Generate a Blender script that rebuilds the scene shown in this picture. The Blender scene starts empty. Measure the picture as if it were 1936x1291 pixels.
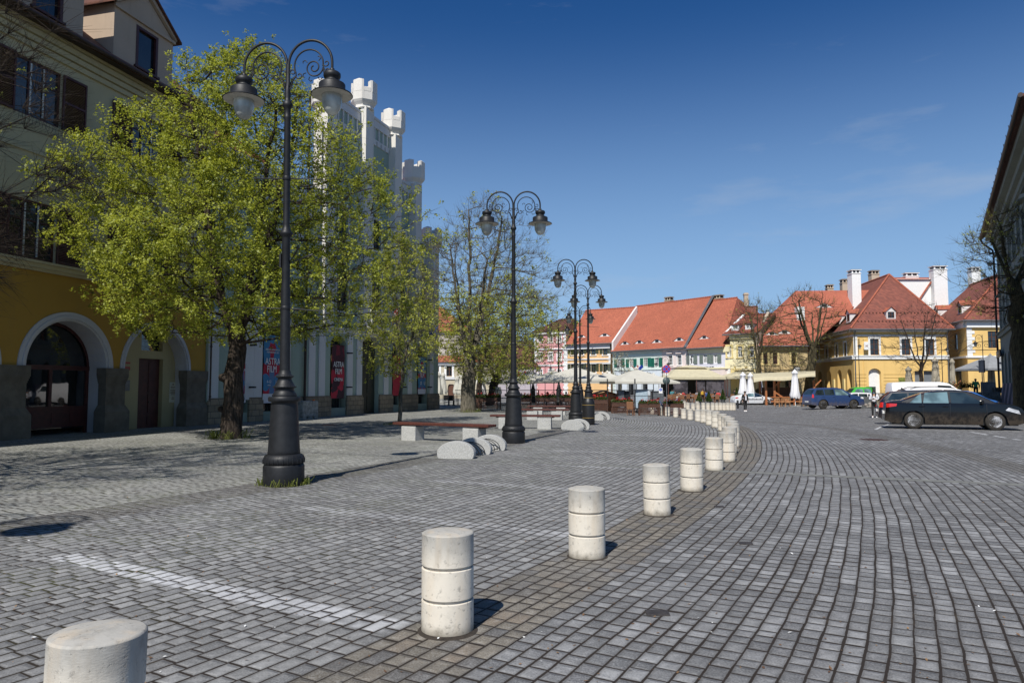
import bpy, bmesh, math, random
import numpy as np
from mathutils import Vector, Matrix
R = math.radians
sc = bpy.context.scene
# ---------------------------------------------------------------- camera, sky, sun, exposure
EYE = 1.65; FPX = 1340.0; PITCH = math.atan(86.0/FPX)
cam_d = bpy.data.cameras.new('camera'); cam = bpy.data.objects.new('camera', cam_d)
sc.collection.objects.link(cam); sc.camera = cam
cam.location = (0, 0, EYE); cam.rotation_euler = (math.pi/2 + PITCH, 0, 0)
cam_d.sensor_width = 36.0; cam_d.lens = 36.0*FPX/1936.0
cam_d.clip_start = 0.05; cam_d.clip_end = 6000
SUN_AZ = R(21); SUN_EL = R(49)      # light travels towards +Y, 21 degrees to the right
world = bpy.data.worlds.new("World"); sc.world = world; world.use_nodes = True
wn, wl = world.node_tree.nodes, world.node_tree.links
wn.clear()
wo = wn.new('ShaderNodeOutputWorld'); bg = wn.new('ShaderNodeBackground'); sky = wn.new('ShaderNodeTexSky')
sky.sky_type = 'NISHITA'; sky.sun_disc = False; sky.sun_elevation = SUN_EL
sky.sun_rotation = math.pi + SUN_AZ
sky.altitude = 430; sky.air_density = 1.0; sky.dust_density = 0.5; sky.ozone_density = 2.4
bg.inputs['Strength'].default_value = 0.05
# thin wisps of cloud high up and a faint band low down
tc = wn.new('ShaderNodeTexCoord'); mp = wn.new('ShaderNodeMapping'); mp.inputs['Scale'].default_value = (1.0, 1.0, 4.5)
nz = wn.new('ShaderNodeTexNoise'); nz.inputs['Scale'].default_value = 2.6; nz.inputs['Detail'].default_value = 7; nz.inputs['Roughness'].default_value = .6
rp = wn.new('ShaderNodeValToRGB'); rp.color_ramp.elements[0].position = .55; rp.color_ramp.elements[1].position = .86
rp.color_ramp.elements[1].color = (.42, .42, .42, 1)
mxw = wn.new('ShaderNodeMix'); mxw.data_type = 'RGBA'; mxw.inputs[7].default_value = (9.0, 9.6, 10.5, 1)
hs = wn.new('ShaderNodeMix'); hs.data_type = 'RGBA'; hs.blend_type = 'MULTIPLY'; hs.inputs[0].default_value = 1.0; hs.inputs[7].default_value = (.31, .84, 1.44, 1)
# the pale band of air low over the horizon
sxyz = wn.new('ShaderNodeSeparateXYZ'); hr = wn.new('ShaderNodeMapRange'); hr.interpolation_type = 'SMOOTHSTEP'
hr.inputs[1].default_value, hr.inputs[2].default_value, hr.inputs[3].default_value, hr.inputs[4].default_value = -.04, .50, .95, 0.0
hz = wn.new('ShaderNodeMix'); hz.data_type = 'RGBA'; hz.inputs[7].default_value = (6.3, 9.7, 13.9, 1)
wl.new(tc.outputs['Generated'], mp.inputs['Vector']); wl.new(mp.outputs[0], nz.inputs['Vector']); wl.new(nz.outputs['Fac'], rp.inputs[0])
wl.new(sky.outputs[0], hs.inputs[6]); wl.new(tc.outputs['Generated'], sxyz.inputs[0]); wl.new(sxyz.outputs[2], hr.inputs[0]); wl.new(hr.outputs[0], hz.inputs[0]); wl.new(hs.outputs[2], hz.inputs[6]); wl.new(hz.outputs[2], mxw.inputs[6]); wl.new(rp.outputs[0], mxw.inputs[0])
wl.new(mxw.outputs[2], bg.inputs['Color']); wl.new(bg.outputs[0], wo.inputs[0])
sd = bpy.data.lights.new('sun', 'SUN'); sun = bpy.data.objects.new('sun', sd); sc.collection.objects.link(sun)
sd.energy = 4.8; sd.angle = R(0.55); sd.color = (1.0, .955, .88)
sun.rotation_euler = Vector((math.sin(SUN_AZ)*math.cos(SUN_EL), math.cos(SUN_AZ)*math.cos(SUN_EL), -math.sin(SUN_EL))).to_track_quat('-Z', 'Y').to_euler()
sun.location = (-10, -20, 40)
sc.view_settings.view_transform = 'Standard'; sc.view_settings.look = 'None'
sc.view_settings.exposure = 0.2; sc.view_settings.gamma = 1.0
sc.cycles.max_bounces = 6; sc.cycles.transparent_max_bounces = 8
sc.cycles.diffuse_bounces = 3
rnd = random.Random(7)

# ---------------------------------------------------------------- helpers
def ss(a, b, x):
    t = max(0.0, min(1.0, (x-a)/(b-a))); return t*t*(3-2*t)
def terrain(x, y):
    z = -0.42*ss(26, 50, y)*ss(4.5, 9.5, x)*(1-.85*ss(20, 25, x)*(1-ss(56, 68, y)))
    z += 0.86*ss(78, 96, y)*ss(2, 18, x)
    z += 0.5*ss(32, 43, x)*ss(70, 84, y)
    return z
CP, SP = math.cos(PITCH), math.sin(PITCH)
def ray(px, py):
    dx = (px-968.0)/FPX; dy = (645.5-py)/FPX
    return Vector((dx, CP - SP*dy, SP + CP*dy))
def atY(px, py, Y):                      # the point seen at a pixel, Y metres ahead
    d = ray(px, py); return Vector((0, 0, EYE)) + d*(Y/d.y)
def gnd(px, py):                         # the ground point seen at a pixel
    d = ray(px, py); Y = 2.0
    for i in range(6000):
        p = Vector((0, 0, EYE)) + d*(Y/d.y)
        if p.z <= terrain(p.x, p.y): return p
        Y += 0.03 if Y < 60 else 0.1
    return p
def GX(px, Y):                           # ground point on the image column px at distance Y
    x = (px-968.0)/FPX*Y; return Vector((x, Y, terrain(x, Y)))

C = sc.collection
def link(o, parent=None):
    C.objects.link(o)
    if parent is not None: o.parent = parent
    return o
def tag(o, label=None, cat=None, group=None, kind=None):
    if label: o['label'] = label
    if cat: o['category'] = cat
    if group: o['group'] = group
    if kind: o['kind'] = kind
    return o
def thing(name, label, cat, loc=(0, 0, 0), rz=0.0, group=None):
    o = bpy.data.objects.new(name, None); link(o); o.empty_display_size = .2
    o.location = loc; o.rotation_euler = (0, 0, rz)
    return tag(o, label, cat, group)
def dup(root, loc=None, rz=None, label=None, group=None):
    def cp(o, parent):
        c = o.copy(); C.objects.link(c); c.parent = parent
        for ch in kids[o.name]: cp(ch, c)
        return c
    kids = {}
    def walk(o):
        kids[o.name] = list(o.children)
        for ch in kids[o.name]: walk(ch)
    walk(root)
    r = cp(root, root.parent)
    if loc is not None: r.location = loc
    if rz is not None: r.rotation_euler = (0, 0, rz)
    if label: r['label'] = label
    if group: r['group'] = group
    return r

class MB:
    def __init__(s): s.v = []; s.f = []; s.m = []; s.sm = []; s.M = Matrix()
    def add(s, vs, fs, mi=0, smooth=False):
        n = len(s.v); M = s.M
        for v in vs: s.v.append(tuple(M @ Vector(v)))
        for f in fs: s.f.append(tuple(i+n for i in f)); s.m.append(mi); s.sm.append(smooth)
        return s
    def box(s, x0, x1, y0, y1, z0, z1, mi=0):
        vs = [(x, y, z) for z in (z0, z1) for y in (y0, y1) for x in (x0, x1)]
        return s.add(vs, [(0, 2, 3, 1), (4, 5, 7, 6), (0, 1, 5, 4), (2, 6, 7, 3), (0, 4, 6, 2), (1, 3, 7, 5)], mi)
    def bbox(s, x0, x1, y0, y1, z0, z1, b=.01, mi=0):      # box with chamfered edges
        xs = [x0, x0+b, x1-b, x1]; vs = []; 
        for z, i in ((z0, b), (z0+b, 0), (z1-b, 0), (z1, b)):
            a0, a1, c0, c1 = x0+i, x1-i, y0+i, y1-i; k = b if i == 0 else b*.4
            vs += [(a0+k, c0, z), (a1-k, c0, z), (a1, c0+k, z), (a1, c1-k, z), (a1-k, c1, z), (a0+k, c1, z), (a0, c1-k, z), (a0, c0+k, z)]
        fs = [tuple(range(7, -1, -1)), tuple(range(24, 32))]
        for r in range(3):
            for k in range(8): fs.append((r*8+k, r*8+(k+1) % 8, r*8+8+(k+1) % 8, r*8+8+k))
        return s.add(vs, fs, mi)
    def lathe(s, prof, c=(0, 0, 0), n=20, mi=0, smooth=True, sx=1, sy=1, ph=0, cap=True):
        vs = []; fs = []
        for r, z in prof:
            for k in range(n):
                a = 2*math.pi*k/n+ph; vs.append((c[0]+r*sx*math.cos(a), c[1]+r*sy*math.sin(a), c[2]+z))
        for i in range(len(prof)-1):
            for k in range(n):
                k2 = (k+1) % n; fs.append((i*n+k, i*n+k2, (i+1)*n+k2, (i+1)*n+k))
        if cap and prof[0][0] > 1e-4: s.add(vs[:n], [tuple(range(n-1, -1, -1))], mi)
        if cap and prof[-1][0] > 1e-4: s.add(vs[-n:], [tuple(range(n))], mi)
        return s.add(vs, fs, mi, smooth)
    def tube(s, pts, rad, n=8, mi=0, smooth=True, cap=True):
        pts = [Vector(p) for p in pts]; L = len(pts)
        if not hasattr(rad, '__len__'): rad = [rad]*L
        t0 = (pts[1]-pts[0]).normalized(); up = Vector((0, 0, 1)) if abs(t0.z) < .9 else Vector((1, 0, 0))
        u = t0.cross(up).normalized(); vs = []; fs = []
        for i, p in enumerate(pts):
            t = (pts[min(i+1, L-1)]-pts[max(i-1, 0)])
            if t.length < 1e-9: t = t0
            t.normalize(); u = (u - t*u.dot(t)).normalized(); w = t.cross(u)
            for k in range(n):
                a = 2*math.pi*k/n; vs.append(p + u*(math.cos(a)*rad[i]) + w*(math.sin(a)*rad[i]))
        for i in range(L-1):
            for k in range(n):
                k2 = (k+1) % n; fs.append((i*n+k, i*n+k2, (i+1)*n+k2, (i+1)*n+k))
        if cap: s.add(vs[:n], [tuple(range(n-1, -1, -1))], mi); s.add(vs[-n:], [tuple(range(n))], mi)
        return s.add(vs, fs, mi, smooth)
    def prism(s, poly, y0, y1, mi=0):       # polygon in (x, z), extruded along y
        n = len(poly); vs = [(x, y0, z) for x, z in poly]+[(x, y1, z) for x, z in poly]
        fs = [tuple(range(n)), tuple(range(2*n-1, n-1, -1))]
        for k in range(n): fs.append((k, n+k, n+(k+1) % n, (k+1) % n))
        return s.add(vs, fs, mi)
    def quad(s, a, b, c, d, mi=0): return s.add([a, b, c, d], [(0, 1, 2, 3)], mi)
    def slab(s, pts, off, mi=0):            # polygon (3-D) thickened by the vector off
        n = len(pts); o = Vector(off); vs = [Vector(p) for p in pts]+[Vector(p)+o for p in pts]
        fs = [tuple(range(n)), tuple(range(2*n-1, n-1, -1))]
        for k in range(n): fs.append((k, n+k, n+(k+1) % n, (k+1) % n))
        return s.add(vs, fs, mi)
    def mesh(s, name, mats):
        me = bpy.data.meshes.new(name); me.from_pydata(s.v, [], s.f)
        for m in (mats if isinstance(mats, (list, tuple)) else [mats]): me.materials.append(m)
        me.polygons.foreach_set('material_index', s.m); me.polygons.foreach_set('use_smooth', s.sm)
        bm = bmesh.new(); bm.from_mesh(me); bmesh.ops.recalc_face_normals(bm, faces=bm.faces); bm.to_mesh(me); bm.free()
        me.update(); return me
    def build(s, name, mats, parent=None, loc=None, rot=None):
        o = bpy.data.objects.new(name, s.mesh(name, mats)); link(o, parent)
        if loc is not None: o.location = loc
        if rot is not None: o.rotation_euler = rot
        return o
def share(me, name, parent, loc=(0, 0, 0), rot=(0, 0, 0), scale=None):
    o = bpy.data.objects.new(name, me); link(o, parent); o.location = loc; o.rotation_euler = rot
    if scale: o.scale = scale
    return o
def rawmesh(name, verts, quads, mat):
    me = bpy.data.meshes.new(name); nv, nf = len(verts), len(quads); k = quads.shape[1]
    me.vertices.add(nv); me.loops.add(nf*k); me.polygons.add(nf)
    me.vertices.foreach_set('co', verts.astype(np.float32).ravel())
    me.loops.foreach_set('vertex_index', quads.astype(np.int32).ravel())
    me.polygons.foreach_set('loop_start', np.arange(0, nf*k, k, dtype=np.int32))
    me.polygons.foreach_set('loop_total', np.full(nf, k, dtype=np.int32))
    me.materials.append(mat); me.update(calc_edges=True); me.validate(); return me

# ---------------------------------------------------------------- materials
class NT:
    def __init__(s, name):
        s.m = bpy.data.materials.new(name); s.m.use_nodes = True; s.n = s.m.node_tree.nodes; s.l = s.m.node_tree.links
        s.n.clear(); s.out = s.n.new('ShaderNodeOutputMaterial'); s.b = s.n.new('ShaderNodeBsdfPrincipled'); s.l.new(s.b.outputs[0], s.out.inputs[0])
    def node(s, t, **kw):
        n = s.n.new(t)
        for k, v in kw.items(): setattr(n, k, v)
        return n
    def put(s, sock, v):
        if hasattr(v, 'is_linked') or hasattr(v, 'links'): s.l.new(v, sock)
        else: sock.default_value = v
    def math(s, op, a, b=0.0, c=0.0):
        n = s.node('ShaderNodeMath', operation=op)
        s.put(n.inputs[0], a); s.put(n.inputs[1], b)
        if op in ('MULTIPLY_ADD', 'SMOOTH_MIN', 'WRAP', 'COMPARE'): s.put(n.inputs[2], c)
        return n.outputs[0]
    def mix(s, f, a, b, t='RGBA', blend='MIX'):
        n = s.node('ShaderNodeMix', data_type=t)
        if t == 'RGBA':
            n.blend_type = blend; s.put(n.inputs[0], f); s.put(n.inputs[6], col(a)); s.put(n.inputs[7], col(b)); return n.outputs[2]
        s.put(n.inputs[0], f); s.put(n.inputs[2], a); s.put(n.inputs[3], b); return n.outputs[0]
    def ramp(s, f, e):
        n = s.node('ShaderNodeMapRange', clamp=True); s.put(n.inputs[0], f)
        n.inputs[1].default_value, n.inputs[2].default_value, n.inputs[3].default_value, n.inputs[4].default_value = e
        n.interpolation_type = 'SMOOTHSTEP'; return n.outputs[0]
    def noise(s, scale, detail=4, rough=.55, vec=None, dist=0.0):
        n = s.node('ShaderNodeTexNoise'); n.inputs['Scale'].default_value = scale; n.inputs['Detail'].default_value = detail
        n.inputs['Roughness'].default_value = rough; n.inputs['Distortion'].default_value = dist
        if vec is not None: s.l.new(vec, n.inputs['Vector'])
        return n.outputs['Fac']
    def obj(s): 
        return s.node('ShaderNodeTexCoord').outputs['Object']
    def scaled(s, v, sc_):
        n = s.node('ShaderNodeMapping'); n.inputs['Scale'].default_value = sc_; s.l.new(v, n.inputs[0]); return n.outputs[0]
    def bump(s, h, st=.3, d=.01):
        n = s.node('ShaderNodeBump'); n.inputs['Strength'].default_value = st; n.inputs['Distance'].default_value = d
        s.l.new(h, n.inputs['Height']); s.l.new(n.outputs[0], s.b.inputs['Normal'])
    def set(s, **kw):
        for k, v in kw.items(): s.put(s.b.inputs[k.replace('_', ' ')], col(v) if k == 'Base_Color' else v)
        return s
def col(c):
    if isinstance(c, (tuple, list)) and len(c) == 3: return (c[0], c[1], c[2], 1.0)
    return c
def plain(name, c, rough=.6, metal=0.0, var=.15, scale=6.0, bump=0.0, spec=.5, coat=0.0):
    t = NT(name); o = t.obj(); n = t.noise(scale, 5, .6, o)
    f = t.ramp(n, (.3, .7, 0, 1)); d = tuple(x*(1-var) for x in c); u = tuple(min(1, x*(1+var*.6)) for x in c)
    t.set(Base_Color=t.mix(f, d, u), Roughness=rough, Metallic=metal)
    t.b.inputs['Specular IOR Level'].default_value = spec; t.b.inputs['Coat Weight'].default_value = coat
    if bump: t.bump(t.noise(scale*6, 4, .6, o), bump, .01)
    return t.m
def plaster(name, c, dirt=.25, stain=(.25, .22, .18)):
    t = NT(name); o = t.obj()
    big = t.ramp(t.noise(.55, 6, .6, o), (.35, .75, 0, 1)); st = t.ramp(t.noise(1.0, 6, .65, t.scaled(o, (2.2, 2.2, .18))), (.5, .8, 0, 1))
    fine = t.noise(14, 4, .6, o)
    a = t.mix(t.math('MULTIPLY', big, .5), c, tuple(x*.8 for x in c)); mu = tuple(c[i]*(1-dirt)+stain[i]*dirt for i in range(3))
    b = t.mix(t.math('MULTIPLY', st, .55), a, tuple(x*.75 for x in mu))
    sep = t.node('ShaderNodeSeparateXYZ'); t.l.new(o, sep.inputs[0])
    low = t.ramp(t.math('ADD', sep.outputs[2], t.math('MULTIPLY', big, .8)), (.2, 1.7, .55, 0))
    b = t.mix(low, b, tuple(x*.5 for x in mu)); b = t.mix(t.math('MULTIPLY', fine, .12), b, (.05, .05, .05))
    t.set(Base_Color=b, Roughness=.9); t.b.inputs['Specular IOR Level'].default_value = .2
    t.bump(fine, .25, .01); return t.m
def tiles(name, c1, c2, row=.15, wid=.17, dark=(.10, .04, .03), moss=.35):
    t = NT(name); o = t.obj(); sep = t.node('ShaderNodeSeparateXYZ'); t.l.new(o, sep.inputs[0])
    v = t.math('DIVIDE', sep.outputs[2], row*.75); wob = t.math('MULTIPLY', t.noise(1.2, 3, .5, o), .5)
    v = t.math('ADD', v, wob)
    u = t.math('DIVIDE', t.math('ADD', sep.outputs[0], t.math('MULTIPLY', sep.outputs[1], .93)), wid)
    rowi = t.math('FLOOR', v); u = t.math('ADD', u, t.math('MULTIPLY', rowi, .5))
    fu = t.math('FRACT', u); fv = t.math('FRACT', v)
    cv = t.node('ShaderNodeCombineXYZ'); t.l.new(t.math('FLOOR', u), cv.inputs[0]); t.l.new(rowi, cv.inputs[1])
    wn_ = t.node('ShaderNodeTexWhiteNoise', noise_dimensions='2D'); t.l.new(cv.outputs[0], wn_.inputs[0])
    base = t.mix(wn_.outputs['Value'], c1, c2); big = t.ramp(t.noise(.35, 6, .62, o), (.35, .72, 0, 1))
    base = t.mix(t.math('MULTIPLY', big, moss), base, tuple(x*.55 for x in c1))
    st = t.ramp(t.noise(.8, 5, .65, t.scaled(o, (1.5, 1.5, .25))), (.52, .8, 0, 1)); base = t.mix(t.math('MULTIPLY', st, .35), base, (.09, .06, .045))
    gap = t.math('MAXIMUM', t.ramp(fv, (0, .2, 1, 0)), t.math('MULTIPLY', t.ramp(t.math('ABSOLUTE', t.math('SUBTRACT', fu, .5)), (.4, .5, 0, 1)), .6))
    t.set(Base_Color=t.mix(t.math('MULTIPLY', gap, .65), base, dark), Roughness=.85); t.b.inputs['Specular IOR Level'].default_value = .25
    t.bump(t.math('SUBTRACT', t.math('MULTIPLY', fv, -.6), gap), .5, .03); return t.m
def masonry(name, c1, c2, mort, bw=.4, bh=.2):
    t = NT(name); o = t.obj(); sep = t.node('ShaderNodeSeparateXYZ'); t.l.new(o, sep.inputs[0])
    cv = t.node('ShaderNodeCombineXYZ'); t.l.new(t.math('ADD', sep.outputs[0], sep.outputs[1]), cv.inputs[0]); t.l.new(sep.outputs[2], cv.inputs[1])
    b = t.node('ShaderNodeTexBrick'); t.l.new(cv.outputs[0], b.inputs['Vector']); b.inputs['Scale'].default_value = 1.0
    b.inputs['Brick Width'].default_value = bw; b.inputs['Row Height'].default_value = bh; b.inputs['Mortar Size'].default_value = bh*.07; b.inputs['Mortar Smooth'].default_value = .5
    b.inputs['Color1'].default_value = col(c1); b.inputs['Color2'].default_value = col(c2); b.inputs['Mortar'].default_value = col(mort)
    n = t.noise(3, 6, .65, o); t.set(Base_Color=t.mix(t.math('MULTIPLY', t.ramp(n, (.4, .75, 0, 1)), .5), b.outputs[0], tuple(x*.4 for x in c1)), Roughness=.9)
    t.bump(t.math('SUBTRACT', t.math('MULTIPLY', n, .4), b.outputs['Fac']), .6, .02); return t.m
def glassmat(name, c=(.012, .015, .018), rough=.04, spec=.9, curtain=0.0):
    t = NT(name); o = t.obj()
    f = t.ramp(t.noise(1.7, 3, .5, o), (.4, .6, 0, 1)); b = t.mix(f, c, tuple(x*2.2 for x in c))
    if curtain:
        st = t.ramp(t.noise(3.0, 2, .5, t.scaled(o, (2.5, 2.5, .3))), (.52, .56, 0, curtain)); b = t.mix(st, b, (.5, .5, .48))
    t.set(Base_Color=b, Roughness=rough); t.b.inputs['Specular IOR Level'].default_value = spec
    t.b.inputs['IOR'].default_value = 1.5; t.bump(t.noise(1.3, 2, .5, o), .05, .02); return t.m
def leafmat(name, c1, c2, trans=.45):
    t = NT(name); oi = t.node('ShaderNodeTexCoord').outputs['Object']; n = t.noise(9, 3, .7, oi); big = t.noise(.8, 3, .6, oi)
    f = t.ramp(t.math('ADD', t.math('MULTIPLY', n, .6), t.math('MULTIPLY', big, .4)), (.38, .62, 0, 1)); c = t.mix(f, c1, c2)
    t.set(Base_Color=c, Roughness=.5); t.b.inputs['Specular IOR Level'].default_value = .35
    tr = t.node('ShaderNodeBsdfTranslucent'); t.l.new(t.mix(.5, c, (c2[0]*1.4, c2[1]*1.35, c2[2]*.6)), tr.inputs[0])
    mx = t.node('ShaderNodeMixShader'); mx.inputs[0].default_value = trans
    t.l.new(t.b.outputs[0], mx.inputs[1]); t.l.new(tr.outputs[0], mx.inputs[2]); t.l.new(mx.outputs[0], t.out.inputs[0]); return t.m
def fabric(name, c, trans=.25, var=.12):
    t = NT(name); o = t.obj(); f = t.ramp(t.noise(2.0, 5, .6, o), (.35, .7, 0, 1)); k = t.mix(f, c, tuple(x*(1-var) for x in c))
    t.set(Base_Color=k, Roughness=.9); t.b.inputs['Specular IOR Level'].default_value = .2
    tr = t.node('ShaderNodeBsdfTranslucent'); t.l.new(k, tr.inputs[0]); mx = t.node('ShaderNodeMixShader'); mx.inputs[0].default_value = trans
    t.l.new(t.b.outputs[0], mx.inputs[1]); t.l.new(tr.outputs[0], mx.inputs[2]); t.l.new(mx.outputs[0], t.out.inputs[0])
    t.bump(t.noise(1.2, 3, .5, t.scaled(o, (1, 1, .4))), .35, .08); return t.m
def bark(name, c1, c2):
    t = NT(name); o = t.obj(); n = t.noise(5, 7, .7, t.scaled(o, (3.5, 3.5, .5)), dist=.6)
    f = t.ramp(n, (.35, .65, 0, 1)); t.set(Base_Color=t.mix(f, c1, c2), Roughness=.95); t.b.inputs['Specular IOR Level'].default_value = .15
    t.bump(n, 1.0, .05); return t.m
def stone(name, c, top=(.42, .41, .38)):
    t = NT(name); g = t.node('ShaderNodeObjectInfo'); o = t.obj()
    off = t.node('ShaderNodeVectorMath', operation='ADD'); t.l.new(o, off.inputs[0])
    sc_ = t.math('MULTIPLY', g.outputs['Random'], 37.0); cv = t.node('ShaderNodeCombineXYZ')
    for i in range(3): t.l.new(sc_, cv.inputs[i])
    t.l.new(cv.outputs[0], off.inputs[1]); p = off.outputs[0]
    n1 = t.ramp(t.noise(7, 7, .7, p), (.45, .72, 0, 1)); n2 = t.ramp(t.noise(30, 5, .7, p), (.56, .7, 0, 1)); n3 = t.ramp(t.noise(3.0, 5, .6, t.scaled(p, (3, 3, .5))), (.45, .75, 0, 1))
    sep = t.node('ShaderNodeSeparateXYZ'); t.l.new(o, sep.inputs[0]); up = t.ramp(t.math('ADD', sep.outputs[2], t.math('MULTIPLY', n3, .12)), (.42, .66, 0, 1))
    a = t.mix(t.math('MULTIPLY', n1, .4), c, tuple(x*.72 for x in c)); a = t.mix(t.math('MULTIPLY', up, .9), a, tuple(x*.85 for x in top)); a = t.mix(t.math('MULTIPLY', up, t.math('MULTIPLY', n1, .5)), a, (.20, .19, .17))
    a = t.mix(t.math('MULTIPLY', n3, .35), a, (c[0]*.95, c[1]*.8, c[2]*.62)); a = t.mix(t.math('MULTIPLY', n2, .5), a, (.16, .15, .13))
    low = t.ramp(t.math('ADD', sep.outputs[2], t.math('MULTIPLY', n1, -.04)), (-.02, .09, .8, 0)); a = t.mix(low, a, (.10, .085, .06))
    t.set(Base_Color=a, Roughness=.85); t.b.inputs['Specular IOR Level'].default_value = .25
    w = t.node('ShaderNodeTexNoise'); w.inputs['Scale'].default_value = 60; t.l.new(t.scaled(p, (1, 1, 2.4)), w.inputs['Vector'])
    t.bump(t.math('ADD', t.math('MULTIPLY', w.outputs['Fac'], .5), t.math('MULTIPLY', n2, -1.0)), .35, .006); return t.m
CX, CY = -79.0, 50.0        # the setts, the bollards and the lamps all follow arcs about this point
def cobbles():
    t = NT('granite_setts'); g = t.node('ShaderNodeNewGeometry').outputs['Position']; sep = t.node('ShaderNodeSeparateXYZ'); t.l.new(g, sep.inputs[0])
    x, y = sep.outputs[0], sep.outputs[1]
    w1 = t.math('MULTIPLY', t.math('SUBTRACT', t.noise(.3, 2, .5, g), .5), .10); w2 = t.math('MULTIPLY', t.math('SUBTRACT', t.noise(2.6, 2, .5, g), .5), .02)
    dx = t.math('SUBTRACT', x, CX); dy = t.math('SUBTRACT', y, CY)
    r0 = t.math('SQRT', t.math('ADD', t.math('MULTIPLY', dx, dx), t.math('MULTIPLY', dy, dy)))
    r = t.math('ADD', t.math('ADD', r0, w1), w2); s = t.math('MULTIPLY', t.math('ARCTAN2', dy, dx), 90.0)
    # zones by radius
    def between(a, b, e=.004): return t.math('MULTIPLY', t.ramp(r, (a-e, a+e, 0, 1)), t.ramp(r, (b-e, b+e, 1, 0)))
    W = .132; band_b = between(W*684, W*690); band_l = between(W*633, W*640)
    rr = t.math('SUBTRACT', t.math('ADD', r0, t.math('MULTIPLY', t.math('SUBTRACT', y, 14.0), .125)), 96.2)
    band_c = t.math('MULTIPLY', t.ramp(rr, (-.38, -.32, 0, 1)), t.ramp(rr, (.32, .38, 1, 0)))
    plaza = t.ramp(r, (W*633-.004, W*633+.004, 1, 0)); road = t.ramp(r, (W*690-.004, W*690+.004, 0, 1))
    v = t.math('DIVIDE', r, W); row = t.math('FLOOR', v); fv = t.math('FRACT', v)
    rn = t.node('ShaderNodeTexWhiteNoise', noise_dimensions='1D'); t.l.new(row, rn.inputs['W'])
    L = t.mix(road, .185, .155, 'FLOAT')
    L = t.math('MULTIPLY', L, t.math('ADD', .92, t.math('MULTIPLY', rn.outputs['Value'], .2)))
    jv = t.node('ShaderNodeCombineXYZ'); t.l.new(t.math('MULTIPLY', s, 3.2), jv.inputs[0]); t.l.new(t.math('MULTIPLY', row, 7.31), jv.inputs[1])
    s2 = t.math('ADD', s, t.math('MULTIPLY', t.math('SUBTRACT', t.noise(1.0, 1, .5, jv.outputs[0]), .5), .20))
    u = t.math('ADD', t.math('DIVIDE', s2, L), t.math('MULTIPLY', rn.outputs['Value'], 17.3)); ui = t.math('FLOOR', u); fu = t.math('FRACT', u)
    cv = t.node('ShaderNodeCombineXYZ'); t.l.new(ui, cv.inputs[0]); t.l.new(row, cv.inputs[1])
    wn_ = t.node('ShaderNodeTexWhiteNoise', noise_dimensions='2D'); t.l.new(cv.outputs[0], wn_.inputs[0]); rv = wn_.outputs['Value']
    ws = t.node('ShaderNodeSeparateColor'); t.l.new(wn_.outputs['Color'], ws.inputs[0])
    eu = t.math('MULTIPLY', t.math('SUBTRACT', .5, t.math('ABSOLUTE', t.math('SUBTRACT', fu, .5))), L)
    ev = t.math('MULTIPLY', t.math('SUBTRACT', .5, t.math('ABSOLUTE', t.math('SUBTRACT', fv, .5))), W)
    rag = t.math('MULTIPLY', t.noise(22, 4, .7, g), .011)
    d = t.math('SUBTRACT', t.math('MINIMUM', t.math('MULTIPLY', eu, .95), ev), t.math('ADD', rag, t.math('MULTIPLY', ws.outputs[2], .0035)))
    jw = t.math('MULTIPLY', t.ramp(t.noise(1.1, 4, .6, g), (.35, .65, 0, 1)), .0028)
    joint = t.ramp(t.math('SUBTRACT', d, jw), (-.0030, .0018, 1, 0)); dome = t.ramp(d, (0, .03, 0, 1))
    fine = t.noise(75, 4, .7, g); grit = t.noise(240, 2, .7, g); mid = t.noise(2.4, 6, .65, g); big = t.noise(.22, 5, .6, g)
    stone_c = t.mix(rv, (.10, .102, .105), (.27, .272, .275)); stone_c = t.mix(t.ramp(ws.outputs[0], (.8, .98, 0, .8)), stone_c, (.33, .335, .34))
    stone_c = t.mix(t.ramp(ws.outputs[1], (.9, .99, 0, .6)), stone_c, (.07, .07, .075))
    warm = t.mix(rv, (.27, .275, .245), (.43, .43, .385)); stone_c = t.mix(t.math('MULTIPLY', plaza, .85), stone_c, warm)
    lane = t.math('MULTIPLY', t.ramp(r0, (84.6, 84.7, 0, 1)), t.ramp(r0, (90.2, 90.3, 1, 0)))
    stone_c = t.mix(t.math('MULTIPLY', lane, .6), stone_c, t.mix(rv, (.20, .202, .20), (.34, .34, .33)))
    brown = t.mix(ws.outputs[2], (.105, .085, .052), (.205, .170, .115)); brown = t.mix(t.ramp(rv, (.90, .97, 0, .6)), brown, (.22, .145, .07)); brown = t.mix(t.ramp(rv, (.1, .2, .7, 0)), brown, (.08, .08, .085))
    stone_c = t.mix(t.math('MULTIPLY', band_b, .9), stone_c, brown)
    stone_c = t.mix(t.math('MULTIPLY', t.math('MAXIMUM', band_l, band_c), .8), stone_c, t.mix(rv, (.07, .064, .052), (.13, .12, .10)))
    # worn white paint of the parking bays (across the lane) and the old centre patches
    bay = t.math('DIVIDE', t.math('ADD', s, 48.675), 3.35); fb = t.math('ABSOLUTE', t.math('SUBTRACT', t.math('FRACT', bay), .5))
    pm = t.math('MULTIPLY', t.ramp(fb, (.035, .05, 1, 0)), t.math('MULTIPLY', t.ramp(r0, (85.95, 86.2, 0, 1)), t.ramp(r0, (90.15, 90.3, 1, 0))))
    pm = t.math('MULTIPLY', pm, t.ramp(s, (-46.2, -45.2, 1.0, .5)))
    pm = t.math('MULTIPLY', pm, t.ramp(t.math('ADD', mid, t.math('MULTIPLY', rv, .35)), (.38, .62, .2, 1.0)))
    stone_c = t.mix(t.math('MULTIPLY', pm, .9), stone_c, (.62, .63, .65))
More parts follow.
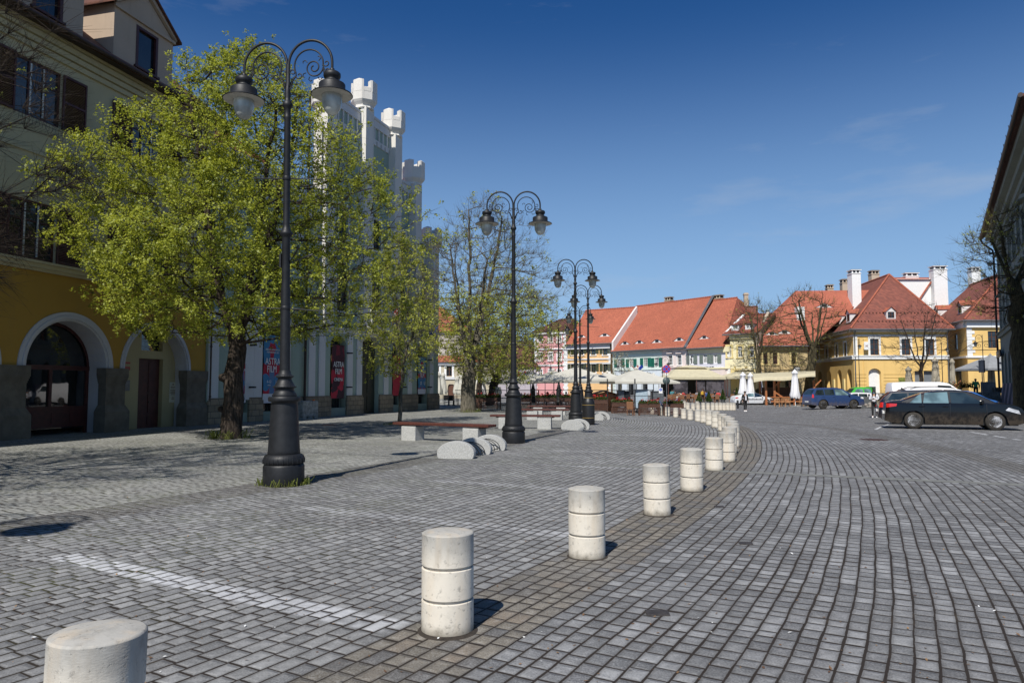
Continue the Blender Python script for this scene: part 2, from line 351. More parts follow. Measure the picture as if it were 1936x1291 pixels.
    # oil stains in the bays, wear and dust
    oil = t.ramp(t.noise(.5, 5, .65, g), (.58, .72, 0, .6)); stone_c = t.mix(t.math('MULTIPLY', oil, t.mix(road, .8, .35, 'FLOAT')), stone_c, (.055, .055, .055))
    dust = t.ramp(big, (.45, .7, 0, .30)); stone_c = t.mix(dust, stone_c, (.27, .27, .275))
    stone_c = t.mix(t.ramp(fine, (.4, .75, .0, .55)), stone_c, (.42, .425, .43)); stone_c = t.mix(t.ramp(grit, (.56, .72, 0, .5)), stone_c, (.55, .55, .55)); stone_c = t.mix(t.ramp(fine, (.28, .48, .6, 0)), stone_c, (.05, .05, .055))
    mott = t.noise(11, 4, .65, g); stone_c = t.mix(t.ramp(mott, (.35, .6, .28, 0)), stone_c, (.06, .06, .062)); stone_c = t.mix(t.ramp(mott, (.5, .75, 0, .3)), stone_c, (.42, .42, .42))
    wear = t.ramp(t.noise(.35, 6, .7, g), (.42, .62, .28, 0)); stone_c = t.mix(wear, stone_c, (.075, .073, .07)); stone_c = t.mix(t.ramp(d, (.004, .02, .35, 0)), stone_c, (.06, .055, .05))
    moss = t.ramp(t.noise(.8, 5, .65, g), (.42, .62, 0, 1)); moss = t.math('MULTIPLY', moss, t.ramp(r0, (86.5, 89.5, 1, 0)))
    jc = t.mix(moss, (.022, .016, .012), (.055, .06, .018)); jc = t.mix(t.ramp(mid, (.55, .7, 0, .5)), jc, (.06, .045, .03))
    t.set(Base_Color=t.mix(joint, stone_c, jc), Roughness=t.mix(joint, t.ramp(mid, (.3, .7, .72, .9)), .95, 'FLOAT'))
    t.b.inputs['Specular IOR Level'].default_value = .35
    h = t.math('ADD', t.math('MULTIPLY', dome, .8), t.math('ADD', t.math('MULTIPLY', fine, .28), t.math('MULTIPLY', ws.outputs[1], .7)))
    t.bump(h, .85, .012); return t.m

M = {}
M['cobble'] = cobbles()
M['iron'] = plain('cast_iron_paint', (.013, .014, .016), .5, .0, .3, 9, .12, .35)
M['black'] = plain('black_paint', (.012, .012, .013), .45, 0, .2, 8)
M['bulb'] = glassmat('frosted_lamp_glass', (.30, .31, .28), .12, .7)
M['lampin'] = plain('lamp_reflector', (.55, .53, .47), .6, 0, .15, 8)
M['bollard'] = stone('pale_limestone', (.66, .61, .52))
M['granite'] = plain('grey_granite', (.42, .42, .40), .85, 0, .35, 60, .3)
M['concrete'] = plain('weathered_concrete', (.30, .30, .28), .92, 0, .4, 5, .4)
M['slab'] = plain('drain_slab', (.17, .172, .16), .85, 0, .3, 7, .3)
M['benchwood'] = plain('red_brown_bench_wood', (.085, .026, .018), .45, 0, .35, 12, .2)
M['wood'] = plain('orange_brown_timber', (.36, .13, .045), .6, 0, .3, 8, .2)
M['darkwood'] = plain('dark_brown_timber', (.075, .032, .018), .6, 0, .35, 9, .2)
M['wicker'] = plain('brown_wicker', (.20, .09, .04), .7, 0, .3, 20, .3)
M['leaf'] = leafmat('spring_lime_leaves', (.095, .135, .018), (.46, .49, .075))
M['leaf2'] = leafmat('budding_leaves', (.23, .26, .045), (.48, .50, .10))
M['leafd'] = leafmat('dark_leaves', (.04, .075, .02), (.09, .13, .03))
M['weed'] = leafmat('weeds', (.10, .14, .02), (.22, .24, .06))
M['bark'] = bark('dark_bark', (.018, .014, .011), (.085, .066, .052))
M['barkl'] = bark('grey_bark', (.05, .045, .035), (.19, .17, .13))
M['barkm'] = bark('mossy_bark', (.03, .026, .018), (.12, .10, .055))
M['white'] = plain('white_paint', (.78, .78, .76), .6, 0, .06)
M['glass'] = glassmat('dark_window_glass'); M['glassc'] = glassmat('curtained_window_glass', (.02, .022, .025), .06, .8, 1.0)
M['shopglass'] = glassmat('shop_glass', (.006, .007, .008), .02, 1.0)
M['redframe'] = plain('dark_red_joinery', (.055, .012, .010), .5, 0, .3, 6)
M['shutred'] = plain('maroon_shutters', (.065, .016, .014), .55, 0, .3, 6)
M['redcloth'] = fabric('geranium_red', (.55, .03, .04))
M['brownframe'] = plain('brown_window_frame', (.11, .045, .025), .5)
M['greyframe'] = plain('pale_window_frame', (.55, .55, .53), .5)
M['shutgreen'] = plain('green_shutters', (.012, .15, .10), .55); M['shutolive'] = plain('olive_shutters', (.055, .065, .03), .55)
M['shutgrey'] = plain('grey_green_shutters', (.19, .23, .20), .6)
M['gutter'] = plain('zinc_gutter', (.16, .17, .18), .45, .4, .25, 4)
M['darkgutter'] = plain('rusty_dark_gutter', (.035, .02, .016), .5, .2, .3, 6)
M['canvas'] = fabric('cream_canvas', (.70, .68, .60), .3, .1); M['canvasy'] = fabric('straw_awning', (.66, .60, .42), .25, .12); M['canvasw'] = fabric('white_canvas', (.80, .80, .82), .15, .06)
M['canvasb'] = fabric('beige_canvas', (.42, .38, .30), .1, .3); M['canvasg'] = fabric('grey_canvas', (.30, .31, .32), .1, .2)
M['tile'] = tiles('orange_red_tiles', (.45, .14, .080), (.33, .098, .06)); M['tiled'] = tiles('brown_red_tiles', (.26, .075, .048), (.16, .05, .036)); M['tilen'] = tiles('bright_red_tiles', (.43, .135, .082), (.36, .11, .07), moss=.15)
M['tilec'] = tiles('corner_house_tiles', (.26, .09, .063), (.17, .062, .048), .3, .3, moss=.25); M['tileb'] = tiles('old_brown_tiles', (.15, .065, .042), (.09, .045, .035))
M['brick'] = masonry('old_brick', (.30, .10, .06), (.22, .08, .05), (.35, .3, .25), .26, .08)
M['plinth'] = masonry('sandstone_blocks', (.30, .24, .16), (.20, .16, .11), (.10, .085, .065), .55, .28)
M['rubble'] = masonry('rubble_wall', (.33, .29, .24), (.2, .17, .15), (.45, .43, .4), .5, .25)
M['greystone'] = plain('dark_grey_stone', (.125, .108, .083), .9, 0, .25, 3, .12)
M['skin'] = plain('skin', (.45, .26, .18), .6, 0, .08); M['hair'] = plain('dark_hair', (.012, .009, .008), .6)
# ---------------------------------------------------------------- ground
def ground():
    def axis(a, b, fine0, fine1, df, dc):
        xs = [a]
        while xs[-1] < b:
            x = xs[-1]; xs.append(x + (df if fine0 <= x < fine1 else (dc if fine0-80 < x < fine1+80 else 200)))
        return xs
    xs = axis(-3000, 3000, -40, 90, 1.0, 10); ys = axis(-600, 5000, -10, 130, 1.0, 10)
    vs = np.array([(x, y, terrain(x, y)) for y in ys for x in xs]); nx = len(xs)
    q = np.array([(j*nx+i, j*nx+i+1, (j+1)*nx+i+1, (j+1)*nx+i) for j in range(len(ys)-1) for i in range(nx-1)])
    me = rawmesh('square_paving', vs, q, M['cobble']); me.polygons.foreach_set('use_smooth', [True]*len(q))
    o = bpy.data.objects.new('ground', me); link(o); tag(o, 'grey granite setts laid in arcs across the square', kind='structure')
ground()
def drain():
    # a shallow channel of long grey slabs running straight across the arcs
    mb = MB(); a = gnd(600, 855.5); b = gnd(1936, 917); d = (b-a); d.z = 0; L = d.length; d.normalize(); n = Vector((-d.y, d.x, 0)); x = -4.0
    while x < L+8:
        p = a+d*(x+.012); q = a+d*(x+.99)
        def P(v, o, z): w = v+n*o; return (w.x, w.y, terrain(w.x, w.y)+z)
        mb.add([P(p, -.14, .004), P(p, 0, -.0+.0045), P(p, .14, .008), P(q, -.14, .004), P(q, 0, .0045), P(q, .14, .008)], [(0, 1, 4, 3), (1, 2, 5, 4)]); x += 1.0
    o = mb.build('drain_channel', M['slab']); tag(o, 'line of pale slabs crossing the setts', kind='structure')
drain()
def pavement():
    mb = MB(); d = Vector((math.sin(R(15.2)), math.cos(R(15.2)), 0)); n = Vector((d.y, -d.x, 0)); a = Vector((-22.0, -2.0, 0))
    mb.add([a, a+n*1.55, a+n*1.55+d*66, a+d*66, a+Vector((0, 0, .05)), a+n*1.5+Vector((0, 0, .05)), a+n*1.5+d*66+Vector((0, 0, .05)), a+d*66+Vector((0, 0, .05))], [(4, 5, 6, 7), (1, 2, 6, 5), (2, 3, 7, 6)])
    return mb
def road_lines():
    mb = MB()
    for (x0, y0), (x1, y1), w in (((1836, 817), (1990, 842), .12), ((1655, 812), (1700, 795), .11), ((1700, 797), (1990, 801), .12), ((1890, 812), (1990, 814), .14)):
        a, b = gnd(x0, y0), gnd(x1, y1); d = (b-a).normalized(); n = Vector((-d.y, d.x, 0)).normalized()*w*.5; L = (b-a).length; k = max(2, int(L/.5))
        for i in range(k):
            if rnd.random() < .12: continue
            p, q = a+d*(L*i/k), a+d*(L*(i+.96)/k)
            mb.add([(v.x, v.y, terrain(v.x, v.y)+.006) for v in (p-n, q-n, q+n, p+n)], [(0, 1, 2, 3)])
    o = mb.build('parking_lines', plain('worn_road_paint', (.50, .51, .52), .8, 0, .5, 9)); tag(o, 'worn white parking lines beside the black car', kind='structure')
    mb = MB()
    p = gnd(1652, 831)
    mb.lathe([(.0, .008), (.38, .008), (.42, .002)], (p.x, p.y, terrain(p.x, p.y)), 24); o = mb.build('manhole_cover', plain('rusty_iron', (.07, .035, .025), .7, .3, .4, 20, .4)); tag(o, 'rusty round manhole cover in the roadway setts', 'manhole cover')
    mb = MB(); p = gnd(623, 803); mb.lathe([(.0, .008), (.33, .008), (.36, .002)], (p.x, p.y, terrain(p.x, p.y)), 24)
    o = mb.build('manhole_cover', plain('rusty_iron_red', (.16, .06, .035), .7, .2, .4, 20, .4)); tag(o, 'reddish manhole cover in the tree shade by the concrete block', 'manhole cover')
road_lines()

# ---------------------------------------------------------------- building frame: local x runs along the wall, -y is outwards
class Bld:
    D = 9.0
    def __init__(s, name, label, org, d, cat='building', z=None, group=None):
        s.o = Vector((org[0], org[1], terrain(org[0], org[1]) if z is None else z)); s.d = Vector((d[0], d[1], 0)).normalized()
        s.n = Vector((s.d.y, -s.d.x, 0)); s.rz = math.atan2(s.d.y, s.d.x)
        s.t = thing(name, label, cat, s.o, s.rz, group); s.name = name
    def xz(s, px, py, off=0.0):          # wall coordinates of the pixel (off = metres behind the wall plane)
        r = ray(px, py); c = Vector((0, 0, EYE)); p0 = s.o - s.n*off
        k = (p0-c).dot(s.n)/r.dot(s.n); p = c+r*k; q = p-s.o
        return q.dot(s.d), q.z
    def xp(s, px, off=0.0): return s.xz(px, 700, off)[0]
    def zp(s, px, py, off=0.0): return s.xz(px, py, off)[1]
def wall(mb, x0, x1, z0, z1, holes=(), y=0.0, depth=.22, mi=0, ri=None):
    """wall face at y with rectangular or round-headed holes: (xa, xb, za, zb, springing or None)"""
    ri = mi if ri is None else ri
    xs = sorted({x0, x1, *[min(max(h[0], x0), x1) for h in holes], *[min(max(h[1], x0), x1) for h in holes]}); zs = sorted({z0, z1, *[max(h[2], z0) for h in holes], *[min(h[3], z1) for h in holes]})
    for i in range(len(xs)-1):
        zc = None
        for j in range(len(zs)-1):
            cx, cz = (xs[i]+xs[i+1])/2, (zs[j]+zs[j+1])/2
            if any(h[0] < cx < h[1] and h[2] < cz < h[3] for h in holes):
                if zc is not None: mb.quad((xs[i], y, zc), (xs[i+1], y, zc), (xs[i+1], y, zs[j]), (xs[i], y, zs[j]), mi); zc = None
            elif zc is None: zc = zs[j]
        if zc is not None: mb.quad((xs[i], y, zc), (xs[i+1], y, zc), (xs[i+1], y, z1), (xs[i], y, z1), mi)
    for h in holes:
        a, b, c, e = h[:4]; sp = h[4] if len(h) > 4 else None
        if sp is None: path = [(a, c), (a, e), (b, e), (b, c)]
        else:
            n = 20; m, rx, rz_ = (a+b)/2, (b-a)/2, e-sp
            arc = [(m-rx*math.cos(math.pi*k/n), sp+rz_*math.sin(math.pi*k/n)) for k in range(n+1)]
            path = [(a, c)]+arc+[(b, c)]
            for k in range(n): mb.quad((arc[k][0], y, arc[k][1]), (arc[k+1][0], y, arc[k+1][1]), (arc[k+1][0], y, e), (arc[k][0], y, e), mi)
        for k in range(len(path)-1):
            p, q = path[k], path[k+1]; mb.quad((p[0], y, p[1]), (q[0], y, q[1]), (q[0], y+depth, q[1]), (p[0], y+depth, p[1]), ri)
        if c > z0+.02: mb.quad((a, y, c), (b, y, c), (b, y+depth, c), (a, y+depth, c), ri)
def window(b, x0, x1, z0, z1, frame, glass, trim=None, tw=.14, shut=None, sw=None, shut_h=1.0, y=0.0, depth=.2, nx=2, nz=3, sill=True, open_=(1, 1), name='window', bar=.045):
    """a sash set back in its hole; trim stands proud round it; shutters fold back on the wall"""
    mb = MB(); yd = y+depth-.05; fw = .07
    mb.box(x0, x0+fw, yd-.05, yd, z0, z1); mb.box(x1-fw, x1, yd-.05, yd, z0, z1)
    mb.box(x0+fw, x1-fw, yd-.05, yd, z0, z0+fw); mb.box(x0+fw, x1-fw, yd-.05, yd, z1-fw, z1)
    for k in range(1, nx): xm = x0+(x1-x0)*k/nx; mb.box(xm-bar, xm+bar, yd-.045, yd-.003, z0+fw, z1-fw)
    for k in range(1, nz): zm = z0+(z1-z0)*k/nz if nz != 2 else z0+(z1-z0)*.66; mb.box(x0+fw, x1-fw, yd-.04, yd-.006, zm-bar*.6, zm+bar*.6)
    mats = [frame]
    if trim:
        mats.append(trim); t0 = y-.045
        mb.box(x0-tw, x0-.003, t0, y+.02, z0-tw*.3, z1+tw, 1); mb.box(x1+.003, x1+tw, t0, y+.02, z0-tw*.3, z1+tw, 1); mb.box(x0-.003, x1+.003, t0, y+.02, z1+.003, z1+tw, 1)
        if sill: mb.box(x0-tw*1.25, x1+tw*1.25, y-.11, y+.02, z0-tw*.3-.09, z0-tw*.3-.003, 1)
    w = mb.build(name, mats, b.t)
    p = MB(); p.quad((x0+.02, yd-.012, z0+.02), (x1-.02, yd-.012, z0+.02), (x1-.02, yd-.012, z1-.02), (x0+.02, yd-.012, z1-.02)); p.build('pane', glass, w)
    if shut:
        sw = sw or (x1-x0)*.5; zt = z1; zb = z1-(z1-z0)*shut_h
        for k, (s0, s1) in enumerate(((x0-sw-.02, x0-.02), (x1+.02, x1+sw+.02))):
            if not open_[k]: continue
            q = MB(); ya = y-.09; q.box(s0, s0+.06, ya, ya+.05, zb, zt); q.box(s1-.06, s1, ya, ya+.05, zb, zt); q.box(s0+.06, s1-.06, ya, ya+.05, zb, zb+.08); q.box(s0+.06, s1-.06, ya, ya+.05, zt-.08, zt)
            q.box(s0+.06, s1-.06, ya, ya+.05, (zb+zt)/2-.04, (zb+zt)/2+.04)
            z = zb+.1
            while z < zt-.1:
                q.add([(s0+.06, ya+.008, z), (s1-.06, ya+.008, z), (s1-.06, ya+.045, z+.05), (s0+.06, ya+.045, z+.05)], [(0, 1, 2, 3)]); z += .055
            q.build('shutter', shut, w)
    return w
def roofslab(b, pts, mat, name='roof', th=.12, parent=None):
    mb = MB(); mb.slab(pts, (0, 0, -th)); return mb.build(name, mat, parent or b.t)
def chimney(b, x, y, z0, z1, w, d, mat, cap=None, parent=None, name='chimney'):
    mb = MB(); mb.box(x-w/2, x+w/2, y-d/2, y+d/2, z0, z1-.5); mb.box(x-w/2-.06, x+w/2+.06, y-d/2-.06, y+d/2+.06, z1-.62, z1-.5)
    for i in (-1, 0, 1):
        for s in (-1, 1): mb.box(x+i*w*.4-.07, x+i*w*.4+.07, y+s*(d/2-.1)-.09, y+s*(d/2-.1)+.09, z1-.5, z1-.14)
    mb.box(x-w/2+.12, x+w/2-.12, y-d/2+.2, y+d/2-.2, z1-.5, z1-.14, 1)
    mb.box(x-w/2-.1, x+w/2+.1, y-d/2-.1, y+d/2+.1, z1-.14, z1-.06); mb.box(x-w/2, x+w/2, y-d/2, y+d/2, z1-.06, z1, 1)
    return mb.build(name, [mat, cap or M['black']], parent or b.t)
def eyelid(b, x, z, y, w, h, slope, roofm, parent, back=None):
    """eyelid dormer: a low lens-shaped hood swelling out of the roof; slope = dz/dy of the roof"""
    mb = MB(); n = 16; vs = []; fs = []
    for i in range(n+1):
        t = -1+2*i/n; hh = h*(.5+.5*math.cos(math.pi*t)); X = x+t*w/2
        vs += [(X, y, z-.02), (X, y, z+hh), (X, y-.08, z+hh+.03), (X, y-.08+ (hh+.1)/slope, z+hh+.05)]
    for i in range(n):
        a, c = i*4, i*4+4; fs += [(a, c, c+1, a+1)]
    mb.add(vs, fs, 1)
    mb.add(vs, [(i*4+1, i*4+5, i*4+6, i*4+2) for i in range(n)]+[(i*4+2, i*4+6, i*4+7, i*4+3) for i in range(n)], 0, True)
    e = mb.build('eyelid_dormer', [roofm, M['white']], parent)
    q = MB(); q.box(x-w*.13, x+w*.13, y-.03, y+.02, z+.06, z+h*.82); q.build('vent_opening', M['black'], e); return e
def text_mesh(body, size, mat, name, parent, loc, rot, extrude=.004, align='CENTER', sx=1.0, space=1.0):
    c = bpy.data.curves.new(name, 'FONT'); c.body = body; c.size = size; c.align_x = align; c.align_y = 'CENTER'; c.extrude = extrude; c.space_character = space; c.resolution_u = 3
    tmp = bpy.data.objects.new('tmp', c); C.objects.link(tmp); dg = bpy.context.evaluated_depsgraph_get(); me = bpy.data.meshes.new_from_object(tmp.evaluated_get(dg))
    C.objects.unlink(tmp); bpy.data.objects.remove(tmp); me.materials.clear(); me.materials.append(mat)
    o = bpy.data.objects.new(name, me); link(o, parent); o.location = loc; o.rotation_euler = rot; o.scale = (sx, 1, 1); return o
FRONT = (math.pi/2, 0, 0)       # text on a wall, reading along local x, facing -y

# ---------------------------------------------------------------- left: the yellow house with arches
yel = plaster('ochre_plaster', (.40, .235, .045)); crm = plaster('grey_cream_plaster', (.50, .44, .29)); whp = plaster('white_arch_plaster', (.50, .50, .52), .15)
dor = plaster('dormer_plaster', (.46, .36, .27)); creamdoor = plaster('cream_door_plaster', (.42, .36, .20))
def left_house():
    d = (math.sin(R(14.2)), math.cos(R(14.2))); org = gnd(385, 803); b = Bld('yellow_house', 'tall house with yellow arcade below and cream upper floors behind the green tree', (org.x, org.y), d)
    L = -34.0; zc = b.zp(140, 524); ze = b.zp(272, 163); mb = MB()
    # arches of the ground floor from the picture
    a1 = (b.xp(31, 0), b.xp(212)); zs = b.zp(28, 690); zt1 = b.zp(118, 589); a2 = (b.xp(226), b.xp(359)); zt2 = b.zp(300, 608)
    w1 = a1[1]-a1[0]; step = a2[0]-a1[0]; tw = .30
    h1 = (a1[0]+tw, a1[1]-tw, 0, zt1-tw, zs); h2 = (a2[0]+.22, a2[1]-.22, 0, zt2-.22, zs); a0 = (a1[0]-w1-.55, a1[0]-.55); h0 = (a0[0]+tw, a0[1]-tw, 0, zt1-tw, zs)
    hm = [(a0[0]-(w1+.55)*k+tw, a0[1]-(w1+.55)*k-tw, 0, zt1-tw, zs) for k in (1, 2)]
    holes = [h0, h1, h2]+hm
    wall(mb, L, 0, 0, zc, holes, 0, .85, 0, 2)
    # upper floors with shuttered windows
    wx = []   # (x0, x1) of upper windows
    xa, xb = b.xp(2), b.xp(94); ww = xb-xa; pitch = b.xp(232)-b.xp(152)+2*.62+ww
    xa = b.xp(94)-ww
    z1t, z1b = b.zp(70, 382), b.zp(70, 492); z2t, z2b = b.zp(60, 113), b.zp(60, 222)
    cols = [xa+pitch*k for k in (-3, -2, -1, 0, 1)]; holes = []
    for x in cols:
        if x+ww < -.3: holes += [(x, x+ww, z1b, z1t), (x, x+ww, z2b, z2t)]
    wall(mb, L, 0, zc, ze, holes, 0, .25, 1, 1)
    # the far end, the near end and back
    mb.quad((0, 0, 0), (0, 12, 0), (0, 12, ze), (0, 0, ze), 1); mb.quad((L, 0, 0), (L, 12, 0), (L, 12, ze), (L, 0, ze), 1); mb.quad((L, 12, 0), (0, 12, 0), (0, 12, ze), (L, 12, ze), 1)
    # inner vault wall behind the arches
    mb.build('wall', [yel, crm, whp], b.t)
    c = MB()
    for z, hgt, pr in ((zc-.02, .10, .10), (zc+.08, .14, .17), (zc+.22, .08, .24)): c.box(L, 0, -pr, -.003, z, z+hgt-.003)
    zm = b.zp(120, 310); c.box(L, 0, -.05, -.003, zm, zm+.12)
    for k in range(4): c.box(L, 0, -.10-.09*k, -.003, ze-.78+.2*k, ze-.6+.2*k-.004)
    c.build('cornice', crm, b.t)
    # arch mouldings
    for (xx0, xx1, zt, t_) in ((a1[0], a1[1], zt1, tw), (a2[0], a2[1], zt2, .22), (a0[0], a0[1], zt1, tw), (a0[0]-w1-.55, a0[1]-w1-.55, zt1, tw)):
        q = MB(); n = 28; m, rx, rz_ = (xx0+xx1)/2, (xx1-xx0)/2, zt-zs
        for (o0, o1, yy) in ((0, .45, -.05), (.45, .75, -.085), (.75, 1.0, -.03)):
            vs = []
            for k in range(n+1):
                a = math.pi*k/n
                for o in (o0, o1):
                    X = m-(rx-t_*o)*math.cos(a); Z = zs+(rz_-t_*o)*math.sin(a); vs += [(X, yy, Z), (X, .0, Z)]
            fs = []
            for k in range(n):
                i = k*4; j = i+4; fs += [(i, j, j+2, i+2), (i, i+1, j+1, j), (i+2, j+2, j+3, i+3)]
            q.add(vs, fs)
        q.build('arch_moulding', whp, b.t)
    # stone piers with capitals and splayed feet
    piers = [(a1[1]-.30, a2[0]+.22), (a2[1]-.22, -.02), (a0[1]-.30, a1[0]+.30), (a0[0]-.55-.3, a0[0]+.3)]
    for x0, x1 in piers:
        q = MB(); q.box(x0-.02, x1+.02, -.06, .28, .0, zs); q.box(x0-.10, x1+.10, -.13, .3, zs-.28, zs-.002)
        for k in range(4): q.box(x0-.10+.02*k, x1+.10-.02*k, -.13+.018*k, .29, zs-.28-.07*(k+1), zs-.28-.07*k-.002)
        q.add([(x0-.14, -.18, 0), (x1+.14, -.18, 0), (x1+.14, .32, 0), (x0-.14, .32, 0), (x0-.14, -.18, .75), (x1+.14, -.18, .75), (x1+.14, .32, .75), (x0-.14, .32, .75), (x0-.03, -.07, .98), (x1+.03, -.07, .98), (x1+.03, .29, .98), (x0-.03, .29, .98)],
              [(0, 1, 5, 4), (3, 7, 6, 2), (0, 4, 7, 3), (1, 2, 6, 5), (4, 5, 9, 8), (6, 7, 11, 10), (5, 6, 10, 9), (7, 4, 8, 11)])
        q.build('pier', M['greystone'], b.t)
    # shop window in the wide arches
    for h in (h1, h0, hm[0]):
        x0, x1, _, zt, sp = h; y = .80; q = MB(); fr = .12; n = 24; m, rx, rz_ = (x0+x1)/2, (x1-x0)/2, zt-sp
        vs = []
        for k in range(n+1):
            a = math.pi*k/n
            for o in (0, fr): vs += [(m-(rx-o)*math.cos(a), y-.07, sp+(rz_-o)*math.sin(a))]
        q.add(vs, [(2*k, 2*k+2, 2*k+3, 2*k+1) for k in range(n)])
        q.box(x0, x0+fr, y-.07, y, 0, sp-.1); q.box(x1-fr, x1, y-.07, y, 0, sp-.1); q.box(x0, x1, y-.09, y, sp-.1, sp+.06); q.box(x0+fr, x1-fr, y-.06, y, .25, .9)
        q.box(m-.05, m+.07, y-.08, y, .9, sp-.1); q.box(x0+fr, x1-fr, y-.085, y, .86, .98)
        for k in range(4): xx = x0+fr+.1+k*(x1-x0-2*fr)/4; q.box(xx, xx+(x1-x0)/4-.25, y-.075, y, .34, .78)
        s_ = q.build('shop_front', M['redframe'], b.t); g = MB(); arc = [(m-(rx-.02)*math.cos(math.pi*k/n), y-.02, sp+(rz_-.02)*math.sin(math.pi*k/n)) for k in range(n+1)]
        g.add([(x0, y-.02, .2)]+arc+[(x1, y-.02, .2)], [tuple(range(n+3))]); g.build('pane', M['shopglass'], s_)
    # doorway in the small arch: cream infill, dark red door, fanlight, nameplates
    x0, x1, _, zt, sp = h2; y = .55; xd0, xd1 = b.xz(253, 740, .75)[0], b.xz(299, 740, .75)[0]; zd = b.zp(275, 678, .75); zf0, zf1 = b.zp(275, 663, .75), b.zp(275, 627, .75)
    q = MB(); wall(q, x0, x1, 0, zt, [(xd0, xd1, 0, zd), (xd0+.1, xd1-.05, zf0, zf1)], y, .25); q.build('door_surround', creamdoor, b.t)
    q = MB(); q.box(xd0, xd1, y+.18, y+.24, 0, zd)
    for k in range(2):
        for (za, zb) in ((.12, .5), (.6, 1.35), (1.45, zd-.12)):
            xx = xd0+.06+k*(xd1-xd0)/2; q.box(xx, xx+(xd1-xd0)/2-.12, y+.16, y+.181, za, zb)
    dr = q.build('door', M['redframe'], b.t); q = MB(); q.lathe([(.02, 0), (.03, .03), (.0, .05)], (0, 0, 0), 10); h_ = q.build('handle', M['iron'], dr, (xd0+(xd1-xd0)*.55, y+.16, 1.05), (math.pi/2, 0, 0))
    q = MB(); q.box(xd0+.1, xd1-.05, y+.18, y+.24, zf0, zf1); q.build('fanlight', M['shopglass'], b.t)
    xn = b.xz(242, 700, .5)[0]; q = MB()
    for (za, zb) in ((2.55, 2.62), (2.3, 2.44)): q.box(xn-.14, xn+.14, y-.02, y-.003, za, zb)
    q.build('name_plate', plain('red_plate', (.35, .05, .05), .5), b.t)
    q = MB(); q.bbox(xn-.1, xn+.14, y-.04, y-.003, 1.5, 1.92, .01); q.build('intercom', M['gutter'], b.t)
    xn = b.xz(328, 730, .5)[0]; q = MB(); q.bbox(xn-.2, xn+.2, y-.025, y-.003, 1.0, 1.85, .006); pl = q.build('name_plate', plain('cream_plate', (.5, .47, .35), .4), b.t)
    q = MB(); q.lathe([(0, 0), (.035, 0), (.035, .006)], (0, 0, 0), 12); dot = q.build('emblem', M['brownframe'], pl, (xn, y-.026, 1.76), (math.pi/2, 0, 0))
    q = MB(); [q.box(xn-w_, xn+w_, y-.03, y-.0255, z_, z_+.025) for z_, w_ in ((1.62, .13), (1.5, .15), (1.44, .13), (1.38, .15), (1.32, .12), (1.2, .06), (1.14, .08))]; q.build('small_print', M['brownframe'], pl)
    # windows
    for x in cols:
        if x+ww >= -.3: continue
        for (za, zb, g) in ((z1b, z1t, M['glass']), (z2b, z2t, M['glass'])):
            w = window(b, x, x+ww, za, zb, M['redframe'], g, None, shut=M['shutred'], sw=ww*.56, depth=.16, nx=3, nz=2)
            q = MB()
            for xx in (x+ww*.36, x+ww*.64): q.box(xx-.03, xx+.03, .055, .075, za+.1, zb-.1)
            q.build('inner_sash', M['greyframe'], w)
    # window basket rail
    for x in cols[3:4]:
        q = MB()
        for k in range(15): xx = x+ww*k/14; q.tube([(xx, -.02, z2b-.35), (xx, -.22, z2b-.3), (xx, -.26, z2b-.02)], .007, 4)
        q.tube([(x, -.02, z2b-.02), (x, -.26, z2b-.02), (x+ww, -.26, z2b-.02), (x+ww, -.02, z2b-.02)], .01, 5); q.tube([(x, -.24, z2b-.2), (x+ww, -.24, z2b-.2)], .008, 5)
        q.build('window_basket', M['black'], b.t)
    # roof, gutter, dormers
    zr = ze+5.2; roofslab(b, [(L, -.75, ze), (.25, -.75, ze), (.25, 6, zr), (L, 6, zr)], M['tileb'], th=.14); roofslab(b, [(L, 12.7, ze), (.25, 12.7, ze), (.25, 6, zr), (L, 6, zr)], M['tileb'], th=.14)
    q = MB(); q.prism([(0, 0)], 0, 0) if False else None
    q.add([(0, 0, ze), (0, 12, ze), (0, 6, zr-.1)], [(0, 1, 2)]); q.build('gable', crm, b.t)
    q = MB(); q.box(L, .2, -.72, -.003, ze-.1, ze-.02); q.build('soffit', M['darkgutter'], b.t)
    q = MB(); q.tube([(L, -.84, ze-.06), (.3, -.84, ze-.06)], .09, 8); q.build('gutter', M['darkgutter'], b.t)
    q = MB(); q.tube([(.14, -.8, ze-.1), (.14, -.5, ze-.5), (.14, -.14, ze-.8), (.14, -.14, .1)], .065, 8)
    for z in (1.2, 3.4, 6, 9): q.lathe([(.085, 0), (.085, .06)], (.14, -.14, z), 10)
    q.build('downpipe', M['darkgutter'], b.t)
    xd = b.xz(209, 90)[0]; xe = b.xz(322, 100)[0]; dw = xe-xd; zb, zt = ze-.05, b.zp(322, 79)
    for k in (0, 1, 2, 3):
        x = xd-k*(dw+1.35); q = MB(); y = -.12
        wx0, wx1 = x+dw*.36, x+dw*.72; wz0, wz1 = ze+.55, zt-.28
        wall(q, x, x+dw, zb, zt, [(wx0, wx1, wz0, wz1)], y, .15)
        q.add([(x, y, zb), (x, 3.4, zb+3), (x, 3.4, zt), (x, y, zt), (x+dw, y, zb), (x+dw, 3.4, zb+3), (x+dw, 3.4, zt), (x+dw, y, zt)], [(0, 1, 2, 3), (4, 7, 6, 5)])
        zg = zt+dw*.36; q.add([(x, y, zt), (x+dw, y, zt), (x+dw/2, y, zg)], [(0, 1, 2)])
        for (p, r) in (((x-.06, zt-.02), (x+dw/2, zg)), ((x+dw+.06, zt-.02), (x+dw/2, zg))):
            q.slab([(p[0], y-.14, p[1]), (r[0], y-.14, r[1]), (r[0], y-.14, r[1]+.2), (p[0], y-.14, p[1]+.2)], (0, .13, 0))
        q.box(x-.05, x+dw+.05, y-.10, y-.003, zt-.14, zt-.02)
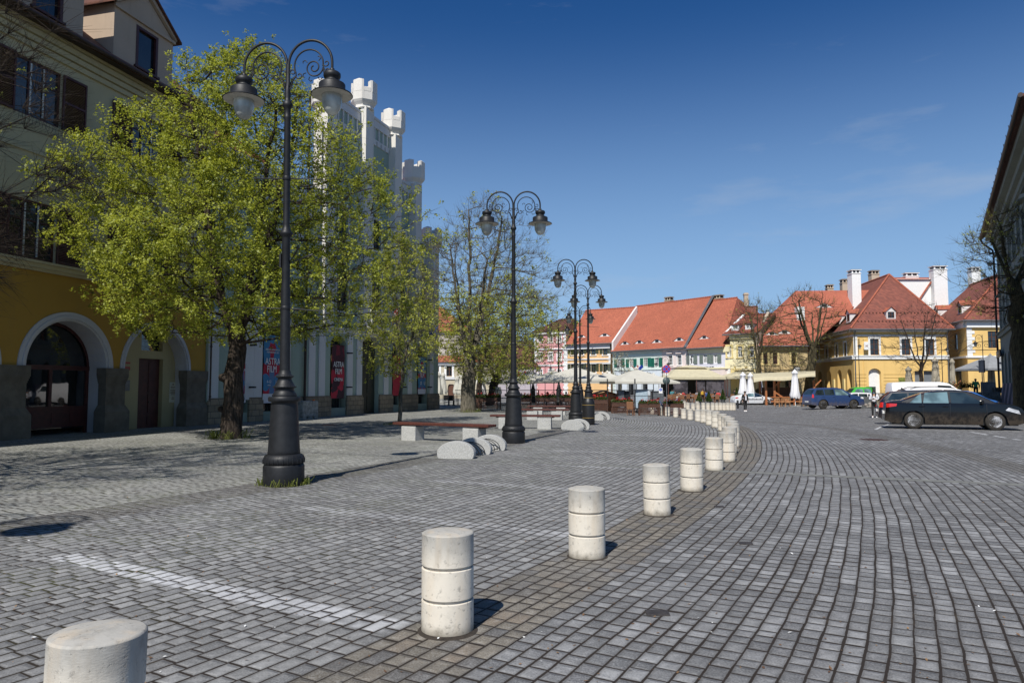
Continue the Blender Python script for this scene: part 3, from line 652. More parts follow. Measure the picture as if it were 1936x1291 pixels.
        dm = q.build('dormer', dor, b.t)
        w = MB(); w.box(wx0, wx1, y+.1, y+.14, wz0, wz1); w.build('pane', M['shopglass'], dm)
        w = MB(); f = .1; w.box(wx0-.02, wx0+f, y-.02, y+.09, wz0, wz1); w.box(wx1-f, wx1+.02, y-.02, y+.09, wz0, wz1); w.box(wx0+f, wx1-f, y-.02, y+.09, wz1-f, wz1); w.box(wx0-.1, wx1+.1, y-.08, y+.09, wz0-.06, wz0+.02); w.build('window_frame', M['redframe'], dm)
        w = MB(); e = .24
        w.slab([(x-e, y-e, zt+.02-.1), (x+dw/2, y-e, zg+.2), (x+dw/2, 5, zg+.2), (x-e, 5, zt-.1)], (0, 0, .09)); w.slab([(x+dw+e, y-e, zt-.08), (x+dw/2, y-e, zg+.2), (x+dw/2, 5, zg+.2), (x+dw+e, 5, zt-.1)], (0, 0, .09)); w.build('dormer_roof', M['tileb'], dm)
left_house()

# ---------------------------------------------------------------- the castellated white and mint house
mint = plaster('mint_plaster', (.34, .42, .35), .2); wht = plaster('white_plaster', (.64, .64, .63), .15); wht2 = plaster('weathered_white', (.72, .69, .63), .3)
def castle():
    p0 = gnd(389, 803); p1 = gnd(828, 772.5); p1 = Vector((p1.x, p1.y, 0)); d = p1-Vector((p0.x, p0.y, 0)); Lf = d.length
    b = Bld('castellated_house', 'mint and white house with battlemented turrets and film banners between its windows', (p0.x, p0.y), d)
    tur = []   # x, top z
    for px, py in ((812, 430), (777, 303), (737, 207), (680, 150), (606, 150)): tur.append((b.xp(px, .0), b.zp(px, py)))
    t = tur[::-1]; xs = [q[0] for q in t]; mid = (xs[0]+xs[1])/2
    zt = [q[1] for q in t]; print('turrets', xs, zt, Lf)
    z_hi = max(zt[0], zt[1])-2.2; z_m = b.zp(725, 240); z_l = b.zp(770, 352); z_e = b.zp(800, 457)
    lev = [b.zp(560, 345), z_hi, z_m, z_l, z_e]
    mb = MB(); ends = xs[:]; ends[-1] = Lf-.25; bounds = [0]+ends
    wins = []; ban = []
    # ground-floor openings (banners hang in them) and tall upper windows
    gx = [(452, 466), (497, 530), (625, 652), (742, 757), (789, 806)]; gopen = []
    for a, c in gx:
        x0, x1 = b.xp(a), b.xp(c); gopen.append((x0, x1, .05, b.zp(c, 653 if c > 600 else 650), ))
    door = (b.xp(685), b.xp(716)); dz = b.zp(700, 655)
    holes = [(g[0]-.05, g[1]+.12, .45, 4.6, 4.1) for g in gopen]+[(door[0], door[1], 0, 4.9, 4.3)]
    zw0, zw1 = 6.1, 9.0; uh = []
    for k in range(len(bounds)-1):
        a, c = bounds[k], bounds[k+1]
        if c-a < 1.6: continue
        m = (a+c)/2; uh.append((m-.62, m+.62, zw0, zw1, zw1-.35)); top = lev[min(k, len(lev)-1)]
        if top > 13.2: uh.append((m-.5, m+.5, 10.4, 12.4, 12.1))
    zb = 4.95
    wall(mb, 0, Lf, 0, zb, holes, 0, .45, 0)
    for k in range(len(bounds)-1):
        a, c = bounds[k], bounds[k+1]; top = lev[min(k, len(lev)-1)]
        wall(mb, a, c, zb, top, [h for h in uh if a < h[0] < c and h[3] < top], 0, .3, 0)
        mb.quad((a, .5, zb), (c, .5, zb), (c, .5, top), (a, .5, top), 0); mb.quad((a, 0, top), (c, 0, top), (c, .5, top), (a, .5, top), 0)
    for k in range(len(bounds)): 
        x = bounds[k]; tt = max(lev[max(0, min(k-1, len(lev)-1))], lev[min(k, len(lev)-1)]); mb.quad((x, 0, zb), (x, .5, zb), (x, .5, tt), (x, 0, tt), 0)
    mb.quad((Lf, 0, 0), (Lf, 14, 0), (Lf, 14, z_e), (Lf, 0, z_e), 0); mb.quad((0, 0, 0), (0, 14, 0), (0, 14, lev[0]), (0, 0, lev[0]), 0)
    mb.build('wall', mint, b.t)
    # white lesenes, string courses, copings, parapet panels
    c = MB()
    for x in ends+[.02]:
        pass
    for z, hh, pr in ((zb-.18, .2, .09), (zb+.03, .12, .16), (9.6, .18, .1)): c.box(0, Lf, -pr, -.003, z, z+hh)
    for k in range(len(bounds)-1):
        a, e = bounds[k], bounds[k+1]; top = lev[min(k, len(lev)-1)]
        c.box(a, e, -.16, .6, top, top+.16); c.box(a, e, -.10, -.003, top-.5, top-.003); c.box(a, e, -.06, -.003, top-1.35, top-1.25)
        n = max(2, int((e-a)/.5)); 
        for i in range(n):
            xx = a+(e-a)*(i+.5)/n; c.box(xx-.06, xx+.06, -.07, -.003, top-1.25, top-.5)
            c.box(xx-.2, xx+.2, -.07, -.003, top-1.62, top-1.352)
    c.build('cornice', wht, b.t)
    ql = [402, 470, 486, 540, 588, 607, 660, 678, 729, 774, 815]; 
    for px in ql:
        x = b.xp(px); q = MB(); q.box(x-.3, x+.3, -.07, -.003, 1.05, zb-.2); q.build('lesene', wht, b.t)
    q = MB(); hs_ = [(h[0]-.0, h[1]+.0) for h in holes]; xs_ = sorted([0]+[v for h in hs_ for v in h]+[Lf+.05])
    for i in range(0, len(xs_)-1, 2):
        if xs_[i+1]-xs_[i] > .1: q = MB(); q.box(xs_[i], xs_[i+1], -.12, -.003, 0, 1.02); q.box(xs_[i]+.04, xs_[i+1]-.04, -.09, -.003, 1.02, 1.16); q.build('plinth', M['plinth'], b.t)
    # turrets: square piers with chamfered battlemented heads
    for x, z in zip(xs, zt):
        q = MB(); r = .56; z0 = zb+.2; c8 = math.pi/8
        def ring(rad, zz): return [(x+rad*math.cos(c8+math.pi/4*k), -.12+rad*math.sin(c8+math.pi/4*k), zz) for k in range(8)]
        q.box(x-.48, x+.48, -.50, .38, z0, z-1.75)
        q.lathe([(.56, 0), (.64, .05), (.60, .12), (.60, .22), (.74, .38), (.82, .5), (.82, 1.02)], (x, -.05, z-1.85), 8, ph=c8, smooth=False)
        for k in range(8):
            a0 = c8+math.pi/4*k; a1 = a0+math.pi/4; am = (a0+a1)/2
            if k % 2 == 0: continue
            pts = []
            for (aa, rr) in ((am-.50, .78), (am-.36, .82), (am+.36, .82), (am+.50, .78), (am+.50, .46), (am-.50, .46)): pts.append((x+rr*math.cos(aa)*1.0, -.05+rr*math.sin(aa), z-.85))
            q.slab(pts, (0, 0, .72)); pts2 = [(p[0], p[1], z-.13) for p in pts]; cx_ = sum(p[0] for p in pts)/len(pts); cy_ = sum(p[1] for p in pts)/len(pts)
            q.add(pts2+[(cx_, cy_, z)], [(i_, (i_+1) % 6, 6) for i_ in range(6)])
        for k in range(8):
            if k % 2: continue
            a0 = c8+math.pi/4*k; am = a0+math.pi/8; pts = [(x+rr*math.cos(aa), -.05+rr*math.sin(aa), z-.85) for (aa, rr) in ((am-.28, .80), (am+.28, .80), (am+.28, .48), (am-.28, .48))]
            q.slab(pts, (0, 0, .25)); pts2 = [(p[0], p[1], z-.60) for p in pts]; cx_ = sum(p[0] for p in pts)/len(pts); cy_ = sum(p[1] for p in pts)/len(pts); q.add(pts2+[(cx_, cy_, z-.52)], [(0, 1, 4), (1, 2, 4), (2, 3, 4), (3, 0, 4)])
        q.build('turret', wht2, b.t)
    for h in uh: window(b, h[0], h[1], h[2], h[3]-.05, M['black'], M['glass'], wht, .16, depth=.24, nx=2, nz=4)
    # gates behind the openings
    for g in holes[:-1]:
        q = MB(); 
        n = 7
        for k in range(n+1): xx = g[0]+.03+(g[1]-g[0]-.06)*k/n; q.tube([(xx, .3, .1), (xx, .3, 1.6)], .012, 4)
        q.box(g[0], g[1], .28, .32, 1.0, 1.06); q.box(g[0], g[1], .28, .32, .12, .2); q.build('iron_gate', M['black'], b.t)
        q = MB(); q.quad((g[0], .44, 0), (g[1], .44, 0), (g[1], .44, 4.6), (g[0], .44, 4.6)); q.build('pane', M['shopglass'], b.t)
        q = MB(); q.box(g[1]-.02, g[1]+.1, -.4, -.05, 3.6, 3.68); q.box(g[1]-.02, g[1]+.1, -.4, -.05, 1.6, 1.68); q.build('shutter_hinge', M['black'], b.t)
    q = MB(); q.box(door[0], door[1], .3, .38, 0, 4.3)
    for k in range(2):
        xx = door[0]+.08+k*(door[1]-door[0])/2
        for za, ze_ in ((.2, 1.1), (1.25, 2.6), (2.75, 3.6)): q.box(xx, xx+(door[1]-door[0])/2-.16, .27, .301, za, ze_)
    dr = q.build('double_door', plain('dark_green_door', (.018, .022, .014), .5), b.t)
    q = MB(); q.quad((door[0], .44, 4.2), (door[1], .44, 4.2), (door[1], .44, 4.95), (door[0], .44, 4.95)); q.build('pane', M['shopglass'], b.t)
    # balcony over the door with console
    q = MB(); q.box(door[0]-.7, door[1]+.6, -1.1, -.003, zb+.22, zb+.42)
    for x in (door[0]-.5, door[1]+.3): q.add([(x, 0, zb-.6), (x+.25, 0, zb-.6), (x+.25, 0, zb+.2), (x, 0, zb+.2), (x, -1.0, zb+.2), (x+.25, -1.0, zb+.2), (x+.25, -.35, zb-.4), (x, -.35, zb-.4)], [(0, 1, 6, 7), (7, 6, 5, 4), (0, 7, 4, 3), (1, 2, 5, 6)])
    for k in range(9): xx = door[0]-.65+k*(door[1]-door[0]+1.2)/8; q.box(xx-.05, xx+.05, -1.05, -.95, zb+.42, zb+1.25)
    q.box(door[0]-.7, door[1]+.6, -1.1, -.9, zb+1.25, zb+1.38); q.build('balcony', wht, b.t)
    q = MB(); q.tube([(b.xp(572), -.16, zb-.3), (b.xp(572), -.16, .1)], .07, 8); q.tube([(b.xp(572), -.16, z_m-1), (b.xp(572), -.16, zb-.3)], .06, 8); q.build('downpipe', M['darkgutter'], b.t)
    zr = z_hi+1.0; roofslab(b, [(0, .6, lev[0]-.2), (xs[0], .6, lev[0]-.2), (xs[0], 7.5, lev[0]+5), (0, 7.5, lev[0]+5)], M['tiled'], th=.15); roofslab(b, [(xs[0], .6, z_e-.2), (Lf, .6, z_e-.2), (Lf, 7.5, z_e+.6), (xs[0], 7.5, z_e+.6)], M['tiled'], th=.15); roofslab(b, [(0, 14.4, z_e-.2), (Lf, 14.4, z_e-.2), (Lf, 7.5, z_e+.4), (0, 7.5, lev[0]+5)], M['tiled'], th=.15)
    # banners: their own things hanging in the openings
    def banner(px0, px1, y0, y1, kind, label, pyx=None):
        x0, x1 = b.xp(px0), b.xp(px1); pm = (px0+px1)/2; z1, z0 = b.zp(pm, y0), b.zp(pm, y1); W, H = x1-x0, z1-z0
        loc = b.o + b.d*x0 + b.n*.03 + Vector((0, 0, z0)); t_ = thing('film_banner', label, 'banner', loc, b.rz, 'film festival banners on the mint house')
        nm = NT('banner_print_'+kind); o = nm.obj(); sp = nm.node('ShaderNodeSeparateXYZ'); nm.l.new(o, sp.inputs[0]); X = nm.math('DIVIDE', sp.outputs[0], W); Z = nm.math('DIVIDE', sp.outputs[2], H)
        if kind == 'blue':
            f = None
            for cx_, cz_ in ((.12, .9), (.88, .9), (.15, .68), (.85, .68), (.15, .30), (.85, .30), (.5, .99)):
                dx = nm.math('MULTIPLY', nm.math('SUBTRACT', X, cx_), W); dz_ = nm.math('MULTIPLY', nm.math('SUBTRACT', Z, cz_), H*.75)
                dd = nm.math('SQRT', nm.math('ADD', nm.math('MULTIPLY', dx, dx), nm.math('MULTIPLY', dz_, dz_))); k = nm.ramp(dd, (W*.24, W*.25, 1, 0)); f = k if f is None else nm.math('MAXIMUM', f, k)
            base = nm.mix(f, (.42, .012, .04), (.04, .20, .38)); mid_ = nm.ramp(nm.math('ABSOLUTE', nm.math('SUBTRACT', X, .5)), (.10, .2, 1, 0)); base = nm.mix(nm.math('MULTIPLY', mid_, nm.ramp(Z, (.42, .56, .9, 0))), base, (.04, .20, .38))
            base = nm.mix(nm.ramp(Z, (.135, .14, 1, 0)), base, (.62, .62, .66))
        elif kind == 'dark':
            n_ = nm.noise(1.2, 2, .4, o); base = nm.mix(nm.ramp(n_, (.48, .5, 0, 1)), (.42, .012, .04), (.035, .006, .02)); base = nm.mix(nm.ramp(Z, (.45, .75, 0, .7)), base, (.06, .008, .02))
        else: base = (.42, .015, .035)
        nm.set(Base_Color=base, Roughness=.7)
        q = MB(); nz_ = 12; vs = [(x, .02*math.sin(3*z/H*6.28+x*2), z) for z in [H*i/nz_ for i in range(nz_+1)] for x in (0, W*.5, W)]
        fs = [(3*i+j, 3*i+j+1, 3*i+j+4, 3*i+j+3) for i in range(nz_) for j in (0, 1)]; q.add(vs, fs, 0, True); q.tube([(-.03, 0, H), (W+.03, 0, H)], .015, 6, 1); q.tube([(-.03, 0, 0), (W+.03, 0, 0)], .015, 6, 1)
        cl = q.build('banner_sheet', [nm.m, M['black']], t_)
        def T(s, z, size, x=.5, sx=.75): text_mesh(s, size, M['white'], 'lettering', t_, (x*W, -.045, z*H), FRONT, .004, 'CENTER', sx)
        if kind == 'blue':
            T('ASTRA', .60, W*.36, .5, .82); T('FILM', .49, W*.36, .45, .82); T('SIBIU INTERNATIONAL', .775, W*.095, .5, .9); T('FILM FESTIVAL 2021', .735, W*.095, .5, .9)
            T('4–13', .31, W*.16, .3, .8); T('5–25', .31, W*.16, .8, .8); T('ONLINE', .26, W*.07, .3); T('ONLINE', .26, W*.07, .8)
        elif kind == 'dark': T('ASTRA', .63, W*.34, .5, .8); T('FILM', .50, W*.34, .5, .8); T('CINEMA', .35, W*.2, .5, .95)
        else: T('ASTRA', .74, W*.36, .5, .8); T('FILM', .62, W*.36, .5, .8)
    banner(452, 465, 635, 762, 'blue', 'red and blue film banner half hidden behind the big tree trunk')
    banner(497, 529, 632, 762, 'blue', 'red and blue film banner just left of the nearest lamp post')
    banner(626, 650, 652, 753, 'dark', 'dark red cinema banner between the concrete block and the green door')
    banner(742, 757, 672, 748, 'red', 'plain red film banner behind the young tree trunk')
    banner(790, 804, 674, 745, 'blue', 'narrow red and blue film banner at the far corner of the mint house')
    # flags on slanted poles by the balcony
    def flag(px, py, cols, label, L=1.9):
        x, z = b.xz(px, py); p = b.o+b.d*x+Vector((0, 0, z)); t_ = thing('flag', label, 'flag', p, b.rz, 'flags on the balcony of the mint house')
        q = MB(); q.tube([(0, .1, -1.0), (0, -1.2, .4)], .02, 6); q.build('flag_pole', M['white'], t_)
        q = MB(); n = 9; W_ = 1.0
        for ci in range(len(cols)):
            vs = []
            for i in range(n+1):
                s = i/n
                for tt in (ci/len(cols), (ci+1)/len(cols)):
                    vs.append((.06*math.sin(s*7+ci)+.35*tt, -.25-.9*(1-tt)-.1*s, .3-.9*tt-.75*s*(1-.3*tt)+.25))
            q.add(vs, [(2*i, 2*i+2, 2*i+3, 2*i+1) for i in range(n)], ci, True)
        q.build('flag_cloth', cols, t_)
    cr = [fabric('flag_blue', (.03, .06, .35)), fabric('flag_yellow', (.75, .45, .03)), fabric('flag_red', (.55, .03, .03))]
    flag(720, 600, cr[::-1], 'red, yellow and blue flag over the door of the mint house'); flag(800, 622, [fabric('flag_eu_blue', (.08, .14, .55))], 'blue flag with gold stars near the far end of the mint house')
castle()
# ---------------------------------------------------------------- trees
def tree(name, label, base, fork, profile, n, leaves=0, lsize=.08, leafm=None, barkmat=None, seed=1, r0=.3, lean=(0, 0), group=None, tip=.006, squash=1.0, spread=.10, seglen=.55, keep=None,
         trunk_r=None, bias=.45, low_leaf=None, droop=0.0, twigs=0, twl=.45, gnarl=.06, offc=(0, 0), extra=None, multi=1):
    """profile: (height, radius) pairs of the crown; points sown inside it are joined to the trunk by short limbs"""
    rg = np.random.RandomState(seed); hs_ = np.array([p[0] for p in profile]); rs = np.array([p[1] for p in profile])
    def radius(z): return np.interp(z, hs_, rs)
    lob = rg.rand(5)*6.28
    pts = []
    while len(pts) < n:
        z = rg.uniform(hs_[0], hs_[-1]); a = rg.uniform(0, 6.283); rm = radius(z); 
        if rg.rand()*rs.max() > rm+.15: continue
        m = 1+.14*math.sin(3*a+lob[0]+z*.7)+.12*math.sin(5*a+lob[1]-z*1.3)+.07*math.sin(9*a+lob[2]+z*2)
        rr = rm*m*(rg.rand()**.42); p = (rr*math.cos(a)+offc[0], rr*math.sin(a)*squash+offc[1], z - droop*(rr/max(rs.max(), .1))**2)
        if keep and not keep(*p): continue
        pts.append(p)
    pts = np.array(pts)
    nodes = []; par = []; 
    k = max(3, int(fork/.4))
    for i in range(k+1):
        t = i/k; nodes.append((lean[0]*t+gnarl*math.sin(i*1.7+seed)*t, lean[1]*t+gnarl*math.cos(i*1.3+seed)*t, fork*t)); par.append(i-1)
    trunk_n = len(nodes); top = np.array(nodes[-1]); plen = [0.0]*trunk_n
    if multi > 1:        # a few strong leaders
        for m in range(multi):
            a = 6.28*m/multi+rg.rand(); H = (hs_[-1]-fork)*rg.uniform(.6, .95); R_ = rs.max()*rg.uniform(.25, .5); prev = trunk_n-1; kk = int(H/.6)
            for i in range(1, kk+1):
                t = i/kk; nodes.append((top[0]+R_*math.cos(a)*t**.7+rg.normal(0, .05), top[1]+R_*math.sin(a)*t**.7*squash+rg.normal(0, .05), top[2]+H*t)); par.append(prev); prev = len(nodes)-1; plen.append(plen[par[-1]]*.5+.25)
    order = np.argsort(np.linalg.norm(pts-top, axis=1)+rg.normal(0, .25, len(pts)))
    cap_ = len(nodes)+len(pts)*8; P = np.zeros((cap_, 3)); P[:len(nodes)] = nodes; PL = np.zeros(cap_); PL[:len(plen)] = plen; N = len(nodes); par = list(par)
    lo = max(0, trunk_n-3)
    for j in order:
        p = pts[j]; d = P[lo:N]-p; dist = np.sqrt((d*d).sum(1)); up = (P[lo:N, 2]-p[2]).clip(0)*.5
        i = int(np.argmin(dist+bias*PL[lo:N]+up))+lo
        L = np.linalg.norm(p-P[i]); kk = max(1, int(round(L/seglen))); a = P[i].copy(); prev = i
        sag = rg.normal(0, .05*L, 3)
        for q in range(1, kk+1):
            if N >= cap_-1: break
            t = q/kk; P[N] = a+(p-a)*t+sag*math.sin(math.pi*t)+(rg.normal(0, .025, 3) if q < kk else 0); par.append(prev); PL[N] = PL[prev]+L/kk; prev = N; N += 1
    P = P[:N]; par = np.array(par[:N])
    ch = [[] for _ in range(N)]
    for i in range(1, N): ch[par[i]].append(i)
    rad = np.zeros(N); e = 2.35
    for i in range(N-1, -1, -1):
        rad[i] = tip if not ch[i] else max(tip, sum(rad[c]**e for c in ch[i])**(1/e))
    sc_ = r0/rad[0] if rad[0] > 0 else 1
    pw = math.log(r0/tip)/math.log(max(rad[0]/tip, 1.01)); rad = tip*(rad/tip)**pw
    if trunk_r:
        for i in range(trunk_n): t = i/(trunk_n-1); rad[i] = max(rad[i], trunk_r[0]*(1-t)+trunk_r[1]*t)
    else:
        rad[0] *= 1.3
    V = []; F = []
    def chain(ids):
        base_ = len(V) and sum(len(v) for v in V); pp = P[ids]; rr = rad[ids].copy(); rr[0] = min(rr[0], rr[1]*1.5) if ids[0] != 0 else rr[0]
        ns = 14 if rr[0] > .12 else (7 if rr[0] > .04 else (4 if rr[0] > .012 else 3))
        tan = np.gradient(pp, axis=0); tan /= np.linalg.norm(tan, axis=1)[:, None]+1e-9
        ref = np.array([0.3, 1, .1]) if abs(tan[0][2]) > .8 else np.array([0, 0, 1.0]); ang = np.arange(ns)*6.28318/ns
        u = np.cross(tan, ref); u /= np.linalg.norm(u, axis=1)[:, None]+1e-9; w = np.cross(tan, u)
        rk = rr[:, None]*np.ones(ns)
        if rr[0] > .15: rk = rk*(1+.09*np.sin(ang*3+seed)[None, :]+.05*np.sin(ang*7)[None, :]+rg.normal(0, .035, rk.shape))
        ring = pp[:, None, :]+u[:, None, :]*(np.cos(ang)[None, :, None]*rk[:, :, None])+w[:, None, :]*(np.sin(ang)[None, :, None]*rk[:, :, None])
        V.append(ring.reshape(-1, 3)); m = len(ids)
        i0 = np.arange(m-1)[:, None]*ns; kk = np.arange(ns)[None, :]; k2 = (np.arange(ns)+1)[None, :] % ns
        F.append(np.stack([i0+kk, i0+k2, i0+ns+k2, i0+ns+kk], -1).reshape(-1, 4)+(base_ or 0))
    stack = [(0, None)]
    while stack:
        s_, pr = stack.pop(); ids = [] if pr is None else [pr]; c = s_
        while True:
            ids.append(c)
            if not ch[c]: break
            cs = sorted(ch[c], key=lambda q: -rad[q]); 
            for o in cs[1:]: stack.append((o, c))
            c = cs[0]
        if len(ids) > 1: chain(np.array(ids))
    tips = np.array([i for i in range(N) if rad[i] < tip*2.6 and i > trunk_n]); 
    if twigs:
        tv = []; tf = []; b0 = sum(len(v) for v in V); src = tips[rg.randint(0, len(tips), twigs)]
        out = P[src]-np.array([offc[0], offc[1], hs_.mean()*.7]); out /= np.linalg.norm(out, axis=1)[:, None]+1e-6
        dirs = out*.8+rg.normal(0, .55, out.shape); dirs[:, 2] += .25; dirs /= np.linalg.norm(dirs, axis=1)[:, None]
        le = rg.uniform(.4, 1, twigs)[:, None]*twl; A = P[src]; B = A+dirs*le*.5+rg.normal(0, .02, A.shape); E = B+dirs*le*.5+rg.normal(0, .05, A.shape)*twl
        side = np.cross(dirs, rg.normal(0, 1, dirs.shape)); side /= np.linalg.norm(side, axis=1)[:, None]+1e-6; sid2 = np.cross(dirs, side); r_ = tip*.75
        ring = []
        for Q, q in ((A, 1.0), (B, .7), (E, .25)):
            for a in (0, 2.094, 4.189): ring.append(Q+(side*math.cos(a)+sid2*math.sin(a))*r_*q)
        Vt = np.stack(ring, 1).reshape(-1, 3); f = []
        for l in (0, 3):
            for a in range(3): f.append([l+a, l+(a+1) % 3, l+3+(a+1) % 3, l+3+a])
        f = np.array(f); Ft = (np.arange(twigs)[:, None, None]*9+f[None]).reshape(-1, 4)+b0; V.append(Vt); F.append(Ft)
        twpts = np.concatenate([B, E])
    root = thing(name, label, 'tree', base, 0, group); me = rawmesh('trunk', np.concatenate(V), np.concatenate(F), barkmat or M['bark'])
    me.polygons.foreach_set('use_smooth', [True]*len(me.polygons)); share(me, 'trunk', root)
    if leaves:
        pool = P[tips] if not twigs else np.concatenate([P[tips], twpts, twpts]); 
        if low_leaf is not None:
            w = low_leaf(pool); w = w/w.sum(); cidx = rg.choice(len(pool), leaves//10, p=w)
        else: cidx = rg.randint(0, len(pool), leaves//10)
        cen = pool[cidx]+rg.normal(0, spread, (len(cidx), 3)); idx = np.repeat(np.arange(len(cen)), 10); nL = len(idx)
        pos = cen[idx]+rg.normal(0, lsize*.75, (nL, 3)); s_ = lsize*rg.uniform(.55, 1.25, nL)[:, None]
        nr = rg.normal(0, 1, (nL, 3)); nr[:, 2] = np.abs(nr[:, 2])+.35; nr[:, :2] += (pos[:, :2]-np.array(offc))*.08; nr /= np.linalg.norm(nr, axis=1)[:, None]
        t1 = np.cross(nr, rg.normal(0, 1, (nL, 3))); t1 /= np.linalg.norm(t1, axis=1)[:, None]; t2 = np.cross(nr, t1)
        v = np.stack([pos-t1*s_*.5, pos-t2*s_*.42+nr*s_*.12, pos+t1*s_*.6, pos+t2*s_*.42+nr*s_*.12], 1).reshape(-1, 3)
        q = np.arange(nL*4).reshape(-1, 4); share(rawmesh('crown', v, q, leafm), 'crown', root)
    return root
g = gnd(435, 829)
tree('lime_tree', 'big lime tree in fresh yellow-green leaf on a dark knobbly trunk', g, 3.3, [(3.3, 2.8), (3.9, 4.3), (4.8, 4.8), (6.2, 5.0), (8.0, 4.9), (9.4, 4.1), (10.6, 3.0), (11.8, 1.9), (12.8, .4)], 2600, 150000, .07, M['leaf'], M['bark'], 3, .27, (.05, .2), trunk_r=(.34, .25), multi=6, twigs=9000, twl=.5, offc=(.35, 0), spread=.085, bias=.35,
     low_leaf=lambda p: np.where(p[:, 0] > 2.0, .55, 1.0)*np.where(p[:, 2] > 9.5, .55, 1.0), squash=.9, gnarl=.05)
# knots on its trunk
for (dx, z, r) in ((-.22, 1.95, .16), (-.27, .95, .11), (.20, 2.2, .12)): mb = MB(); mb.lathe([(0, -r), (r*.8, -r*.6), (r, 0), (r*.8, r*.6), (0, r)], (dx, -.08, z), 10, sx=1.1); mb.build('bark_knot', M['bark'], bpy.data.objects['lime_tree'])
g2 = gnd(884, 779)
tree('lime_tree', 'tall sparse lime with several stems behind the second lamp post', g2, 3.4, [(2.6, 1.8), (4.2, 3.6), (6.5, 4.9), (9, 4.6), (11.5, 3.6), (13.2, 2.0), (14.3, .6)], 1150, 17000, .11, M['leaf2'], M['barkl'], 11, .36, (.1, 0), trunk_r=(.52, .40), multi=7, twigs=9000, twl=.9, spread=.16, tip=.009, bias=.5,
     low_leaf=lambda p: np.where(p[:, 2] > 7.5, .12, 1.0), offc=(1.1, 0))
g3 = GX(925, 62)
tree('lime_tree', 'lower leafy lime behind the taller one, over the flower boxes', g3, 2.2, [(2.0, 1.6), (3.4, 4.2), (5.6, 5.6), (8.2, 5.2), (10.2, 3.0), (11.2, .6)], 800, 15000, .12, M['leaf2'], M['bark'], 23, .36, (.5, 0), trunk_r=(.42, .34), multi=5, twigs=5000, twl=.9, spread=.2, tip=.01, offc=(1.4, 0))
g4 = GX(905, 56)
tree('lime_tree', 'thin dark tree between the two larger limes', g4, 2.6, [(2.4, .6), (4, 1.7), (6.5, 2.0), (9, .6)], 300, 4500, .12, M['leaf2'], M['bark'], 5, .2, (.1, 0), trunk_r=(.26, .2), multi=3, twigs=900, twl=.6)
g5 = gnd(755, 800)
tree('young_tree', 'slim young tree with a pale straight trunk by the first bench', g5, 2.6, [(2.2, .5), (2.8, 1.3), (4.2, 1.75), (6.0, 1.55), (7.6, .9), (8.8, .2)], 620, 11500, .085, M['leaf2'], M['barkl'], 31, .085, (.12, 0), trunk_r=(.10, .075), multi=1, twigs=2200, twl=.55, spread=.12, tip=.006)
# bare tree just beyond the left edge of the picture: only its outer branches come into view
tree('bare_tree', 'bare tree at the left edge reaching thin budding branches before the house', (-11.6, 10.2, 0), 2.8, [(2.6, .8), (4.2, 3.4), (6.4, 4.3), (8.6, 3.9), (10.6, 2.2), (11.4, .4)], 1100, 4200, .04, M['leaf2'], M['bark'], 41, .26, trunk_r=(.3, .24), multi=6, twigs=16000, twl=.85, tip=.006, spread=.04, droop=1.2)
g6 = GX(1524, 84)
tree('bare_tree', 'bare pollarded tree with a thick trunk beside the timber pergola', g6, 6.2, [(4.4, 1.2), (6.0, 4.2), (8.6, 5.4), (11.3, 4.6), (13.0, 2.2), (13.8, .4)], 450, 2600, .06, M['leaf2'], M['barkm'], 51, .46, (.9, 0), trunk_r=(.55, .36), multi=6, twigs=2400, twl=1.0, tip=.014, gnarl=.08)
g7 = GX(1430, 87)
tree('bare_tree', 'bare tree in front of the cream house, just left of the pergola tree', g7, 5.0, [(4.6, 1.4), (6.4, 3.3), (9.4, 3.6), (11.6, 2.2), (12.6, .4)], 340, 2600, .07, M['leaf2'], M['barkm'], 61, .26, (.3, 0), trunk_r=(.34, .26), multi=5, twigs=1700, twl=1.0, tip=.014, gnarl=.08)
g8 = GX(1739, 70)
tree('bare_tree', 'slender bare tree behind the parked cars before the corner house', g8, 4.0, [(3.4, .8), (4.8, 3.2), (6.8, 4.3), (8.6, 3.3), (9.8, 1.5), (10.6, .3)], 330, 0, .06, None, M['bark'], 71, .17, (.15, 0), trunk_r=(.22, .16), multi=5, twigs=1300, twl=.9, tip=.010)
g9 = Vector((27.3, 38.0, 0))
tree('bare_tree', 'old pollarded tree with mossy stubs against the dark house at the right edge', g9, 7.0, [(4.9, .8), (6.2, 2.6), (8.0, 3.2), (10.0, 2.6), (11.4, .9)], 420, 3500, .06, M['leaf2'], M['barkm'], 83, .34, (-.1, 0), trunk_r=(.42, .34), multi=6, twigs=2600, twl=.9, tip=.009, gnarl=.12)
g10 = GX(1590, 97)
# small shrub by the pergola and conifers in pots come with the terraces

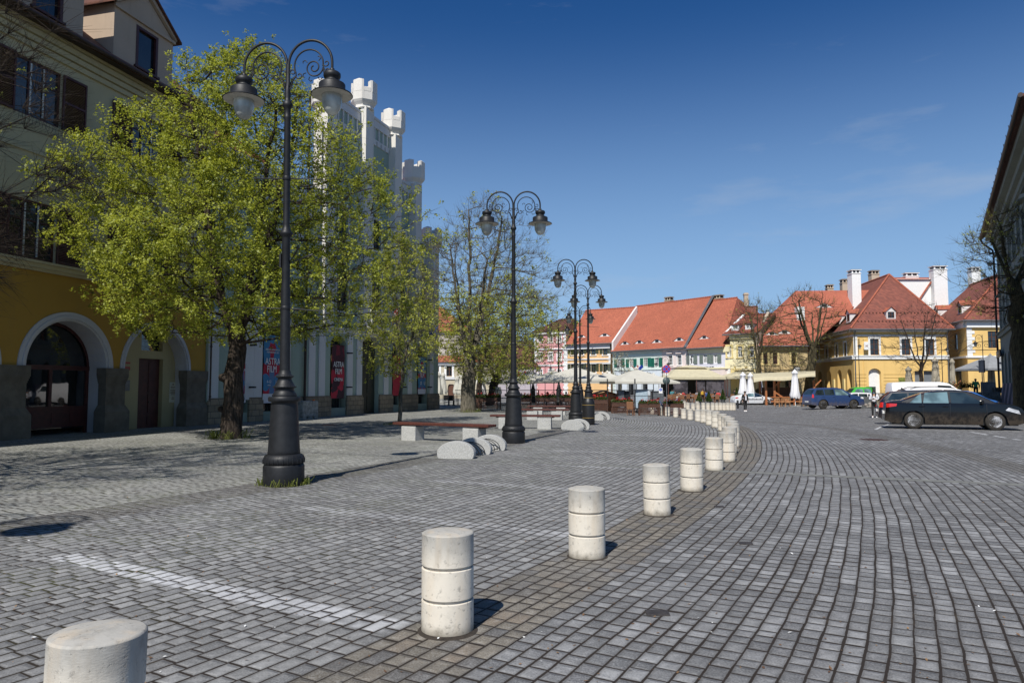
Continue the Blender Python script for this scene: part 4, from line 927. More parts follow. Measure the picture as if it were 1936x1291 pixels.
# ---------------------------------------------------------------- street lamps
def scroll(cx, cz, r0_, r1_, a0, a1, n=26, sx=1):
    return [(cx+sx*(r0_+(r1_-r0_)*k/n)*math.cos(a0+(a1-a0)*k/n), 0, cz+(r0_+(r1_-r0_)*k/n)*math.sin(a0+(a1-a0)*k/n)) for k in range(n+1)]
def make_lamp():
    r = thing('street_lamp', 'tall black cast-iron street lamp with two hooded lanterns', 'street lamp')
    mb = MB(); mb.lathe([(.335, 0), (.34, .015), (.34, .30), (.325, .335), (.31, .34)], n=40); mb.lathe([(.31, .34), (.335, .36), (.34, .40), (.33, .45), (.30, .49), (.275, .50)], n=40)
    for k in range(26):
        a = 6.2832*k/26; mb.tube([(.338*math.cos(a), .338*math.sin(a), .355), (.342*math.cos(a), .342*math.sin(a), .41), (.31*math.cos(a), .31*math.sin(a), .475)], .008, 4)
    mb.lathe([(.262, .50), (.27, .515), (.262, .56), (.22, 1.30), (.215, 1.34), (.262, 1.35), (.268, 1.365), (.268, 1.41), (.255, 1.425)], n=40)
    mb.lathe([(.2, 1.425), (.205, 1.45), (.17, 1.50), (.15, 1.55), (.165, 1.56), (.195, 1.575), (.17, 1.60), (.125, 1.68), (.11, 1.72), (.135, 1.735), (.15, 1.75), (.125, 1.78), (.105, 1.79), (.10, 1.83), (.092, 1.85)], n=32)
    for rr, zz in ((.19, 1.583), (.145, 1.757)):
        for k in range(26): a = 6.2832*k/26; mb.lathe([(0, -.011), (.011, 0), (0, .011)], (rr*math.cos(a), rr*math.sin(a), zz), 6)
    mb.build('base', M['iron'], r)
    mb = MB(); mb.lathe([(.088, 1.83), (.080, 2.9), (.076, 3.22)], n=20); mb.lathe([(.078, 2.84), (.086, 2.85), (.086, 2.90), (.078, 2.91)], n=20)
    mb.lathe([(.072, 3.2), (.068, 4.04), (.075, 4.06), (.105, 4.10), (.11, 4.13), (.08, 4.17), (.062, 4.22), (.06, 4.26)], n=20)
    mb.lathe([(.058, 4.25), (.054, 6.05), (.062, 6.07), (.062, 6.10), (.055, 6.12), (.055, 6.24), (.082, 6.27), (.09, 6.30), (.082, 6.34), (.055, 6.37), (.045, 6.42), (.055, 6.5), (.04, 6.6), (.03, 6.66), (.028, 7.0)], n=20)
    mb.lathe([(.066, 5.02), (.07, 5.03), (.07, 5.07), (.066, 5.08)], n=16); mb.box(-.10, -.07, -.05, .05, 3.55, 3.78)
    mb.build('pole', M['iron'], r)
    for z in (2.87, 5.05): mb = MB(); mb.tube([(-.62, .05, z+.04), (-.06, 0, z), (.06, 0, z), (.66, -.05, z-.06)], .011, 6); mb.build('banner_rod', M['black'], r)
    mb = MB(); mb.tube([(.28, -.12, 3.86), (.05, 0, 3.62), (.44, .1, 3.78)], .014, 6); mb.build('bracket', M['black'], r)
    for s in (-1, 1):
        mb = MB(); cx, cz, ra, rb = .41, 6.99, .395, .41
        pts = [(s*(.02), 0, 6.62), (s*.015, 0, 6.85)]+[(s*(cx-ra*math.cos(a)), 0, cz+rb*math.sin(a)) for a in [math.pi*k/22 for k in range(0, 23)]]+[(s*(cx+ra), 0, 6.90), (s*(cx+ra), 0, 6.80)]
        mb.tube(pts, [.024]*3+[.023]*(len(pts)-3), 9)
        i0 = scroll(s*.44, 6.98, .27, .25, math.pi*(1.28), math.pi*-.06, 22, -1) if s < 0 else scroll(s*.44, 6.98, .27, .25, math.pi*1.28, math.pi*-.06, 22)
        # mirror-symmetrical scrollwork: everything is written for the right arm and flipped by s
        def S(p): return [(s*x, y, z) for x, y, z in p]
        mb2 = MB()
        mb2.tube(S(scroll(.40, 6.98, .285, .24, math.pi*1.15, -.05*math.pi, 24)), .014, 6)
        mb2.tube(S(scroll(.475, 6.925, .165, .03, 0, -math.pi*3.4, 44)), .012, 6)
        mb2.tube(S([(.05, 0, 6.62), (.09, 0, 6.72), (.15, 0, 6.80), (.145, 0, 6.86)]), .013, 6)
        mb2.tube(S(scroll(.21, 6.80, .065, .022, math.pi*1.0, math.pi*2.9, 18)), .011, 6)
        mb2.tube(S(scroll(.09, 6.86, .055, .02, math.pi*1.1, -math.pi*.9, 18)), .010, 6)
        mb2.tube(S(scroll(.715, 6.86, .075, .022, math.pi*.8, math.pi*2.9, 18)), .011, 6); mb2.tube(S(scroll(.70, 6.99, .06, .02, -math.pi*.9, math.pi*.9, 16)), .010, 6)
        mb2.tube(S([(.64, 0, 6.97), (.655, 0, 6.91), (.70, 0, 6.80)]), .011, 6)
        for (x, z, a) in ((.33, 6.84, 3.4), (.40, 6.77, 4.3), (.55, 6.76, 5.2), (.35, 7.02, 2.3), (.56, 7.04, .8)): mb2.tube(S([(x, 0, z), (x+.05*math.cos(a), 0, z+.05*math.sin(a)), (x+.08*math.cos(a+.6), 0, z+.08*math.sin(a+.6)), (x+.075*math.cos(a+1.0), 0, z+.075*math.sin(a+1.0))]), .009, 5)
        mb2.add([(s*.02, -.02, 6.55), (s*.05, -.035, 6.66), (s*.10, 0, 6.78), (s*.15, 0, 6.815), (s*.10, 0, 6.70), (s*.05, .035, 6.66), (s*.02, .02, 6.55), (s*.075, 0, 6.60)], [(0, 1, 2, 7), (2, 3, 4), (2, 4, 7), (7, 4, 2, 5), (7, 5, 6)])
        arm = mb.build('arm', M['iron'], r); mb2.build('scrollwork', M['iron'], arm)
        X = s*(cx+ra); LM = Matrix.Translation((X, 0, 6.86)) @ Matrix.Scale(1.3, 4) @ Matrix.Translation((-X, 0, -6.78)); h = MB(); h.M = LM; h.lathe([(.03, 6.80), (.035, 6.752), (.095, 6.75), (.112, 6.735), (.115, 6.70), (.105, 6.675), (.088, 6.66), (.092, 6.64), (.13, 6.615), (.168, 6.60), (.175, 6.59), (.175, 6.505), (.185, 6.498), (.268, 6.462), (.276, 6.452), (.268, 6.448)], (X, 0, 0), 32)
        hd = h.build('lantern_hood', M['iron'], r); h = MB(); h.M = LM; h.lathe([(.266, 6.446), (.15, 6.492), (.135, 6.495)], (X, 0, 0), 32); h.build('reflector', M['lampin'], hd)
        h = MB(); h.M = LM; h.lathe([(.135, 6.49), (.135, 6.38), (.125, 6.31), (.10, 6.25), (.06, 6.205), (.0, 6.19)], (X, 0, 0), 24); h.build('lantern_glass', M['bulb'], hd)
    return r
lp = make_lamp()
lamps = [(526, 920, R(-6), 'nearest tall street lamp with weeds round its foot'), (971, 838, R(-2), 'second tall street lamp, in front of the sparse lime tree'), (1090, 800, R(2), 'third tall street lamp, beside the litter bin'), (1114, 785.8, R(4), 'fourth tall street lamp, rightmost of those behind the litter bin'),
         (1098, 775, R(8), 'fifth tall street lamp, half hidden by the third one'), (1057, 767, R(12), 'small distant street lamp in front of the pink house'), (1008, 762, R(16), 'most distant street lamp, mostly hidden by the lime crowns')]
for i, (px, py, rz, lab) in enumerate(lamps):
    p = gnd(px, py+.5); p = p + Vector((0, .28, 0))
    o = lp if i == 0 else dup(lp); o.location = p; o.rotation_euler = (0, 0, rz); o['label'] = lab; o['group'] = 'tall twin street lamps along the arc'; o.scale = (1.0, 1.0, 1.045 if i == 0 else 1.02)
bpy.data.objects[lp.name].rotation_euler = (0, R(-.6), R(-6))
o = dup(lp, (-8.4, 3.0, 0), R(-10), 'street lamp outside the left edge that throws its lantern shadow on the setts', 'tall twin street lamps along the arc')
def weeds(p, n, r, label, hmax=.14, seed=1, ring=.34):
    rg = np.random.RandomState(seed); a = rg.uniform(0, 6.28, n); a = np.where(rg.rand(n) < .7, rg.choice(rg.uniform(3.0, 6.9, 9), n)+rg.normal(0, .14, n), a); rr = ring+np.abs(rg.normal(0, r, n)); base = np.stack([rr*np.cos(a), rr*np.sin(a), np.zeros(n)], 1); h = rg.uniform(.15, 1, n)**2*hmax*1.4
    d = np.stack([rg.normal(0, .4, n), rg.normal(0, .4, n), np.ones(n)], 1); t = np.stack([rg.normal(0, 1, n), rg.normal(0, 1, n), np.zeros(n)], 1); t /= np.linalg.norm(t, axis=1)[:, None]; w = .008
    v = np.stack([base-t*w*.5, base+t*w*.5, base+d*h[:, None]+t*w, base+d*h[:, None]-t*w], 1).reshape(-1, 3)
    o = bpy.data.objects.new('weeds', rawmesh('weeds', v, np.arange(n*4).reshape(-1, 4), M['weed'])); link(o); o.location = p; tag(o, label, 'weeds', kind='stuff'); return o
pl = gnd(526, 920.5)+Vector((0, .28, .005)); weeds(pl, 260, .04, 'green weeds round the foot of the nearest lamp', .10, 1)
weeds(gnd(435, 829)+Vector((0, 0, .01)), 350, .12, 'weeds round the trunk of the big lime', .22, 2, .42); weeds(gnd(884, 779)+Vector((0, 0, .01)), 200, .15, 'weeds round the foot of the sparse lime', .2, 3, .6); weeds(gnd(755, 803)+Vector((0, .1, .01)), 500, .4, 'grass in the square round the young tree', .08, 4, .2)

# ---------------------------------------------------------------- stone bollards
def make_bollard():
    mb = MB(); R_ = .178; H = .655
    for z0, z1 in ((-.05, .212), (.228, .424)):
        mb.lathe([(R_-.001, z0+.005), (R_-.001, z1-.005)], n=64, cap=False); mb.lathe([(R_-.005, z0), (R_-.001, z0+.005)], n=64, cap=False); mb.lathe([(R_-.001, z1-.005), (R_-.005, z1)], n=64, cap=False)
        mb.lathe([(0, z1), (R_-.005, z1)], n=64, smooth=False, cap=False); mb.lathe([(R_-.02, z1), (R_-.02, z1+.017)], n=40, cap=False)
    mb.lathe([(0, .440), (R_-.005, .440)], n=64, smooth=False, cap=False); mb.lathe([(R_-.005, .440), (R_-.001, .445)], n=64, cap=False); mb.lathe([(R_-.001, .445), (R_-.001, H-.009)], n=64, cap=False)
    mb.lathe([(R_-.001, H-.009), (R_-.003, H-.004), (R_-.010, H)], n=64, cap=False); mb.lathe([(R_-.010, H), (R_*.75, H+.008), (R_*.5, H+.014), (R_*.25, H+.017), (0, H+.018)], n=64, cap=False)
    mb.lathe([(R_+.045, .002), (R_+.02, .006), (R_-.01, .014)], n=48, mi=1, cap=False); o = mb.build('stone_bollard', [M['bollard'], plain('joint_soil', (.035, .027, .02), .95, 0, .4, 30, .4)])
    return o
bol = make_bollard(); bused = [False]
ordn = ['first', 'second', 'third', 'fourth', 'fifth', 'sixth', 'seventh', 'eighth', 'ninth', 'tenth', 'eleventh', 'twelfth', 'thirteenth', 'fourteenth', 'fifteenth', 'sixteenth', 'seventeenth', 'eighteenth', 'nineteenth', 'twentieth', 'twenty-first', 'twenty-second', 'twenty-third', 'twenty-fourth', 'twenty-fifth', 'twenty-sixth']
def bollard(p, label, group, s=1.0):
    if not bused[0]: o = bol; bused[0] = True
    else: o = bol.copy(); C.objects.link(o)
    o.location = p; o.rotation_euler = (R(rnd.uniform(-1.1, 1.1)), R(rnd.uniform(-1.1, 1.1)), rnd.uniform(0, 6.28)); o.scale = (s*rnd.uniform(.98, 1.02),)*3; tag(o, label, 'bollard', group); return o
main_b = [(846, 1207), (1110, 1060), (1243, 977), (1308, 930), (1350.5, 890.8), (1375.5, 873.5), (1379.5, 858), (1385.6, 846.7), (1384.6, 838), (1380, 829.5), (1374, 822.5), (1366, 815.5), (1353.6, 809), (1342, 804), (1331, 799.6), (1320, 797), (1305.5, 794), (1293, 792), (1277.8, 789), (1262, 787), (1247.6, 785.6), (1234, 783.2), (1218.3, 781), (1211.7, 780)]
bollard((-1.68, 2.93, 0), 'nearest stone bollard, cut off by the bottom left of the picture', 'stone bollards along the curving kerb')
for i, (px, py) in enumerate(main_b):
    p = gnd(px, py); d = Vector((p.x, p.y, 0)).normalized(); p = p + d*.172
    lab = {0: 'large stone bollard with a chipped foot, second from the camera', 1: 'stone bollard with a broken lower edge, third from the camera'}.get(i, ordn[i+1]+' stone bollard from the camera along the curving row')
    bollard(p, lab, 'stone bollards along the curving kerb')
far_b = [(1222.5, 779), (1254, 778), (1277.5, 776.7), (1290.4, 774.4), (1301.6, 775), (1311.5, 776.7), (1321, 775.5), (1331, 775.2), (1340, 775.4), (1348.7, 775.7), (1356.7, 775.7), (1363.8, 775.7), (1370.6, 775.7), (1377.4, 775.7), (1384.2, 775.7), (1388.7, 775.7)]
for i, (px, py) in enumerate(far_b):
    p = gnd(px, py); bollard(p+Vector((0, .17, 0)), ordn[i]+' small bollard from the left in the far straight row', 'bollards in the far straight row', 1.0)
for i, (px, py) in enumerate(((1294, 771), (1318.4, 771), (1467, 762.2), (1492, 761), (1520, 761))):
    p = gnd(px, py); bollard(p, ['small bollard behind the far row, left one of two', 'small bollard behind the far row, right one of two', 'lone bollard just right of the silver car', 'lone bollard before the wooden chairs', 'lone bollard left of the blue car'][i], 'single far bollards')

# ---------------------------------------------------------------- benches, bike racks, bin, block
def bench(xa, xb, label, first=False):
    p0, p1 = xa, xb; d = (p1-p0); d.z = 0; L = d.length; c = (p0+p1)/2; rz = math.atan2(d.y, d.x); t = thing('bench', label, 'bench', (c.x, c.y, terrain(c.x, c.y)), rz, 'backless granite and timber benches')
    mb = MB()
    for k in range(4): y = -.24+.125*k; mb.bbox(-L/2, L/2, y, y+.105, .47, .55, .012)
    mb.box(-L/2+.25, -L/2+.33, -.2, .22, .435, .468); mb.box(L/2-.33, L/2-.25, -.2, .22, .435, .468); mb.build('seat', M['benchwood'], t)
    for s in (-1, 1):
        q = MB(); cx = s*(L/2-.62); q.bbox(cx-.27, cx+.27, -.24, .24, -.02, .434, .012); q.build('leg', M['granite'], t)
    return t
def BP(px, Y): return GX(px, Y)
bench(BP(752, 22.6), BP(931, 20.9), 'nearest backless bench with a thick red-brown timber seat'); bench(BP(928, 28.6), BP(1059, 28.2), 'bench behind the second lamp post'); bench(BP(984, 36.2), BP(1076, 35.8), 'third bench from the camera, left of the litter bin'); bench(BP(998, 42.6), BP(1080, 42.2), 'farthest bench, nearly hidden by the third one')
def rack(pts, label, n):
    a = pts[0]; d = (pts[1]-pts[0]); d.z = 0; rz = math.atan2(d.y, d.x); t = thing('bike_rack', label, 'bike rack', (a.x, a.y, terrain(a.x, a.y)), rz, 'stone and steel bicycle racks'); sp = d.length
    W = .44; H = .40
    for k in range(n):
        q = MB(); m = 18; vs = []; x = k*sp
        out = [(-W*.97, .03), (-W*1.0, .08)]+[(-W*math.cos(math.pi*(.06+.88*i/m))*1.02, .10+(H-.10)*math.sin(math.pi*(.06+.88*i/m))) for i in range(m+1)]+[(W, .08), (W*.97, .03), (W*.90, 0), (-W*.90, 0)]
        q.M = Matrix.Translation((x, 0, 0)) @ Matrix.Rotation(-rz, 4, 'Z') @ Matrix.Rotation(R(-8), 4, 'Z')
        th = .13; po = out; nn = len(po); v = [(a_*.97, -th, b_*.98) for a_, b_ in po]+[(a_, -th+.02, b_) for a_, b_ in po]+[(a_, th-.02, b_) for a_, b_ in po]+[(a_*.97, th, b_*.98) for a_, b_ in po]
        f = [tuple(range(nn)), tuple(range(4*nn-1, 3*nn-1, -1))]+[(r_*nn+i, r_*nn+(i+1) % nn, (r_+1)*nn+(i+1) % nn, (r_+1)*nn+i) for r_ in range(3) for i in range(nn)]
        q.add(v, f, 0, False); q.build('stone_block', M['granite'], t)
        if k < n-1:
            for j in range(4):
                q = MB(); xx = x+sp*(.22+.18*j); q.M = Matrix.Translation((xx, 0, 0)) @ Matrix.Rotation(-rz, 4, 'Z'); q.tube([(-.36*math.cos(math.pi*i/14), 0, .04+.27*math.sin(math.pi*i/14)) for i in range(15)], .011, 6); q.build('steel_hoop', M['black'], t)
            q = MB(); q.tube([(x, .30, .06), (x+sp, .30, .06)], .012, 6); q.tube([(x, -.30, .06), (x+sp, -.30, .06)], .012, 6); q.build('rail', M['black'], t)
rack([GX(864, 16.6), GX(897, 17.7)], 'bike rack of three rounded stone blocks before the nearest bench', 3)
rack([GX(1082, 27.4), GX(1093, 28.1)], 'bike rack of rounded blocks at the foot of the third lamp', 2)
rack([GX(1124, 35.5), GX(1136, 36.2)], 'farthest bike rack, right of the litter bin', 2)
def bin_():
    p = GX(1112, 31.2); t = thing('litter_bin', 'black drum-shaped litter bin with two gold bands beside the third lamp', 'litter bin', p)
    q = MB(); q.lathe([(.25, 0), (.27, .03), (.275, .3), (.275, .95), (.265, 1.02), (.21, 1.12), (.20, 1.16), (.0, 1.165)], n=28); q.build('drum', M['black'], t)
    q = MB(); [q.lathe([(.279, z), (.281, z+.008), (.279, z+.016)], n=28) for z in (.30, .86)]; q.lathe([(.15, 1.165), (.2, 1.17), (.2, 1.18), (.15, 1.185)], n=20); q.build('gold_band', plain('gold_paint', (.45, .30, .08), .4, .3), t)
bin_()
def block():
    p = gnd(586, 791.5); t = MB(); W = 1.32; t.bbox(-W/2, W/2, 0, .6, .1, .93, .03); 
    for a, b_ in ((-W/2, -W/2+.3), (-.18, .18), (W/2-.3, W/2)): t.box(a, b_, .01, .59, 0, .1)
    o = t.build('concrete_block', M['concrete'], None, p, (0, 0, R(72))); o.rotation_euler = (0, 0, R(70)); o.location = p+Vector((.0, .15, 0)); tag(o, 'rough grey concrete barrier block against the mint house', 'concrete block')
    q = MB(); q.lathe([(.05, 0), (.07, .03), (.07, .06), (0, .07)], n=12); c = q.build('orange_cap', plain('orange_plastic', (.6, .15, .03), .5)); c.location = o.location+Vector((.05, .3, .93)); tag(c, 'small orange cap lying on the concrete block', 'cap')
block()

# litter caught in the joints and small iron covers let into the setts
def litter():
    rg = np.random.RandomState(12); n = 900; y = 2.5+rg.gamma(2.0, 3.2, n); x = rg.uniform(-.72, .74, n)*y; s_ = rg.uniform(.006, .018, n)[:, None]; z = np.full(n, .004)+rg.uniform(0, .006, n); c_ = np.stack([x, y, z], 1)
    a = rg.uniform(0, 6.28, n); t1 = np.stack([np.cos(a), np.sin(a), rg.normal(0, .2, n)], 1); t2 = np.stack([-np.sin(a), np.cos(a), rg.normal(0, .2, n)], 1)
    v = np.stack([c_-t1*s_, c_-t2*s_*.5, c_+t1*s_, c_+t2*s_*.5], 1).reshape(-1, 3)
    t = NT('dry_litter'); o_ = t.obj(); wv = t.node('ShaderNodeTexVoronoi'); wv.inputs['Scale'].default_value = 3.0; t.l.new(o_, wv.inputs['Vector']); sp = t.node('ShaderNodeSeparateColor'); t.l.new(wv.outputs['Color'], sp.inputs[0])
    k = t.mix(sp.outputs[0], (.10, .05, .025), (.28, .17, .08)); k = t.mix(t.ramp(sp.outputs[1], (.85, .87, 0, 1)), k, (.7, .7, .68)); t.set(Base_Color=k, Roughness=.9)
    o = bpy.data.objects.new('leaf_litter', rawmesh('leaf_litter', v, np.arange(n*4).reshape(-1, 4), t.m)); link(o); tag(o, 'scattered bits of dry leaf and paper on the setts', 'litter', kind='stuff')
litter()
for px, py, w_, lab in ((1361, 958, .13, 'small dark iron cover right of the fourth bollard'), (1410, 1028, .14, 'small dark iron cover in the road setts near the third bollard'), (1243, 1161, .17, 'broken dark sett in the lower road')):
    p = gnd(px, py); mb = MB(); mb.bbox(-w_/2, w_/2, -.06, .06, -.01, .009, .003); o = mb.build('iron_cover', plain('dark_cover', (.035, .03, .028), .7, 0, .4, 30, .3) if 'dark_cover' not in bpy.data.materials else bpy.data.materials['dark_cover'], None, (p.x, p.y, 0), (0, 0, R(rnd.uniform(-20, 20)))); tag(o, lab, 'cover')
# ---------------------------------------------------------------- far row of houses, left to right
def simple_house(name, label, pxs, p0, p1, eave_y, wallm, low=None, split_y=None, base=None, z=None):
    pass
def house(name, label, p0, p1, wallm, eavez, D=9.0, over=.5, ridge=None, tile=None, hip=(0, 0), z=None, group=None, x_ext=(0, 0), yr=None):
    """p0, p1: left and right ends of the facade in plan; ridge: height of the ridge; hip: how far each end of the ridge is drawn in"""
    b = Bld(name, label, p0, (p1[0]-p0[0], p1[1]-p0[1]), z=z, group=group); b.L = (Vector(p1)-Vector(p0)).length; b.D = D; b.ez = eavez; b.rg = ridge
    if ridge:
        yr = D/2 if yr is None else yr; b.yr = yr; b.slope = (ridge-eavez)/(yr+over); x0, x1 = -x_ext[0], b.L+x_ext[1]
        f = [(x0, -over, eavez), (x1, -over, eavez), (x1-hip[1], yr, ridge), (x0+hip[0], yr, ridge)]; k = [(x0, 2*yr+over, eavez), (x1, 2*yr+over, eavez), (x1-hip[1], yr, ridge), (x0+hip[0], yr, ridge)]
        b.roof = roofslab(b, f, tile); roofslab(b, k, tile)
        if hip[0]: roofslab(b, [(x0, -over, eavez), (x0, 2*yr+over, eavez), (x0+hip[0], yr, ridge)], tile)
        if hip[1]: roofslab(b, [(x1, -over, eavez), (x1, 2*yr+over, eavez), (x1-hip[1], yr, ridge)], tile)
        q = MB(); q.tube([(x0, -over-.1, eavez-.1), (x1, -over-.1, eavez-.1)], .09, 6); q.build('gutter', M['gutter'], b.t)
        q = MB(); n = int((x1-x0-hip[0]-hip[1])/.35); 
        for i in range(n): xx = x0+hip[0]+i*.35; q.tube([(xx, yr, ridge+.0), (xx+.33, yr, ridge+.03)], [.11, .13], 6)
        q.build('ridge_tiles', tile, b.t)
    return b
def shell(b, wallm, holes, z0=-1.5, split=None, lowm=None, gable=True, ex=0.0):
    L, D, ez = b.L, getattr(b, 'yr', b.D/2)*2, b.ez; q = MB()
    if split is None: wall(q, 0, L, z0, ez, holes, 0, .22, 0)
    else:
        wall(q, 0, L, split, ez, [h for h in holes if h[2] >= split-.01], 0, .22, 0); wall(q, 0, L, z0, split, [h for h in holes if h[2] < split-.01], 0, .4, 1)
    for x in (0, L): q.quad((x, 0, z0), (x, D, z0), (x, D, ez), (x, 0, ez), 0)
    if b.rg and gable:
        for x in (0, L): q.add([(x, 0, ez), (x, D, ez), (x, D/2, b.rg-.25)], [(0, 1, 2)], 0)
    q.quad((0, D, z0), (L, D, z0), (L, D, ez), (0, D, ez), 0)
    return q.build('wall', [wallm, lowm or wallm], b.t)
def strip(b, items, mat, name='cornice'):
    q = MB()
    for (x0, x1, z0, z1, pr) in items: q.box(x0, x1, -pr, -.003, z0, z1)
    return q.build(name, mat, b.t)
def quoins(b, x, w, z0, z1, mat, side=1):
    q = MB(); z = z0; k = 0
    while z < z1-.1: ww = w if k % 2 else w*.66; q.box(min(x, x+side*ww), max(x, x+side*ww), -.06, -.003, z, min(z+.36, z1)); z += .38; k += 1
    return q.build('quoins', mat, b.t)
P2 = lambda px, Y: ((px-968)/FPX*Y, Y)
W_ = M['white']
plO = plaster('apricot_plaster', (.78, .50, .24), .1); plM = plaster('pale_mint_plaster', (.68, .76, .70), .08); plP = plaster('pale_pink_plaster', (.78, .67, .63), .08); plL = plaster('lilac_white_plaster', (.74, .73, .80), .08)
plC = plaster('cream_plaster', (.84, .76, .50), .08); plC2 = plaster('straw_plaster', (.74, .60, .28), .15); plR = plaster('rose_plaster', (.72, .36, .36), .1); plW = plaster('far_white_plaster', (.72, .72, .72), .1)
plB = plaster('peeling_beige_plaster', (.55, .42, .22), .3, (.5, .28, .18)); plG = plaster('gable_beige', (.50, .41, .31), .3); plY = plaster('yellow_plaster', (.80, .54, .20), .08, (.4, .3, .15)); plBe = plaster('sand_plaster', (.52, .46, .34), .1); plLg = plaster('lilac_grey_plaster', (.46, .42, .46), .1)
plFw = plaster('firewall_white', (.72, .68, .66), .1)

# beige house beyond the mint corner
b = house('beige_house', 'beige rendered house seen between the mint house and the limes', P2(790, 100), P2(935, 100), plBe, 0, 8, ridge=None); b.ez = b.zp(850, 683)
x0, x1 = b.xp(844), b.xp(854.5); z0, z1 = b.zp(850, 711), b.zp(850, 692); holes = [(b.xp(822), b.xp(830), z0, z1)]+[(x0+i*(b.xp(890)-b.xp(850)), x1+i*(b.xp(890)-b.xp(850)), z0, z1) for i in range(2)]; dxa, dxb = b.xp(847), b.xp(859)
arc = (dxa, dxb, -.5, b.zp(852, 725), b.zp(852, 731)); shell(b, plBe, holes+[arc])
for h in holes: window(b, *h, M['brownframe'], M['glass'], W_, .3, nx=2, nz=2)
strip(b, [(0, b.L, b.ez-.5, b.ez-.05, .25)], plW); strip(b, [(0, b.L, b.zp(850, 717), b.zp(850, 717)+.22, .15)], plW, 'string_course')
q = MB(); q.box(dxa, dxb, .2, .3, -.5, arc[3]-.1); q.build('door', M['brownframe'], b.t)
roofslab(b, [(-.3, -.5, b.ez), (b.L+.3, -.5, b.ez), (b.L+.3, 2, b.ez+.9), (-.3, 2, b.ez+.9)], M['tile'])
b2 = Bld('tall_cream_house', 'plain tall cream wall with a red hipped roof above the beige house', P2(770, 106), (1, 0)); zt = b2.zp(850, 627); q = MB(); q.box(0, 9.5, 0, 8, -1, zt); q.box(0, 9.5, -.1, -.003, zt-.4, zt); q.build('wall', plaster('pale_firewall', (.58, .52, .46), .15), b2.t)
q = MB(); q.add([(-.4, -.5, zt), (9.9, -.5, zt), (9.9, 8.5, zt), (-.4, 8.5, zt), (2.5, 4, zt+4.2), (4.5, 4, zt+4.2)], [(0, 1, 5, 4), (1, 2, 5), (2, 3, 4, 5), (3, 0, 4)]); q.build('roof', M['tile'], b2.t)
# long low lilac house with red shutters
b = house('low_lilac_house', 'long low lilac house with red shutters and an old brown roof behind the umbrellas', P2(895, 122), P2(1014, 118), plLg, 0, 10, .4, 8, M['tileb']) if False else None
b = Bld('low_lilac_house', 'long low lilac house with red shutters and an old brown roof behind the umbrellas', P2(890, 124), (P2(1014, 119)[0]-P2(890, 124)[0], -5)); b.L = (Vector(P2(1014, 119))-Vector(P2(890, 124))).length; b.ez = b.zp(960, 693); b.rg = b.zp(960, 645, 5); b.yr = 5; b.D = 10
hol = [(b.xp(p), b.xp(p+7), b.zp(960, 716), b.zp(960, 702)) for p in (903, 926, 949, 972, 995)]; shell(b, plLg, hol)
for h in hol: window(b, *h, W_, M['glass'], None, shut=plain('red_shutters', (.33, .05, .03), .6) if h is hol[0] else bpy.data.materials['red_shutters'], nx=2, nz=2)
roofslab(b, [(-.4, -.4, b.ez), (b.L+.4, -.4, b.ez), (b.L-3, 5, b.rg), (2, 5, b.rg)], M['tileb']); roofslab(b, [(b.L+.4, -.4, b.ez), (b.L+.4, 10.4, b.ez), (b.L-3, 5, b.rg)], M['tileb']); roofslab(b, [(-.4, 10.4, b.ez), (b.L+.4, 10.4, b.ez), (b.L-3, 5, b.rg), (2, 5, b.rg)], M['tileb'])

# rose house
A = P2(1011, 119.5); B = (8.9, 116.6); bR = Bld('rose_house', 'pink three-storey house with white quoins behind the small lamp', A, (B[0]-A[0], B[1]-A[1])); b = bR; b.L = (Vector(B)-Vector(A)).length; b.yr = 4.5; b.D = 9
b.ez = b.zp(1040, 626); b.rg = b.zp(1055, 603, 4.5); hol = []
for (ya, yb) in ((647, 632), (681.5, 666.5), (712, 699)):
    for px in (1021.5, 1041, 1057.5): hol.append((b.xp(px-3.6), b.xp(px+3.6), b.zp(px, ya), b.zp(px, yb)))
shell(b, plR, hol, gable=False)
for h in hol: window(b, *h, W_, M['glassc'], W_, .16, nx=2, nz=2)
strip(b, [(0, b.L, b.ez-.5, b.ez, .3), (0, b.L, b.zp(1040, 692), b.zp(1040, 689), .12), (0, b.L, b.zp(1040, 661), b.zp(1040, 658.5), .2)], W_); quoins(b, b.L, .55, -.5, b.ez-.5, W_, -1); quoins(b, 0, .55, -.5, b.ez-.5, W_, 1)
roofslab(b, [(-.4, -.4, b.ez), (b.L+.4, -.4, b.ez), (b.L-.8, 4.5, b.rg), (2.6, 4.5, b.rg)], M['tileb']); roofslab(b, [(-.4, -.4, b.ez), (-.4, 9.4, b.ez), (2.6, 4.5, b.rg)], M['tileb']); roofslab(b, [(b.L+.4, -.4, b.ez), (b.L+.4, 9.4, b.ez), (b.L-.8, 4.5, b.rg)], M['tileb']); roofslab(b, [(-.4, 9.4, b.ez), (b.L+.4, 9.4, b.ez), (b.L-.8, 4.5, b.rg), (2.6, 4.5, b.rg)], M['tileb'])

